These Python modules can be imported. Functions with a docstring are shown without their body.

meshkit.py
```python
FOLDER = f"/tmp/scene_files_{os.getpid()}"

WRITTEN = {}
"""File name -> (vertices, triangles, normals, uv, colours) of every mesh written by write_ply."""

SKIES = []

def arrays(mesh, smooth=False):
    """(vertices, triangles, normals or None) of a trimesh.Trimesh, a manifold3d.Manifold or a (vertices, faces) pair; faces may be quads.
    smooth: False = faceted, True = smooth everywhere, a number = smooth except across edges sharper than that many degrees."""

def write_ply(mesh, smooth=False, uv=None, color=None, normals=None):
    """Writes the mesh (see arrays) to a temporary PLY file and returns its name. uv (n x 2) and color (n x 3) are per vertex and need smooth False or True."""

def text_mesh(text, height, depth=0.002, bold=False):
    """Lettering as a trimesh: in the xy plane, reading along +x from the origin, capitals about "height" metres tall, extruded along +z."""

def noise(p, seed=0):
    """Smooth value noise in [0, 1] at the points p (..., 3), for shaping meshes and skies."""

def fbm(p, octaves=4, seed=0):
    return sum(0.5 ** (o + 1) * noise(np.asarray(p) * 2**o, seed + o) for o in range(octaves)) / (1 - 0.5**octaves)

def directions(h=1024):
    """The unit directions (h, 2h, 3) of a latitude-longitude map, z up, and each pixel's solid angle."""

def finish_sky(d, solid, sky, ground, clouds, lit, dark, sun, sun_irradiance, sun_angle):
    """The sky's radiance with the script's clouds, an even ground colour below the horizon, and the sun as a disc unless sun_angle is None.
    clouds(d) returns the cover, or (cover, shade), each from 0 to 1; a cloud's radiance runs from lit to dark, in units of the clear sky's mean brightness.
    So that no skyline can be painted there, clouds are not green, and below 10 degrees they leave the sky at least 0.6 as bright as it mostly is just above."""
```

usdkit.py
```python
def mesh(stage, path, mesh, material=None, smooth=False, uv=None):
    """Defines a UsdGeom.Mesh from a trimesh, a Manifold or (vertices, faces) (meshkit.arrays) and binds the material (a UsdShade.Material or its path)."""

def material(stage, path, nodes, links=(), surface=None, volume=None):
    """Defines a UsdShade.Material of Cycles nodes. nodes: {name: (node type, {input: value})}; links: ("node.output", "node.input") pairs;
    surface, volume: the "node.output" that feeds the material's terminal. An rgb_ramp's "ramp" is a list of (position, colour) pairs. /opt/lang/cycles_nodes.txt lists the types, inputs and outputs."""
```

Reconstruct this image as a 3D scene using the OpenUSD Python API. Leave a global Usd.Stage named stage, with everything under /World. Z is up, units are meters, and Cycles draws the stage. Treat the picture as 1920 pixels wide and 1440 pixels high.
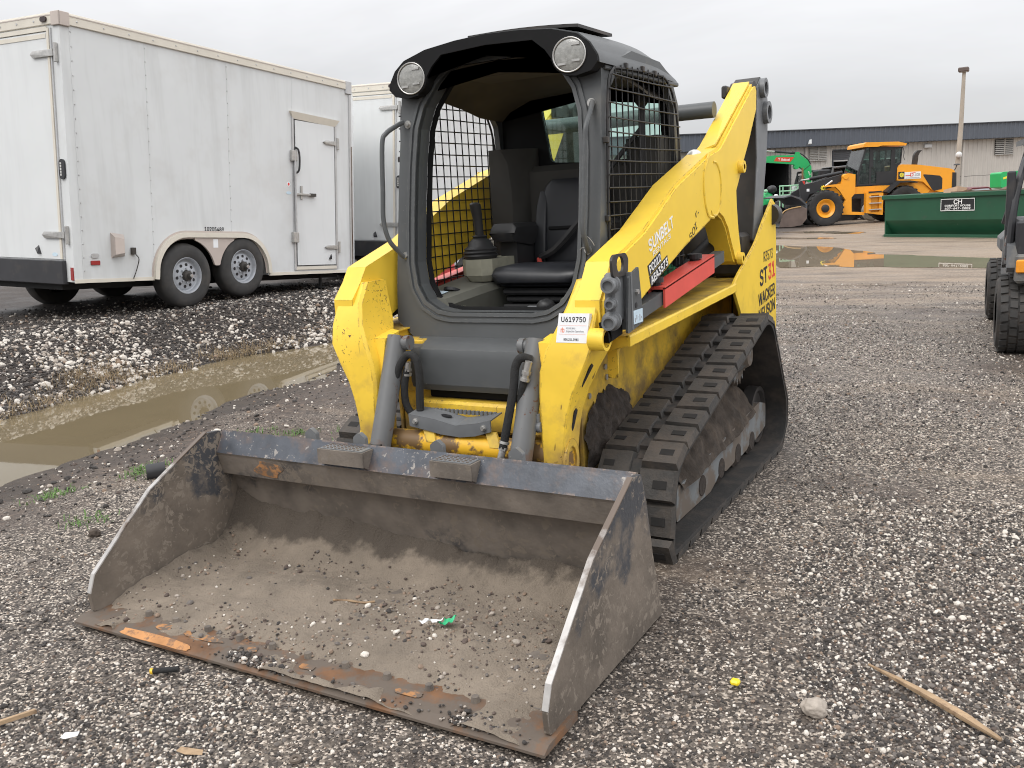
import math, random
import numpy as np
import trimesh
import shapely
from shapely.geometry import Polygon, LineString, Point, box as sbox
from shapely import affinity
import meshkit, usdkit
from pxr import Usd, UsdGeom, UsdLux, UsdShade, Gf, Sdf, Vt

stage = Usd.Stage.CreateInMemory()
UsdGeom.SetStageUpAxis(stage, UsdGeom.Tokens.z)
UsdGeom.SetStageMetersPerUnit(stage, 1.0)
UsdGeom.Xform.Define(stage, '/World')
UsdGeom.Scope.Define(stage, '/World/Looks')

# ------------------------------------------------------------------ camera, sky, sun, exposure
cam = UsdGeom.Camera.Define(stage, '/World/camera')
CAM = np.array([1.9661, -3.2315, 1.3614])
_R = np.array([0.86537128, 0.49787099, -0.05707032])
_U = np.array([-0.04724407, 0.19442775, 0.97977847])
_W = np.array([-0.49889933, 0.84517591, -0.19177364])
cam.AddTransformOp().Set(Gf.Matrix4d(*_R, 0, *_U, 0, *(-_W), 0, *CAM, 1))
cam.CreateHorizontalApertureAttr(36.0)
cam.CreateVerticalApertureAttr(27.0)
cam.CreateFocalLengthAttr(36.0 * 1686.48 / 1920)
cam.CreateExposureAttr(0.26)
cam.CreateClippingRangeAttr(Gf.Vec2f(0.05, 5000))

SUN = np.array([-0.25, -0.80, 1.05]); SUN /= np.linalg.norm(SUN)
SUN_EL, SUN_ROT = math.asin(SUN[2]), math.atan2(SUN[0], SUN[1])
sky_mat = usdkit.material(stage, '/World/Looks/overcast_sky', {
    'tc': ('texture_coordinate', {}),
    'sep': ('separate_xyz', {}),
    'up': ('math', {'math_type': 'maximum', 'value2': 0.0}),
    'grad': ('map_range', {'from_min': 0.0, 'from_max': 1.0, 'to_min': 0.60, 'to_max': 2.35, 'clamp': True}),
    'map': ('mapping', {'scale': (1.0, 1.0, 3.2)}),
    'n': ('noise_texture', {'scale': 1.5, 'detail': 6.0, 'roughness': 0.55, 'distortion': 0.4}),
    'nr': ('map_range', {'from_min': 0.3, 'from_max': 0.7, 'to_min': 0.84, 'to_max': 1.14, 'clamp': True}),
    'mul': ('math', {'math_type': 'multiply'}),
    'tint': ('mix_color', {'blend_type': 'multiply', 'fac': 1.0, 'b': (8.12, 8.12, 8.25), 'use_clamp': False, 'use_clamp_result': False}),
    'comb': ('combine_color', {}),
    'sky': ('sky_texture', {'sky_type': 'single_scattering', 'sun_disc': False, 'sun_elevation': SUN_EL, 'sun_rotation': SUN_ROT}),
    'mix': ('mix_color', {'fac': 0.94, 'use_clamp': False, 'use_clamp_result': False}),
    'bg': ('background_shader', {'strength': 0.1}),
}, [('tc.generated', 'sep.vector'), ('sep.z', 'up.value1'), ('up.value', 'grad.value'), ('tc.generated', 'map.vector'), ('map.vector', 'n.vector'),
    ('n.fac', 'nr.value'), ('grad.result', 'mul.value1'), ('nr.result', 'mul.value2'),
    ('mul.value', 'comb.r'), ('mul.value', 'comb.g'), ('mul.value', 'comb.b'), ('comb.color', 'tint.a'),
    ('sky.color', 'mix.a'), ('tint.result', 'mix.b'), ('mix.result', 'bg.color')], surface='bg.background')
sky = UsdLux.DomeLight.Define(stage, '/World/sky')
UsdShade.MaterialBindingAPI.Apply(sky.GetPrim()).Bind(sky_mat)
sky.GetPrim().SetCustomDataByKey('kind', 'structure')
sun = UsdLux.DistantLight.Define(stage, '/World/sun')
sun.CreateNormalizeAttr(True); sun.CreateIntensityAttr(0.34); sun.CreateAngleAttr(28.0); sun.CreateColorAttr(Gf.Vec3f(1.0, 0.97, 0.93))
_z = SUN; _x = np.cross([0, 0, 1.0], _z); _x /= np.linalg.norm(_x); _y = np.cross(_z, _x)
sun.AddTransformOp().Set(Gf.Matrix4d(*_x, 0, *_y, 0, *_z, 0, 0, 0, 50, 1))

# ------------------------------------------------------------------ materials
def paint(name, base, rough=0.5, var=0.12, vscale=6.0, dirt=None, dirt_lo=0.55, dirt_hi=0.7, dscale=5.0, zfade=None, damt=1.0, chip=None,
          chip_at=0.72, cscale=40.0, chip2=None, streak=0.0, bump=0.0, bscale=60.0, metal=0.0, coat=0.0, spec=0.5, dust=None, dust_amt=0.0, edge=None, edge_r=0.007, edge_amt=0.85, scratch=None):
    """A procedural paint / rubber / steel: tone variation, dirt (denser below zfade), paint chips, vertical streaks, fine relief."""
    b = np.array(base, float)
    N = {'g': ('geometry', {}), 'n1': ('noise_texture', {'scale': vscale, 'detail': 5.0, 'roughness': 0.6}),
         'm1': ('mix_color', {'a': tuple(b * (1 - var)), 'b': tuple(np.minimum(b * (1 + var), 1))}),
         'r1': ('map_range', {'from_min': 0.3, 'from_max': 0.7, 'to_min': 0.0, 'to_max': 1.0, 'clamp': True}),
         'p': ('principled_bsdf', {'roughness': rough, 'metallic': metal, 'coat_weight': coat, 'coat_roughness': 0.15, 'specular_ior_level': spec})}
    L = [('g.position', 'n1.vector'), ('n1.fac', 'r1.value'), ('r1.result', 'm1.fac')]
    last = 'm1.result'
    if streak:
        N['sm'] = ('mapping', {'scale': (2.6, 2.6, 0.22)})
        N['sn'] = ('noise_texture', {'scale': 1.6, 'detail': 5.0, 'roughness': 0.62})
        N['sr'] = ('map_range', {'from_min': 0.48, 'from_max': 0.75, 'to_min': 0.0, 'to_max': streak, 'clamp': True})
        N['ms'] = ('mix_color', {'b': tuple(b * 0.55 * np.array([1.0, 0.985, 0.95]))})
        L += [('g.position', 'sm.vector'), ('sm.vector', 'sn.vector'), ('sn.fac', 'sr.value'), ('sr.result', 'ms.fac'), (last, 'ms.a')]
        last = 'ms.result'
    if dust is not None:
        N['tn'] = ('separate_xyz', {}); N['tr'] = ('map_range', {'from_min': 0.35, 'from_max': 0.95, 'to_min': 0.0, 'to_max': dust_amt, 'clamp': True})
        N['dn'] = ('noise_texture', {'scale': 9.0, 'detail': 6.0, 'roughness': 0.65}); N['dr'] = ('map_range', {'from_min': 0.35, 'from_max': 0.65, 'to_min': 0.2, 'to_max': 1.0, 'clamp': True})
        N['dm'] = ('math', {'math_type': 'multiply'}); N['md'] = ('mix_color', {'b': dust})
        L += [('g.normal', 'tn.vector'), ('tn.z', 'tr.value'), ('g.position', 'dn.vector'), ('dn.fac', 'dr.value'), ('tr.result', 'dm.value1'), ('dr.result', 'dm.value2'), ('dm.value', 'md.fac'), (last, 'md.a')]
        last = 'md.result'
    if dirt is not None:
        N['n2'] = ('noise_texture', {'scale': dscale, 'detail': 8.0, 'roughness': 0.65})
        N['r2'] = ('map_range', {'from_min': dirt_lo, 'from_max': dirt_hi, 'to_min': 0.0, 'to_max': damt, 'clamp': True})
        N['m2'] = ('mix_color', {'b': dirt})
        L += [('g.position', 'n2.vector'), ('r2.result', 'm2.fac'), (last, 'm2.a')]
        if zfade:
            N['sep'] = ('separate_xyz', {}); N['zr'] = ('map_range', {'from_min': zfade[0], 'from_max': zfade[1], 'to_min': 0.34, 'to_max': -0.1, 'clamp': True})
            N['za'] = ('math', {'math_type': 'add'})
            L += [('g.position', 'sep.vector'), ('sep.z', 'zr.value'), ('n2.fac', 'za.value1'), ('zr.result', 'za.value2'), ('za.value', 'r2.value')]
        else:
            L += [('n2.fac', 'r2.value')]
        last = 'm2.result'
    if chip is not None:
        N['n3'] = ('noise_texture', {'scale': cscale, 'detail': 4.0, 'roughness': 0.7, 'distortion': 0.8}); N['n4'] = ('noise_texture', {'scale': 3.1, 'detail': 2.0})
        N['c1'] = ('math', {'math_type': 'multiply_add', 'value2': 0.45}); N['r3'] = ('map_range', {'from_min': chip_at, 'from_max': chip_at + 0.025, 'to_min': 0.0, 'to_max': 1.0, 'clamp': True})
        N['m3'] = ('mix_color', {'b': chip})
        L += [('g.position', 'n3.vector'), ('g.position', 'n4.vector'), ('n4.fac', 'c1.value1'), ('n3.fac', 'c1.value3'), ('c1.value', 'r3.value'), ('r3.result', 'm3.fac'), (last, 'm3.a')]
        last = 'm3.result'
    if scratch is not None:
        N['km'] = ('mapping', {'scale': (34.0, 34.0, 3.6), 'rotation': (0.35, 0.25, 0.3)}); N['kn'] = ('noise_texture', {'scale': 1.5, 'detail': 3.0, 'roughness': 0.55, 'distortion': 0.6})
        N['kp'] = ('noise_texture', {'scale': 4.5, 'detail': 3.0}); N['ka'] = ('math', {'math_type': 'multiply_add', 'value2': 0.5}); N['kr'] = ('map_range', {'from_min': 0.965, 'from_max': 0.99, 'to_min': 0.0, 'to_max': 0.9, 'clamp': True}); N['kx'] = ('mix_color', {'b': scratch})
        L += [('g.position', 'km.vector'), ('km.vector', 'kn.vector'), ('g.position', 'kp.vector'), ('kp.fac', 'ka.value1'), ('kn.fac', 'ka.value3'), ('ka.value', 'kr.value'), ('kr.result', 'kx.fac'), (last, 'kx.a')]
        last = 'kx.result'
    if edge is not None:
        N['bv'] = ('bevel', {'samples': 4, 'radius': edge_r}); N['bd'] = ('vector_math', {'math_type': 'dot_product'})
        N['br'] = ('map_range', {'from_min': 0.985, 'from_max': 0.90, 'to_min': 0.0, 'to_max': 1.0, 'clamp': True})
        N['en'] = ('noise_texture', {'scale': 22.0, 'detail': 6.0, 'roughness': 0.7}); N['er'] = ('map_range', {'from_min': 0.50, 'from_max': 0.58, 'to_min': 0.0, 'to_max': edge_amt, 'clamp': True})
        N['em'] = ('math', {'math_type': 'multiply'}); N['me'] = ('mix_color', {'b': edge})
        L += [('bv.bevel', 'bd.vector1'), ('g.true_normal', 'bd.vector2'), ('bd.value', 'br.value'), ('g.position', 'en.vector'), ('en.fac', 'er.value'), ('br.result', 'em.value1'), ('er.result', 'em.value2'), ('em.value', 'me.fac'), (last, 'me.a')]
        last = 'me.result'
    L.append((last, 'p.base_color'))
    if bump:
        N['nb'] = ('noise_texture', {'scale': bscale, 'detail': 5.0, 'roughness': 0.6}); N['bp'] = ('bump', {'strength': bump, 'distance': 0.01})
        L += [('g.position', 'nb.vector'), ('nb.fac', 'bp.height'), ('bp.normal', 'p.normal')]
    return usdkit.material(stage, '/World/Looks/' + name, N, L, surface='p.BSDF')

def glass(name, tint=(0.75, 0.92, 0.86), dirty=0.12):
    return usdkit.material(stage, '/World/Looks/' + name, {
        'g': ('geometry', {}), 'f': ('fresnel', {'IOR': 1.5}), 't': ('transparent_bsdf', {'color': tint}), 'gl': ('glossy_bsdf', {'color': (1, 1, 1), 'roughness': 0.03}),
        'mx': ('mix_closure', {}), 'd': ('diffuse_bsdf', {'color': (0.42, 0.45, 0.42)}), 'n': ('noise_texture', {'scale': 7.0, 'detail': 7.0}),
        'r': ('map_range', {'from_min': 0.4, 'from_max': 0.75, 'to_min': 0.0, 'to_max': dirty, 'clamp': True}), 'm2': ('mix_closure', {})},
        [('f.fac', 'mx.fac'), ('t.BSDF', 'mx.closure1'), ('gl.BSDF', 'mx.closure2'), ('g.position', 'n.vector'), ('n.fac', 'r.value'), ('r.result', 'm2.fac'),
         ('mx.closure', 'm2.closure1'), ('d.BSDF', 'm2.closure2')], surface='m2.closure')

MUD = (0.062, 0.048, 0.037)
DRYMUD = (0.155, 0.125, 0.095)
M = {}
M['yellow'] = paint('yellow_paint', (0.80, 0.545, 0.050), 0.42, 0.05, 4, dirt=(0.20, 0.13, 0.05), dirt_lo=0.55, dirt_hi=0.95, dscale=6, zfade=(0.35, 1.1), damt=0.55, chip=(0.05, 0.03, 0.02), chip_at=0.965, cscale=48, bump=0.03, bscale=25, edge=(0.055, 0.03, 0.02), edge_r=0.006, dust=(0.30, 0.21, 0.09), dust_amt=0.16)
M['yellow_worn'] = paint('worn_yellow_paint', (0.80, 0.535, 0.048), 0.48, 0.08, 5, dirt=(0.26, 0.16, 0.07), dirt_lo=0.5, dirt_hi=0.85, dscale=7, zfade=(0.35, 0.75), damt=0.75, chip=(0.06, 0.034, 0.022), chip_at=0.905, cscale=62, bump=0.05, bscale=30, edge=(0.05, 0.028, 0.02), edge_r=0.010, scratch=(0.10, 0.05, 0.02))
M['yellow_muddy'] = paint('muddy_yellow_paint', (0.70, 0.45, 0.035), 0.6, 0.15, 5, dirt=(0.13, 0.09, 0.05), dirt_lo=0.5, dirt_hi=0.75, dscale=7, zfade=(0.25, 0.95), damt=0.85, chip=(0.05, 0.035, 0.025), chip_at=0.90, cscale=30, dust=(0.16, 0.11, 0.06), dust_amt=0.75)
M['tube_worn'] = paint('worn_tube_paint', (0.74, 0.42, 0.025), 0.5, 0.1, 6, dirt=(0.09, 0.055, 0.04), dirt_lo=0.46, dirt_hi=0.52, dscale=9, damt=0.9)
M['cab'] = paint('cab_grey_paint', (0.063, 0.067, 0.069), 0.46, 0.12, 4, dirt=(0.15, 0.135, 0.11), dirt_lo=0.6, dirt_hi=0.9, dscale=5, damt=0.5, chip=(0.22, 0.22, 0.21), chip_at=0.975, cscale=80, bump=0.06, bscale=160, edge=(0.17, 0.17, 0.165), edge_r=0.006, edge_amt=0.6)
M['cab_dark'] = paint('cab_dark_trim', (0.0065, 0.0065, 0.007), 0.65, 0.2, 8, spec=0.2, dirt=(0.03, 0.028, 0.026), dirt_lo=0.62, dirt_hi=0.9)
M['cyl'] = paint('cylinder_grey_paint', (0.115, 0.117, 0.118), 0.42, 0.1, 8, dirt=(0.12, 0.075, 0.055), dirt_lo=0.55, dirt_hi=0.64, dscale=11, zfade=(0.38, 0.52), damt=0.75, chip=(0.095, 0.045, 0.03), chip_at=0.845, cscale=24)
M['grey_metal'] = paint('grey_painted_metal', (0.13, 0.135, 0.14), 0.45, 0.15, 9, dirt=(0.16, 0.11, 0.08), dirt_lo=0.6, dirt_hi=0.8, chip=(0.3, 0.29, 0.28), chip_at=0.95)
M['dark_metal'] = paint('dark_greasy_metal', (0.022, 0.020, 0.019), 0.5, 0.3, 12, dirt=(0.06, 0.045, 0.035), dirt_lo=0.5, dirt_hi=0.75)
M['black'] = paint('black_plastic', (0.014, 0.014, 0.015), 0.5, 0.2, 10, dirt=(0.05, 0.045, 0.04), dirt_lo=0.55, dirt_hi=0.9)
M['vinyl'] = paint('seat_vinyl', (0.013, 0.014, 0.017), 0.40, 0.2, 10, dirt=(0.035, 0.034, 0.032), dirt_lo=0.6, dirt_hi=0.95, bump=0.05, bscale=250)
M['trim'] = paint('interior_trim', (0.036, 0.034, 0.030), 0.75, 0.15, 7, bump=0.08, bscale=200)
M['headliner'] = paint('headliner_trim', (0.07, 0.06, 0.045), 0.85, 0.2, 5, bump=0.05, bscale=150)
M['beige'] = paint('console_beige', (0.25, 0.245, 0.19), 0.6, 0.12, 9, dirt=(0.12, 0.11, 0.09), dirt_lo=0.5, dirt_hi=0.8)
M['olive'] = paint('console_olive', (0.105, 0.105, 0.088), 0.65, 0.12, 9, dirt=(0.06, 0.055, 0.045), dirt_lo=0.5, dirt_hi=0.85)
M['rubber'] = paint('track_rubber', (0.030, 0.028, 0.026), 0.7, 0.25, 14, dirt=(0.072, 0.058, 0.047), dirt_lo=0.44, dirt_hi=0.66, dscale=8, damt=0.85, bump=0.35, bscale=70, dust=(0.085, 0.069, 0.055), dust_amt=0.35, edge=(0.10, 0.085, 0.07), edge_r=0.005, edge_amt=0.6)
M['rubber_dark'] = paint('track_belt_rubber', (0.02, 0.019, 0.018), 0.75, 0.25, 14, dirt=(0.06, 0.048, 0.04), dirt_lo=0.45, dirt_hi=0.7, dscale=9, bump=0.2, bscale=90)
M['pocket'] = paint('lug_pocket_dark', (0.010, 0.009, 0.0085), 0.85, 0.3, 20)
M['mud_dark'] = paint('wet_dark_mud', (0.030, 0.022, 0.017), 0.85, 0.4, 14, dirt=(0.06, 0.045, 0.034), dirt_lo=0.55, dirt_hi=0.72, dscale=14, bump=0.9, bscale=60)
M['mud'] = paint('caked_mud', (0.052, 0.040, 0.031), 0.9, 0.4, 14, dirt=(0.095, 0.072, 0.054), dirt_lo=0.48, dirt_hi=0.68, dscale=11, bump=0.9, bscale=60)
M['frame_grey'] = paint('undercarriage_grey', (0.145, 0.155, 0.16), 0.5, 0.15, 9, dirt=(0.10, 0.078, 0.06), dirt_lo=0.44, dirt_hi=0.52, dscale=8, damt=0.9)
M['steel_mud'] = paint('muddy_bucket_steel', (0.130, 0.110, 0.092), 0.7, 0.38, 6, dirt=(0.03, 0.03, 0.033), dirt_lo=0.58, dirt_hi=0.70, dscale=4.5, damt=0.85, chip=(0.15, 0.125, 0.10), chip_at=0.80, cscale=26, bump=0.25, bscale=45)
M['steel_side'] = paint('side_plate_steel', (0.122, 0.100, 0.080), 0.65, 0.4, 5, dirt=(0.030, 0.034, 0.042), dirt_lo=0.55, dirt_hi=0.66, dscale=5.5, zfade=(0.60, 0.18), damt=0.9, chip=(0.185, 0.155, 0.125), chip_at=0.80, cscale=30, bump=0.3, bscale=45, edge=(0.30, 0.27, 0.24), edge_r=0.006, edge_amt=0.6)
M['steel_blue'] = paint('scuffed_blue_black_steel', (0.060, 0.066, 0.078), 0.30, 0.35, 9, dirt=(0.15, 0.10, 0.075), dirt_lo=0.5, dirt_hi=0.68, dscale=8, damt=0.7, chip=(0.26, 0.24, 0.22), chip_at=0.88, cscale=36, bump=0.08, metal=0.15, edge=(0.27, 0.19, 0.14), edge_r=0.014, edge_amt=0.8)
M['steel_edge'] = paint('worn_bright_steel', (0.40, 0.385, 0.37), 0.42, 0.2, 12, dirt=(0.13, 0.10, 0.08), dirt_lo=0.5, dirt_hi=0.62, zfade=(0.62, 0.22), metal=0.3)
M['rust'] = paint('rusty_cutting_edge', (0.135, 0.066, 0.030), 0.8, 0.35, 9, dirt=(0.105, 0.085, 0.068), dirt_lo=0.42, dirt_hi=0.54, dscale=6, damt=0.95, bump=0.2, bscale=70)
M['bright'] = paint('bright_rust_edge', (0.34, 0.165, 0.065), 0.85, 0.3, 14, dirt=(0.115, 0.088, 0.068), dirt_lo=0.43, dirt_hi=0.53, dscale=26)
M['bright_strip'] = paint('bright_rust_strip', (0.42, 0.20, 0.075), 0.8, 0.25, 12, dirt=(0.20, 0.11, 0.06), dirt_lo=0.52, dirt_hi=0.62, dscale=24)
M['soil'] = paint('bucket_soil', (0.205, 0.168, 0.130), 0.95, 0.22, 5, dirt=(0.048, 0.038, 0.030), dirt_lo=0.56, dirt_hi=0.70, dscale=6, zfade=(0.15, 0.045), damt=0.8, bump=0.9, bscale=130)
M['steel'] = paint('zinc_steel', (0.46, 0.45, 0.43), 0.35, 0.2, 20, metal=0.8)
M['braid'] = paint('braided_hose', (0.013, 0.013, 0.013), 0.8, 0.3, 60, bump=0.5, bscale=220)
M['red'] = paint('red_lock_paint', (0.62, 0.085, 0.065), 0.42, 0.08, 7, dirt=(0.3, 0.1, 0.08), dirt_lo=0.6, dirt_hi=0.9)
M['white_label'] = paint('white_label', (0.76, 0.77, 0.78), 0.4, 0.03, 5)
M['pale_label'] = paint('pale_blue_label', (0.5, 0.62, 0.7), 0.5, 0.1, 40)
M['ink'] = paint('black_ink', (0.012, 0.012, 0.014), 0.5, 0.1)
M['ink_faded'] = paint('faded_ink', (0.05, 0.04, 0.02), 0.6, 0.2)
M['red_ink'] = paint('red_ink', (0.62, 0.05, 0.035), 0.5, 0.05)
M['orange_ink'] = paint('orange_ink', (0.75, 0.20, 0.10), 0.5, 0.05)
M['grey_ink'] = paint('grey_ink', (0.3, 0.3, 0.32), 0.5, 0.05)
M['white_ink'] = paint('white_ink', (0.80, 0.80, 0.78), 0.5, 0.06)
M['lamp_shell'] = paint('lamp_reflector', (0.62, 0.61, 0.58), 0.25, 0.1, 60, metal=0.5, bump=0.35, bscale=45)
M['lamp_face'] = paint('ribbed_lamp_lens', (0.25, 0.25, 0.235), 0.18, 0.25, 55, bump=0.25, bscale=70, coat=0.6)
M['wire'] = paint('guard_wire', (0.012, 0.011, 0.011), 0.5, 0.2, 20, dirt=(0.05, 0.04, 0.035), dirt_lo=0.62, dirt_hi=0.85)
M['lamp_glass'] = glass('lamp_glass', (0.97, 0.97, 0.95), 0.1)
M['window'] = glass('cab_rear_glass', (0.80, 0.95, 0.90), 0.14)
M['clear'] = glass('vehicle_glass', (0.60, 0.72, 0.68), 0.03)
# trailers and yard
M['white_skin'] = paint('trailer_white_skin', (0.60, 0.615, 0.615), 0.38, 0.04, 1.2, streak=0.34, dirt=(0.46, 0.445, 0.42), dirt_lo=0.5, dirt_hi=0.8, dscale=1.6, damt=0.5, bump=0.25, bscale=1.3)
M['white_door'] = paint('trailer_white_door', (0.63, 0.645, 0.645), 0.35, 0.03, 1.5, streak=0.2)
M['cream_trim'] = paint('cream_trim', (0.62, 0.58, 0.50), 0.4, 0.05, 3, streak=0.15)
M['alu'] = paint('aluminium_trim', (0.50, 0.50, 0.50), 0.35, 0.1, 9, metal=0.6, streak=0.2)
M['fender'] = paint('fender_taupe', (0.46, 0.40, 0.36), 0.4, 0.06, 4)
M['bumper'] = paint('bumper_black', (0.022, 0.022, 0.025), 0.5, 0.2, 6, dirt=(0.07, 0.06, 0.05), dirt_lo=0.55, dirt_hi=0.9)
M['under'] = paint('underbody_black', (0.012, 0.012, 0.012), 0.8, 0.2)
M['tyre'] = paint('trailer_tyre', (0.030, 0.029, 0.028), 0.7, 0.25, 6, dirt=(0.10, 0.085, 0.07), dirt_lo=0.5, dirt_hi=0.85, dscale=4, damt=0.6)
M['rim'] = paint('silver_rim', (0.42, 0.44, 0.47), 0.4, 0.06, 9, metal=0.25, dirt=(0.2, 0.18, 0.16), dirt_lo=0.6, dirt_hi=0.85)
M['hub'] = paint('hub_dark', (0.05, 0.045, 0.04), 0.5, 0.2, metal=0.3)
M['red_lens'] = paint('red_lens', (0.24, 0.015, 0.015), 0.2, 0.05, coat=0.5)
M['dark_lens'] = paint('dark_lens', (0.02, 0.01, 0.01), 0.2, 0.1)

# ------------------------------------------------------------------ mesh helpers
def merge(*ms):
    out = []
    for m in ms:
        out += list(m) if isinstance(m, (list, tuple)) else [m]
    return trimesh.util.concatenate(out) if len(out) > 1 else out[0]

def bx(x0, x1, y0, y1, z0, z1, b=0.0):
    if b <= 0:
        m = trimesh.creation.box([x1 - x0, y1 - y0, z1 - z0]); m.apply_translation([(x0 + x1) / 2, (y0 + y1) / 2, (z0 + z1) / 2]); return m
    P = []
    for sx in (0, 1):
        for sy in (0, 1):
            for sz in (0, 1):
                X = x1 if sx else x0; Y = y1 if sy else y0; Z = z1 if sz else z0
                dx, dy, dz = (-b if sx else b), (-b if sy else b), (-b if sz else b)
                P += [(X, Y + dy, Z + dz), (X + dx, Y, Z + dz), (X + dx, Y + dy, Z)]
    return trimesh.convex.convex_hull(np.array(P))

def hull(P):
    return trimesh.convex.convex_hull(np.array(P, float))

def extrude(poly, h):
    if not isinstance(poly, shapely.geometry.base.BaseGeometry):
        poly = Polygon(poly)
    if not poly.is_valid:
        poly = poly.buffer(0)
    gs = getattr(poly, 'geoms', [poly])
    return merge([trimesh.creation.extrude_polygon(g, h, engine='earcut') for g in gs if g.area > 1e-9])

def prism(poly, axis, a0, a1):
    """poly in (y,z) for 'x', (x,z) for 'y', (x,y) for 'z', extruded from a0 to a1."""
    m = extrude(poly, a1 - a0); v = np.array(m.vertices)
    if axis == 'x': w = np.stack([v[:, 2] + a0, v[:, 0], v[:, 1]], 1)
    elif axis == 'y': w = np.stack([v[:, 0], a1 - v[:, 2], v[:, 1]], 1)
    else: w = v + [0, 0, a0]
    m.vertices = w
    return m

def rpoly(pts, r=0.02, n=4):
    p = Polygon(pts)
    return p.buffer(-r, join_style=2).buffer(r, quad_segs=n)

def cyl(p0, p1, r, n=16, r1=None):
    p0, p1 = np.array(p0, float), np.array(p1, float)
    d = p1 - p0; L = np.linalg.norm(d); d /= L
    a = np.cross(d, [0, 0, 1.0] if abs(d[2]) < 0.9 else [1.0, 0, 0]); a /= np.linalg.norm(a); b = np.cross(d, a)
    r1 = r if r1 is None else r1
    t = np.arange(n) * 2 * np.pi / n
    ring = np.cos(t)[:, None] * a + np.sin(t)[:, None] * b
    V = np.vstack([p0 + ring * r, p1 + ring * r1, p0[None], p1[None]])
    F = []
    for i in range(n):
        j = (i + 1) % n
        F += [(i, j, n + j), (i, n + j, n + i), (2 * n, j, i), (2 * n + 1, n + i, n + j)]
    return trimesh.Trimesh(V, F, process=False)

def smooth_path(P, k=5):
    P = np.array(P, float)
    if len(P) < 3: return P
    Q = np.vstack([2 * P[0] - P[1], P, 2 * P[-1] - P[-2]]); out = []
    for i in range(1, len(Q) - 2):
        for s in np.arange(k) / k:
            p0, p1, p2, p3 = Q[i - 1:i + 3]
            out.append(0.5 * (2 * p1 + (p2 - p0) * s + (2 * p0 - 5 * p1 + 4 * p2 - p3) * s * s + (3 * p1 - p0 - 3 * p2 + p3) * s ** 3))
    return np.vstack([out, P[-1]])

def tube(P, r, n=8, k=5, smooth=True):
    P = smooth_path(P, k) if smooth else np.array(P, float)
    T = np.gradient(P, axis=0); T /= np.linalg.norm(T, axis=1, keepdims=True) + 1e-12
    a = np.cross(T[0], [0, 0, 1.0] if abs(T[0][2]) < 0.9 else [1.0, 0, 0]); a /= np.linalg.norm(a)
    V, F = [], []
    R = np.broadcast_to(r, (len(P),))
    th = np.arange(n) * 2 * np.pi / n
    for i in range(len(P)):
        a = a - T[i] * (a @ T[i]); a /= np.linalg.norm(a); b = np.cross(T[i], a)
        V.append(P[i] + R[i] * (np.cos(th)[:, None] * a + np.sin(th)[:, None] * b))
    m = len(P)
    for i in range(m - 1):
        for j in range(n):
            q = (j + 1) % n
            F += [(i * n + j, i * n + q, (i + 1) * n + q), (i * n + j, (i + 1) * n + q, (i + 1) * n + j)]
    V = np.vstack(V + [P[:1], P[-1:]])
    for j in range(n):
        q = (j + 1) % n
        F += [(m * n, q, j), (m * n + 1, (m - 1) * n + j, (m - 1) * n + q)]
    return trimesh.Trimesh(V, F, process=False)

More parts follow.
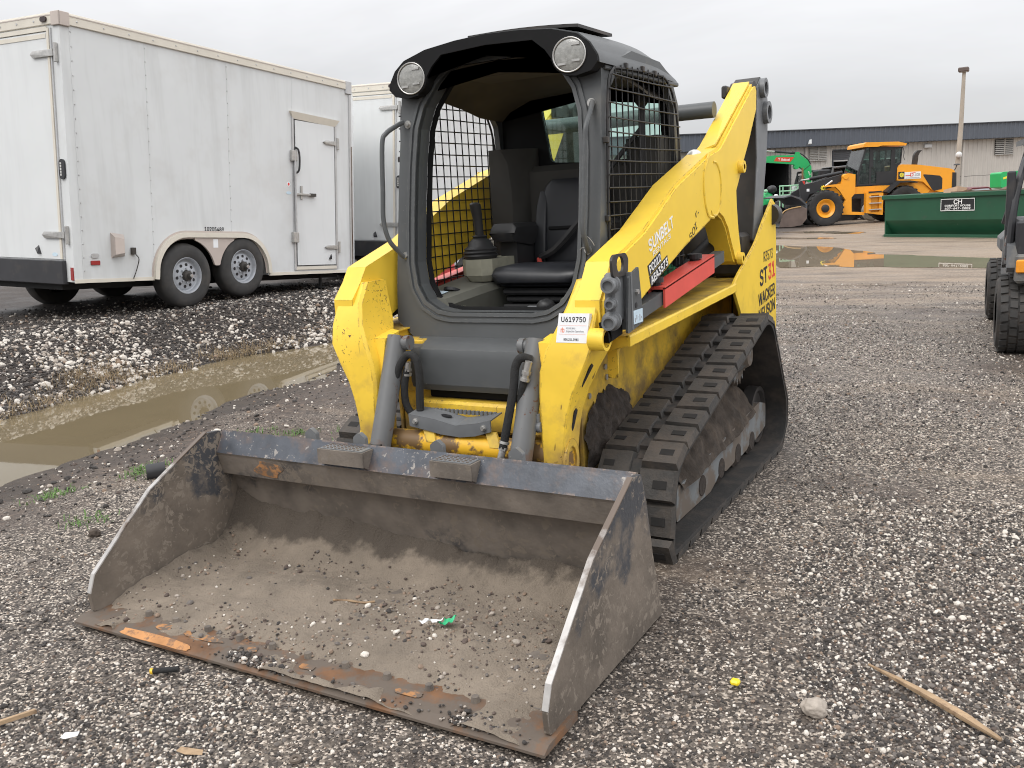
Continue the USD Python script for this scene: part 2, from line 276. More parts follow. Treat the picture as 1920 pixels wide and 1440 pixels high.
def loft(rings, cap=True, closed=True):
    rings = [np.array(r, float) for r in rings]; n = len(rings[0]); F = []
    for i in range(len(rings) - 1):
        for j in range(n if closed else n - 1):
            q = (j + 1) % n
            F += [(i * n + j, i * n + q, (i + 1) * n + q), (i * n + j, (i + 1) * n + q, (i + 1) * n + j)]
    V = np.vstack(rings)
    if cap and closed:
        k = len(V); V = np.vstack([V, rings[0].mean(0), rings[-1].mean(0)]); o = (len(rings) - 1) * n
        for j in range(n):
            q = (j + 1) % n
            F += [(k, q, j), (k + 1, o + j, o + q)]
    m = trimesh.Trimesh(V, F, process=False)
    if closed and cap and m.volume < 0: m.invert()
    return m

def lathe(prof, center, axis='x', n=28):
    """prof: (radius, along) pairs revolved about the axis through center."""
    m = trimesh.creation.revolve(np.array(prof, float), sections=n); v = np.array(m.vertices)
    if axis == 'x': w = np.stack([v[:, 2], v[:, 0], v[:, 1]], 1)
    elif axis == 'y': w = np.stack([v[:, 1], v[:, 2], v[:, 0]], 1)
    else: w = v
    m.vertices = w + np.array(center, float)
    return m

def blob(c, r, seed=0, amp=0.25, sub=2, f=2.0):
    m = trimesh.creation.icosphere(sub); v = np.array(m.vertices)
    k = 1 + amp * (2 * meshkit.fbm(v * f + seed * 7.3 + 50, 3, seed) - 1)
    m.vertices = v * k[:, None] * np.array(r) + np.array(c); return m

def text(s, h, origin, right, up, depth=0.0015, bold=False, width=None):
    m = meshkit.text_mesh(s, h, depth, bold); v = np.array(m.vertices)
    if width: v[:, 0] *= width / (v[:, 0].max() - min(0, v[:, 0].min()))
    r = np.array(right, float); r /= np.linalg.norm(r); u = np.array(up, float); u -= r * (u @ r); u /= np.linalg.norm(u); nn = np.cross(r, u)
    m.vertices = np.array(origin) + v[:, :1] * r + v[:, 1:2] * u + v[:, 2:] * nn
    return m

def mirror(m):
    m = m.copy(); v = np.array(m.vertices); v[:, 0] *= -1; m.vertices = v; m.invert(); return m

_used = {}
def path_for(parent, name):
    p = f'{parent}/{name}'
    k = _used.get(p, -1) + 1; _used[p] = k
    return p if k == 0 else f'{p}_{k:03d}'

def put(parent, name, mesh, mat, smooth=False, label=None, kind=None):
    """One Mesh prim under parent (a prim, Xform or path)."""
    pp = parent if isinstance(parent, str) else str(parent.GetPath())
    m = usdkit.mesh(stage, path_for(pp, name), mesh, M[mat] if isinstance(mat, str) else mat, smooth=smooth)
    if label: m.GetPrim().SetCustomDataByKey('label', label)
    if kind: m.GetPrim().SetCustomDataByKey('kind', kind)
    return m.GetPrim()

def tag(p, label, cat, group=None, kind=None):
    p.SetCustomDataByKey('label', label); p.SetCustomDataByKey('category', cat)
    if group: p.SetCustomDataByKey('group', group)
    if kind: p.SetCustomDataByKey('kind', kind)
    return p

def thing(name, label, cat, loc=(0, 0, 0), rotz=0.0, group=None, matrix=None):
    x = UsdGeom.Xform.Define(stage, path_for('/World', name))
    if matrix is not None:
        x.AddTransformOp().Set(matrix)
    else:
        x.AddTranslateOp().Set(Gf.Vec3d(*map(float, loc))); x.AddRotateZOp().Set(float(rotz))
    return tag(x.GetPrim(), label, cat, group)

def single(name, mesh, mat, label, cat, group=None, smooth=False, kind=None):
    return tag(put('/World', name, mesh, mat, smooth), label, cat, group, kind)

rng = np.random.default_rng(7)

# ------------------------------------------------------------------ ground, ditch and water
_ys = np.array([-30, -8, -0.2, 0.6, 1.4, 2.4, 3.9, 4.7, 5.6, 7.0, 9.0])
_xr = np.array([-3.0, -3.05, -3.42, -3.50, -3.76, -3.97, -4.30, -4.55, -4.95, -5.1, -5.2])
_xl = np.array([-5.2, -5.25, -5.15, -5.32, -5.52, -5.72, -5.86, -5.55, -5.30, -5.25, -5.3])
def ditch(y):
    return np.interp(y, _ys, _xl), np.interp(y, _ys, _xr), np.interp(y, [4.2, 6.0, 9.0], [1.0, 0.35, 0.0])
WATER_Z = -0.12

def terrain(x, y, fine=True):
    x = np.asarray(x, float); y = np.asarray(y, float)
    xl, xr, dp = ditch(y)
    bank = np.interp(y, [-20, 3.0, 5.5, 10.7, 17, 30], [0.95, 1.0, 1.0, 0.56, 0.3, 0.05])
    z = np.zeros_like(x)
    mid = (xl + xr) / 2
    # left of the water: slope up to the bank, then gently rising
    t = np.clip((xl - x) / 1.25, 0, 1); t = t * t * (3 - 2 * t) * 0.55 + t * 0.45
    low = WATER_Z * dp
    left = low + (0.36 * bank - low) * t + np.clip(-7.2 - x, 0, 4.0) * 0.022 * bank
    # water bed
    u = np.clip((x - xl) / np.maximum(xr - xl, 1e-3), 0, 1)
    bed = WATER_Z * dp - 0.16 * dp * np.sin(np.pi * u)
    s = np.clip((x - xr) / 1.15, 0, 1); s = s * s * (3 - 2 * s) * 0.5 + s * 0.5
    right = WATER_Z * dp * (1 - s)
    z = np.where(x < xl, left, np.where(x > xr, right, bed))
    z = z - 0.024 * np.exp(-((y + 1.40) / 0.14) ** 2) * (np.abs(x) < 1.03) - 0.012 * np.exp(-((y + 1.0) / 0.5) ** 2) * np.exp(-((np.abs(x) - 0.98) / 0.10) ** 2)
    if fine:
        p = np.stack([x, y, np.zeros_like(x)], -1)
        rough = np.interp(x, [-7, -5.5, -3, -2, 0], [0.05, 0.10, 0.05, 0.02, 0.008])
        rough = rough * np.interp(y, [-40, 9, 20], [1, 1, 0.35])
        z = z + rough * (meshkit.fbm(p * 2.3 + 31, 4, 3) - 0.5) + 0.25 * rough * (meshkit.fbm(p * 11 + 7, 3, 5) - 0.5)
    return z

gx = np.unique(np.concatenate([-np.geomspace(12, 600, 22), np.arange(-12, -7.4, 0.22), np.arange(-7.4, -2, 0.05), np.arange(-2, 3.2, 0.07), np.geomspace(3.3, 600, 26)]))
gy = np.unique(np.concatenate([-np.geomspace(6, 300, 14), np.arange(-5, 7.5, 0.07), np.arange(7.6, 14, 0.25), np.geomspace(14.3, 700, 34)]))
GX, GY = np.meshgrid(gx, gy, indexing='ij')
GZ = terrain(GX, GY)
nx_, ny_ = GX.shape
ii, jj = np.meshgrid(np.arange(nx_ - 1), np.arange(ny_ - 1), indexing='ij')
q = np.stack([ii * ny_ + jj, (ii + 1) * ny_ + jj, (ii + 1) * ny_ + jj + 1, ii * ny_ + jj + 1], -1).reshape(-1, 4)
ground_mat = usdkit.material(stage, '/World/Looks/crushed_gravel', {
    'g': ('geometry', {}), 'sep': ('separate_xyz', {}),
    'v1': ('voronoi_texture', {'scale': 135.0, 'randomness': 1.0}), 's1': ('separate_color', {}),
    'c1': ('rgb_ramp', {'interpolate': True, 'ramp': [(0.0, (0.019, 0.017, 0.016)), (0.40, (0.044, 0.039, 0.035)), (0.66, (0.098, 0.087, 0.078)), (0.80, (0.17, 0.15, 0.133)), (0.88, (0.42, 0.39, 0.35)), (1.0, (0.58, 0.55, 0.51))]}),
    'v2': ('voronoi_texture', {'scale': 38.0, 'randomness': 1.0}), 's2': ('separate_color', {}),
    'c2': ('rgb_ramp', {'ramp': [(0.0, (0.03, 0.027, 0.025)), (0.5, (0.078, 0.070, 0.063)), (0.8, (0.16, 0.145, 0.13)), (0.9, (0.40, 0.37, 0.33)), (1.0, (0.48, 0.45, 0.41))]}),
    'mixv': ('mix_color', {'fac': 0.15}),
    # brown earth showing through: near the ditch and in patches
    'n1': ('noise_texture', {'scale': 0.75, 'detail': 7.0, 'roughness': 0.62}), 'ex': ('map_range', {'from_min': -3.6, 'from_max': -1.2, 'to_min': 0.26, 'to_max': 0.0, 'clamp': True}),
    'ea': ('math', {'math_type': 'add'}), 'er': ('map_range', {'from_min': 0.53, 'from_max': 0.68, 'to_min': 0.0, 'to_max': 0.92, 'clamp': True}),
    'nb': ('noise_texture', {'scale': 14.0, 'detail': 6.0, 'roughness': 0.6}), 'ec': ('rgb_ramp', {'ramp': [(0.3, (0.036, 0.028, 0.024)), (0.55, (0.068, 0.053, 0.044)), (0.72, (0.15, 0.115, 0.09))]}),
    'me': ('mix_color', {}),
    # damp dark patches
    'n2': ('noise_texture', {'scale': 0.8, 'detail': 7.0, 'roughness': 0.68}), 'dr': ('map_range', {'from_min': 0.48, 'from_max': 0.66, 'to_min': 0.0, 'to_max': 0.66, 'clamp': True}),
    'md': ('mix_color', {'b': (0.040, 0.031, 0.026)}),
    # black asphalt millings on the bank
    'bk': ('map_range', {'from_min': -5.4, 'from_max': -6.2, 'to_min': 0.0, 'to_max': 0.62, 'clamp': True}), 'mb': ('mix_color', {'b': (0.022, 0.021, 0.022)}),
    # pale sandy wash further down the yard, in long streaks
    'sy': ('map_range', {'from_min': 5.5, 'from_max': 15.0, 'to_min': 0.0, 'to_max': 0.45, 'clamp': True}),
    'sm': ('mapping', {'scale': (0.35, 1.3, 1.0), 'rotation': (0, 0, -0.5)}), 'n3': ('noise_texture', {'scale': 1.3, 'detail': 7.0, 'roughness': 0.6}),
    'sa': ('math', {'math_type': 'add'}), 'sr': ('map_range', {'from_min': 0.55, 'from_max': 0.86, 'to_min': 0.0, 'to_max': 0.8, 'clamp': True}),
    'sxm': ('map_range', {'from_min': -5.6, 'from_max': -4.6, 'to_min': 0.0, 'to_max': 1.0, 'clamp': True}), 'smul': ('math', {'math_type': 'multiply'}),
    'msd': ('mix_color', {'b': (0.26, 0.215, 0.168)}),
    'km': ('mapping', {'scale': (0.5, 2.6, 1.0), 'rotation': (0, 0, -0.55)}), 'kn': ('noise_texture', {'scale': 1.1, 'detail': 8.0, 'roughness': 0.7}),
    'kr': ('map_range', {'from_min': 0.50, 'from_max': 0.66, 'to_min': 0.0, 'to_max': 0.85, 'clamp': True}), 'ky': ('map_range', {'from_min': 4.0, 'from_max': 8.0, 'to_min': 0.0, 'to_max': 1.0, 'clamp': True}),
    'kmul': ('math', {'math_type': 'multiply'}), 'mk': ('mix_color', {'b': (0.060, 0.048, 0.040)}),
    'fn': ('noise_texture', {'scale': 26.0, 'detail': 5.0, 'roughness': 0.75}), 'fr': ('map_range', {'from_min': 0.3, 'from_max': 0.7, 'to_min': 0.55, 'to_max': 1.5, 'clamp': True}), 'fc': ('combine_color', {}), 'wz': ('map_range', {'from_min': -0.115, 'from_max': -0.045, 'to_min': 0.8, 'to_max': 0.0, 'clamp': True}), 'mw': ('mix_color', {'b': (0.034, 0.026, 0.020)}), 'warm': ('mix_color', {'blend_type': 'multiply', 'fac': 1.0, 'b': (1.08, 1.0, 0.92), 'use_clamp': False}), 'fm': ('mix_color', {'blend_type': 'multiply', 'fac': 1.0, 'use_clamp': False}),
    'rr': ('map_range', {'from_min': 0.4, 'from_max': 0.65, 'to_min': 0.78, 'to_max': 0.5, 'clamp': True}),
    'bp': ('bump', {'strength': 0.55, 'distance': 0.006, 'invert': True}), 'bp2': ('bump', {'strength': 0.5, 'distance': 0.02}),
    'p': ('principled_bsdf', {'specular_ior_level': 0.4}),
}, [('g.position', 'sep.vector'), ('g.position', 'v1.vector'), ('v1.color', 's1.color'), ('s1.r', 'c1.fac'), ('g.position', 'v2.vector'), ('v2.color', 's2.color'), ('s2.r', 'c2.fac'),
    ('c1.color', 'mixv.a'), ('c2.color', 'mixv.b'),
    ('g.position', 'n1.vector'), ('sep.x', 'ex.value'), ('n1.fac', 'ea.value1'), ('ex.result', 'ea.value2'), ('ea.value', 'er.value'), ('g.position', 'nb.vector'), ('nb.fac', 'ec.fac'),
    ('er.result', 'me.fac'), ('mixv.result', 'me.a'), ('ec.color', 'me.b'),
    ('g.position', 'n2.vector'), ('n2.fac', 'dr.value'), ('dr.result', 'md.fac'), ('me.result', 'md.a'),
    ('sep.x', 'bk.value'), ('bk.result', 'mb.fac'), ('md.result', 'mb.a'),
    ('sep.y', 'sy.value'), ('g.position', 'sm.vector'), ('sm.vector', 'n3.vector'), ('n3.fac', 'sa.value1'), ('sy.result', 'sa.value2'), ('sa.value', 'sr.value'),
    ('sep.x', 'sxm.value'), ('sr.result', 'smul.value1'), ('sxm.result', 'smul.value2'), ('smul.value', 'msd.fac'), ('mb.result', 'msd.a'), ('g.position', 'km.vector'), ('km.vector', 'kn.vector'), ('kn.fac', 'kr.value'), ('sep.y', 'ky.value'), ('kr.result', 'kmul.value1'), ('ky.result', 'kmul.value2'), ('kmul.value', 'mk.fac'), ('msd.result', 'mk.a'), ('g.position', 'fn.vector'), ('fn.fac', 'fr.value'), ('fr.result', 'fc.r'), ('fr.result', 'fc.g'), ('fr.result', 'fc.b'), ('mk.result', 'fm.a'), ('fc.color', 'fm.b'), ('fm.result', 'warm.a'), ('warm.result', 'mw.a'), ('sep.z', 'wz.value'), ('wz.result', 'mw.fac'), ('mw.result', 'p.base_color'),
    ('n2.fac', 'rr.value'), ('rr.result', 'p.roughness'), ('v1.distance', 'bp.height'), ('nb.fac', 'bp2.height'), ('bp.normal', 'bp2.normal'), ('bp2.normal', 'p.normal')], surface='p.BSDF')
put('/World', 'ground', (np.stack([GX, GY, GZ], -1).reshape(-1, 3), q), ground_mat, smooth=True, kind='structure')

def water_mat(name, col, rough, bump):
    return usdkit.material(stage, '/World/Looks/' + name, {
        'g': ('geometry', {}), 'n': ('noise_texture', {'scale': 3.0, 'detail': 4.0}), 'b': ('bump', {'strength': bump, 'distance': 0.01}),
        'n2': ('noise_texture', {'scale': 1.4, 'detail': 5.0}), 'm': ('mix_color', {'a': tuple(np.array(col) * 0.8), 'b': tuple(np.array(col) * 1.2)}),
        'p': ('principled_bsdf', {'roughness': rough, 'ior': 1.33, 'specular_ior_level': 0.5})},
        [('g.position', 'n.vector'), ('n.fac', 'b.height'), ('b.normal', 'p.normal'), ('g.position', 'n2.vector'), ('n2.fac', 'm.fac'), ('m.result', 'p.base_color')], surface='p.BSDF')
M['ditch_water'] = water_mat('muddy_ditch_water', (0.098, 0.078, 0.047), 0.02, 0.02)
M['puddle_water'] = water_mat('muddy_puddle_water', (0.125, 0.10, 0.07), 0.015, 0.012)
wy = np.concatenate([np.arange(-30, -2, 1.0), np.arange(-2, 6.6, 0.12)])
wl, wr, _ = ditch(wy)
Vw = np.concatenate([np.stack([wl - 0.45, wy, np.full_like(wy, WATER_Z)], 1), np.stack([wr + 0.45, wy, np.full_like(wy, WATER_Z)], 1)]); nw = len(wy)
Vw[:, 2] += 0.0
fw = np.array([(i, nw + i, nw + i + 1, i + 1) for i in range(nw - 1)])
put('/World', 'ditch_water', (Vw, fw), 'ditch_water', kind='structure')

def puddle(pts, z, seed):
    P = LineString(list(pts) + [pts[0]])
    n = 140; out = []
    c = np.array(pts).mean(0)
    for k in range(n):
        p = P.interpolate(k / n, normalized=True); v = np.array([p.x, p.y])
        w = meshkit.fbm(np.array([v[0] * 1.2, v[1] * 1.2, seed]), 4, seed) - 0.5
        out.append(v + (v - c) / np.linalg.norm(v - c) * w * 0.9)
    poly = Polygon(out).buffer(0)
    if poly.geom_type != 'Polygon': poly = max(poly.geoms, key=lambda a: a.area)
    m = prism(poly, 'z', z - 0.02, z)
    return m
put('/World', 'puddle', puddle([(-6.0, 22.5), (-3.99, 20.9), (-2.92, 19.95), (-2.1, 19.1), (-1.55, 18.0), (-0.8, 16.7), (0, 15.9), (1.2, 15.0), (3.4, 13.8), (3.2, 11.9), (1.43, 12.75), (0.58, 13.0), (-0.4, 13.35), (-1.2, 13.55), (-1.95, 13.45), (-2.6, 14.4), (-3.6, 16.4), (-5.4, 19.0)], 0.008, 3), 'puddle_water', kind='structure')
put('/World', 'puddle', puddle([(-6.2, 29.2), (-4.5, 28.6), (-3.3, 27.2), (-2.6, 26.6), (-2.8, 25.8), (-3.6, 26.3), (-5.2, 27.9)], 0.01, 9), 'puddle_water', kind='structure')
put('/World', 'puddle', puddle([(-5.0, 25.0), (-3.6, 24.2), (-3.1, 23.6), (-3.9, 23.6), (-5.2, 24.4)], 0.01, 12), 'puddle_water', kind='structure')

# loose stones: one instancer per kind of ground cover
STONE = {k: paint('stone_' + k, c, 0.75, 0.15, 60, bump=0.3, bscale=200) for k, c in dict(white=(0.60, 0.555, 0.495), pale=(0.35, 0.305, 0.26), grey=(0.125, 0.109, 0.097), dark=(0.036, 0.031, 0.028), tan=(0.23, 0.165, 0.12), brown=(0.09, 0.066, 0.054)).items()}
def instancer(name, pts, radii, kinds, protos, weights_names, label=None, cat=None, flat=0.7, seed=1, parent='/World'):
    pi = UsdGeom.PointInstancer.Define(stage, path_for(parent, name)); r_ = np.random.default_rng(seed)
    base = str(pi.GetPath()); rel = pi.CreatePrototypesRel()
    for i, (nm, mesh, mat) in enumerate(protos):
        pr = usdkit.mesh(stage, f'{base}/stone_shapes/{nm}_{i:03d}', mesh, mat, smooth=False); rel.AddTarget(pr.GetPath())
    n = len(pts)
    pi.CreateProtoIndicesAttr(Vt.IntArray.FromNumpy(kinds.astype(np.int32)))
    pi.CreatePositionsAttr(Vt.Vec3fArray.FromNumpy(pts.astype(np.float32)))
    s = radii[:, None] * np.stack([r_.uniform(0.8, 1.25, n), r_.uniform(0.8, 1.25, n), r_.uniform(0.55, 0.95, n) * flat / 0.7], 1)
    pi.CreateScalesAttr(Vt.Vec3fArray.FromNumpy(s.astype(np.float32)))
    yaw = r_.uniform(0, 2 * np.pi, n); tl = r_.normal(0, 0.25, (n, 2))
    cy, sy = np.cos(yaw / 2), np.sin(yaw / 2)
    qx, qy = tl[:, 0] / 2, tl[:, 1] / 2
    Q = np.stack([cy, qx * cy + qy * sy, qy * cy - qx * sy, sy], 1); Q /= np.linalg.norm(Q, axis=1, keepdims=True)
    pi.CreateOrientationsAttr(Vt.QuathArray([Gf.Quath(*map(float, a)) for a in Q]) if n < 1000 else Vt.QuathArray.FromNumpy(np.concatenate([Q[:, 1:], Q[:, :1]], 1).astype(np.float16)))
    p = pi.GetPrim()
    if label: tag(p, label, cat, kind='stuff')
    else: p.SetCustomDataByKey('kind', 'stuff')
    return p

def stone_shape(seed, sub=1):
    m = trimesh.creation.icosphere(sub); v = np.array(m.vertices)
    k = 1 + 0.55 * (meshkit.noise(v * 1.6 + seed * 3.7 + 20, seed) - 0.5)
    m.vertices = v * k[:, None]; return m
KN = ['white', 'pale', 'grey', 'dark', 'tan', 'brown']
protos = [(f'{k}_stone', stone_shape(11 * i + j), STONE[k]) for i, k in enumerate(KN) for j in range(2)]

def pick(n, w, r_):
    return r_.choice(len(KN), n, p=np.array(w) / np.sum(w)) * 2 + r_.integers(0, 2, n)

# sample stones denser near the viewpoint end of the yard; thin where bare earth shows
r1 = np.random.default_rng(21)
def scatter(n, rmin, rmax, amin, amax, power=1.0):
    t = r1.uniform(0, 1, n) ** power
    rad = np.sqrt(rmin ** 2 + t * (rmax ** 2 - rmin ** 2)); an = r1.uniform(amin, amax, n)
    return CAM[0] + rad * np.sin(an), CAM[1] + rad * np.cos(an), rad
xs, ys, rs = scatter(250000, 1.55, 14.0, -1.15, 0.12, 2.3)
_a = scatter(120000, 1.55, 4.2, -1.15, 0.12, 1.3); xs, ys, rs = (np.concatenate([u_, v_]) for u_, v_ in zip((xs, ys, rs), _a))
xl_, xr_, _d = ditch(ys)
patch = meshkit.fbm(np.stack([xs * 1.1 + ys * 0.3, ys * 0.8, np.zeros_like(xs)], -1) + 5, 5, 11)
keepp = np.clip(1.25 - 1.05 * np.clip((patch - 0.44) / 0.16, 0, 1), 0.06, 1) * np.interp(xs, [-3.4, -2.3, -1.3], [0.05, 0.28, 1.0]) * np.interp(rs, [9, 14], [1.0, 0.15])
inb = (np.abs(xs) < 0.95) & (ys > -1.47) & (ys < 1.7)
ok = (xs > xr_ - 0.02) & (r1.uniform(0, 1, len(xs)) < keepp) & ~inb
xs, ys, rs, patch = xs[ok], ys[ok], rs[ok], patch[ok]
rad = np.clip(r1.lognormal(math.log(0.0028), 0.40, len(xs)), 0.0016, 0.0085) * np.interp(rs, [2, 6, 14], [1.0, 1.2, 1.7])
kk = pick(len(xs), [0.145, 0.13, 0.255, 0.36, 0.05, 0.06], r1)
zz = terrain(xs, ys) + rad * r1.uniform(0.0, 0.45, len(xs))
instancer('gravel', np.stack([xs, ys, zz], 1), rad, kk, protos, KN, seed=5, flat=0.75)

# white stones and black millings on the bank beyond the ditch
r2 = np.random.default_rng(33)
n = 20000
ys = r2.uniform(0.2, 9.5, n); xl_, xr_, _d = ditch(ys); xs = xl_ + 0.12 - np.abs(r2.normal(0, 1.0, n)) ** 1.2 * 1.1
cl = meshkit.fbm(np.stack([xs * 1.1, ys * 0.8, np.zeros_like(xs)], -1) + 9, 4, 17)
d_ = xl_ - xs
dens = np.clip((cl - 0.455) / 0.10, 0.03, 1) * np.interp(d_, [0.0, 0.2, 0.45, 1.0, 1.5, 3], [0.12, 0.45, 1, 0.8, 0.30, 0.10])
ok = (r2.uniform(0, 1, n) < dens) & (xs > -9.5)
xs, ys, d_, cl = xs[ok], ys[ok], d_[ok], cl[ok]
rad = np.clip(r2.lognormal(math.log(0.0130), 0.42, len(xs)), 0.006, 0.036) * np.interp(d_, [0, 0.9, 2.2], [1.15, 0.85, 0.55])
kk = pick(len(xs), [0.50, 0.30, 0.06, 0.06, 0.05, 0.03], r2)
instancer('bank_stones', np.stack([xs, ys, terrain(xs, ys) + rad * 0.35], 1), rad, kk, protos, KN, seed=6, flat=0.72)
n = 52000
ys = r2.uniform(-0.5, 9.5, n); xl_, xr_, _d = ditch(ys); xs = xl_ + 0.02 - np.abs(r2.normal(0, 1.3, n))
ok = xs > -10; xs, ys = xs[ok], ys[ok]
rad = np.clip(r2.lognormal(math.log(0.0085), 0.42, len(xs)), 0.004, 0.024)
kk = pick(len(xs), [0.08, 0.08, 0.20, 0.58, 0.03, 0.03], r2)
instancer('asphalt_millings', np.stack([xs, ys, terrain(xs, ys) + rad * 0.3], 1), rad, kk, protos, KN, seed=8, flat=0.72)
# stones on the muddy shoulder this side of the ditch
n = 4200
ys = r2.uniform(-1.2, 7.5, n); xl_, xr_, _d = ditch(ys); xs = xr_ + 0.02 + np.abs(r2.normal(0, 0.9, n))
ok = (xs < -0.97) & (r2.uniform(0, 1, n) < 0.65); xs, ys = xs[ok], ys[ok]
rad = np.clip(r2.lognormal(math.log(0.0058), 0.5, len(xs)), 0.0025, 0.024)
kk = pick(len(xs), [0.12, 0.13, 0.20, 0.40, 0.05, 0.10], r2)
instancer('gravel', np.stack([xs, ys, terrain(xs, ys) + rad * 0.3], 1), rad, kk, protos, KN, seed=9, flat=0.72)

# ------------------------------------------------------------------ the compact track loader (faces the viewer's lower left)
ctl = thing('compact_track_loader', 'yellow and grey tracked skid loader with its wide bucket lowered on the gravel', 'track loader')
fy = lambda z: 0.151 * (z - 1.182)          # the cab front leans back

# ---- cab
shear = lambda m, off=0.0: trimesh.Trimesh(np.array(m.vertices) + np.stack([0 * np.array(m.vertices)[:, 0], fy(np.array(m.vertices)[:, 2]) + off, 0 * np.array(m.vertices)[:, 0]], 1), m.faces, process=False)
outer = rpoly([(-0.36, 0.80), (0.36, 0.80), (0.485, 0.90), (0.492, 1.05), (0.488, 1.5), (0.476, 1.90), (0.42, 1.985), (0.30, 2.018), (0.15, 2.034), (0.0, 2.04), (-0.15, 2.034), (-0.30, 2.018), (-0.42, 1.985), (-0.476, 1.90), (-0.488, 1.5), (-0.492, 1.05), (-0.485, 0.90)], 0.012)
_h = [(0.20, 0.937), (0.265, 0.948), (0.33, 0.985), (0.374, 1.05), (0.395, 1.15), (0.398, 1.35), (0.395, 1.56), (0.384, 1.72), (0.355, 1.81), (0.29, 1.90), (0.235, 1.945), (0.17, 1.962)]
op = rpoly(_h + [(-x, z) for x, z in _h[::-1]], 0.03, 6)
front = shear(prism(outer.difference(op), 'y', 0.0, 0.085))
cabp = put(ctl, 'cab', front, 'cab', smooth=25)
put(cabp, 'door_seal', merge(shear(prism(op.buffer(0.040, quad_segs=6).difference(op.buffer(0.027, quad_segs=6)), 'y', -0.009, 0.01)), shear(prism(op.buffer(0.016, quad_segs=6).difference(op), 'y', -0.007, 0.02))), 'cab', smooth=30)
put(cabp, 'inner_frame', shear(prism(op.buffer(0.0).difference(op.buffer(-0.012, quad_segs=6)), 'y', 0.086, 0.11)), 'cab_dark')
# bump over the pedals
prof = [(-0.085, 0.835), (-0.15, 0.822), (-0.186, 0.80), (-0.198, 0.765), (-0.204, 0.655), (-0.19, 0.628), (-0.12, 0.618), (-0.03, 0.62), (-0.03, 0.83)]
bump = loft([[(sx * 0.335 if False else x, (y if abs(x) < 0.285 else y * 0.75 - 0.012), z) for (y, z) in prof] for x, sx in ((-0.345, 1), (-0.285, 1), (-0.27, 1), (0.27, 1), (0.285, 1), (0.345, 1))])
put(cabp, 'pedal_box', bump, 'cab', smooth=28)
# sides with guarded openings
for s in (1, -1):
    so = Polygon([(fy(0.9) + 0.086, 0.90), (fy(1.9) + 0.086, 1.90), (0.40, 1.965), (0.72, 1.955), (0.86, 1.905), (0.945, 1.79), (0.967, 1.55), (0.96, 0.90)])
    si = rpoly([(0.10, 0.97), (0.135, 1.50), (0.165, 1.80), (0.24, 1.865), (0.66, 1.885), (0.80, 1.865), (0.88, 1.77), (0.915, 1.45), (0.915, 0.97)], 0.04, 4)
    m = prism(so.difference(si), 'x', 0.455, 0.484)
    put(cabp, 'side_frame', m if s > 0 else mirror(m), 'cab', smooth=20)
    g0 = put(ctl, 'side_guard', None or (lambda mm: mm if s > 0 else mirror(mm))(tube([(0.497, 0.075, 1.02), (0.497, 0.09, 1.5), (0.497, 0.118, 1.79), (0.497, 0.165, 1.865), (0.497, 0.25, 1.882), (0.497, 0.62, 1.893), (0.497, 0.76, 1.88), (0.497, 0.85, 1.81), (0.497, 0.90, 1.68), (0.497, 0.925, 1.40), (0.497, 0.925, 1.02)], 0.0055, 6, 4)), 'wire', smooth=40)
    bound = Polygon([(0.075, 1.0), (0.09, 1.5), (0.118, 1.79), (0.165, 1.865), (0.25, 1.882), (0.62, 1.893), (0.76, 1.88), (0.85, 1.81), (0.90, 1.68), (0.925, 1.40), (0.925, 1.0)])
    rr = np.random.default_rng(4 + s)
    for k in range(14):
        y = 0.128 + k * 0.0588
        c = bound.intersection(LineString([(y, 0.5), (y, 2.5)])); z0, z1 = c.bounds[1], c.bounds[3]
        j = rr.normal(0, 0.002, 4)
        w = tube([(0.5, y + j[0], z0), (0.5, y + j[1], (z0 + z1) / 2), (0.5, y + j[2], z1 + 0.012)], 0.0031, 5, 3)
        put(g0, 'wire', w if s > 0 else mirror(w), 'wire', smooth=True)
    for k in range(17):
        z = 1.845 - k * 0.0535
        c = bound.intersection(LineString([(-1, z), (2, z)])); y0, y1 = c.bounds[0], c.bounds[2]
        j = rr.normal(0, 0.0025, 4)
        w = tube([(0.506, y0 - 0.008, z + j[0]), (0.506, (y0 + y1) / 2, z + j[1]), (0.506, y1 + 0.006, z + j[2])], 0.0031, 5, 3)
        put(g0, 'wire', w if s > 0 else mirror(w), 'wire', smooth=True)
    for z, y in ((1.60, 0.085), (1.30, 0.07), (1.895, 0.30), (1.90, 0.48), (1.895, 0.62)):
        w = bx(0.484, 0.506, y - 0.011, y + 0.011, z - 0.012, z + 0.012, 0.003)
        put(g0, 'clip', w if s > 0 else mirror(w), 'dark_metal')
# rear wall, window, roof
rw = rpoly([(-0.40, 1.58), (0.40, 1.54), (0.395, 1.84), (0.35, 1.893), (-0.20, 1.893), (-0.238, 1.85), (-0.215, 1.60)], 0.02, 4)
rw = rpoly([(-0.185, 1.575), (0.41, 1.535), (0.40, 1.85), (0.34, 1.893), (-0.19, 1.893), (-0.232, 1.86)], 0.03, 4)
put(cabp, 'rear_wall', prism(sbox(-0.455, 0.95, 0.455, 1.90).difference(rw), 'y', 0.925, 0.955), 'cab_dark')
put(cabp, 'rear_window', prism(rw, 'y', 0.938, 0.943), 'window')
def roof_sec(y, k, inset=0.0):
    P = [(-0.497, 1.885), (-0.492, 1.915), (-0.46, 1.965), (-0.41, 2.006), (-0.30, 2.036), (-0.15, 2.052), (0.0, 2.058), (0.15, 2.052), (0.30, 2.036), (0.41, 2.006), (0.46, 1.965), (0.492, 1.915), (0.497, 1.885)]
    return [((x) * (1 - inset), y, 1.885 + (z - 1.885) * k) for x, z in P]
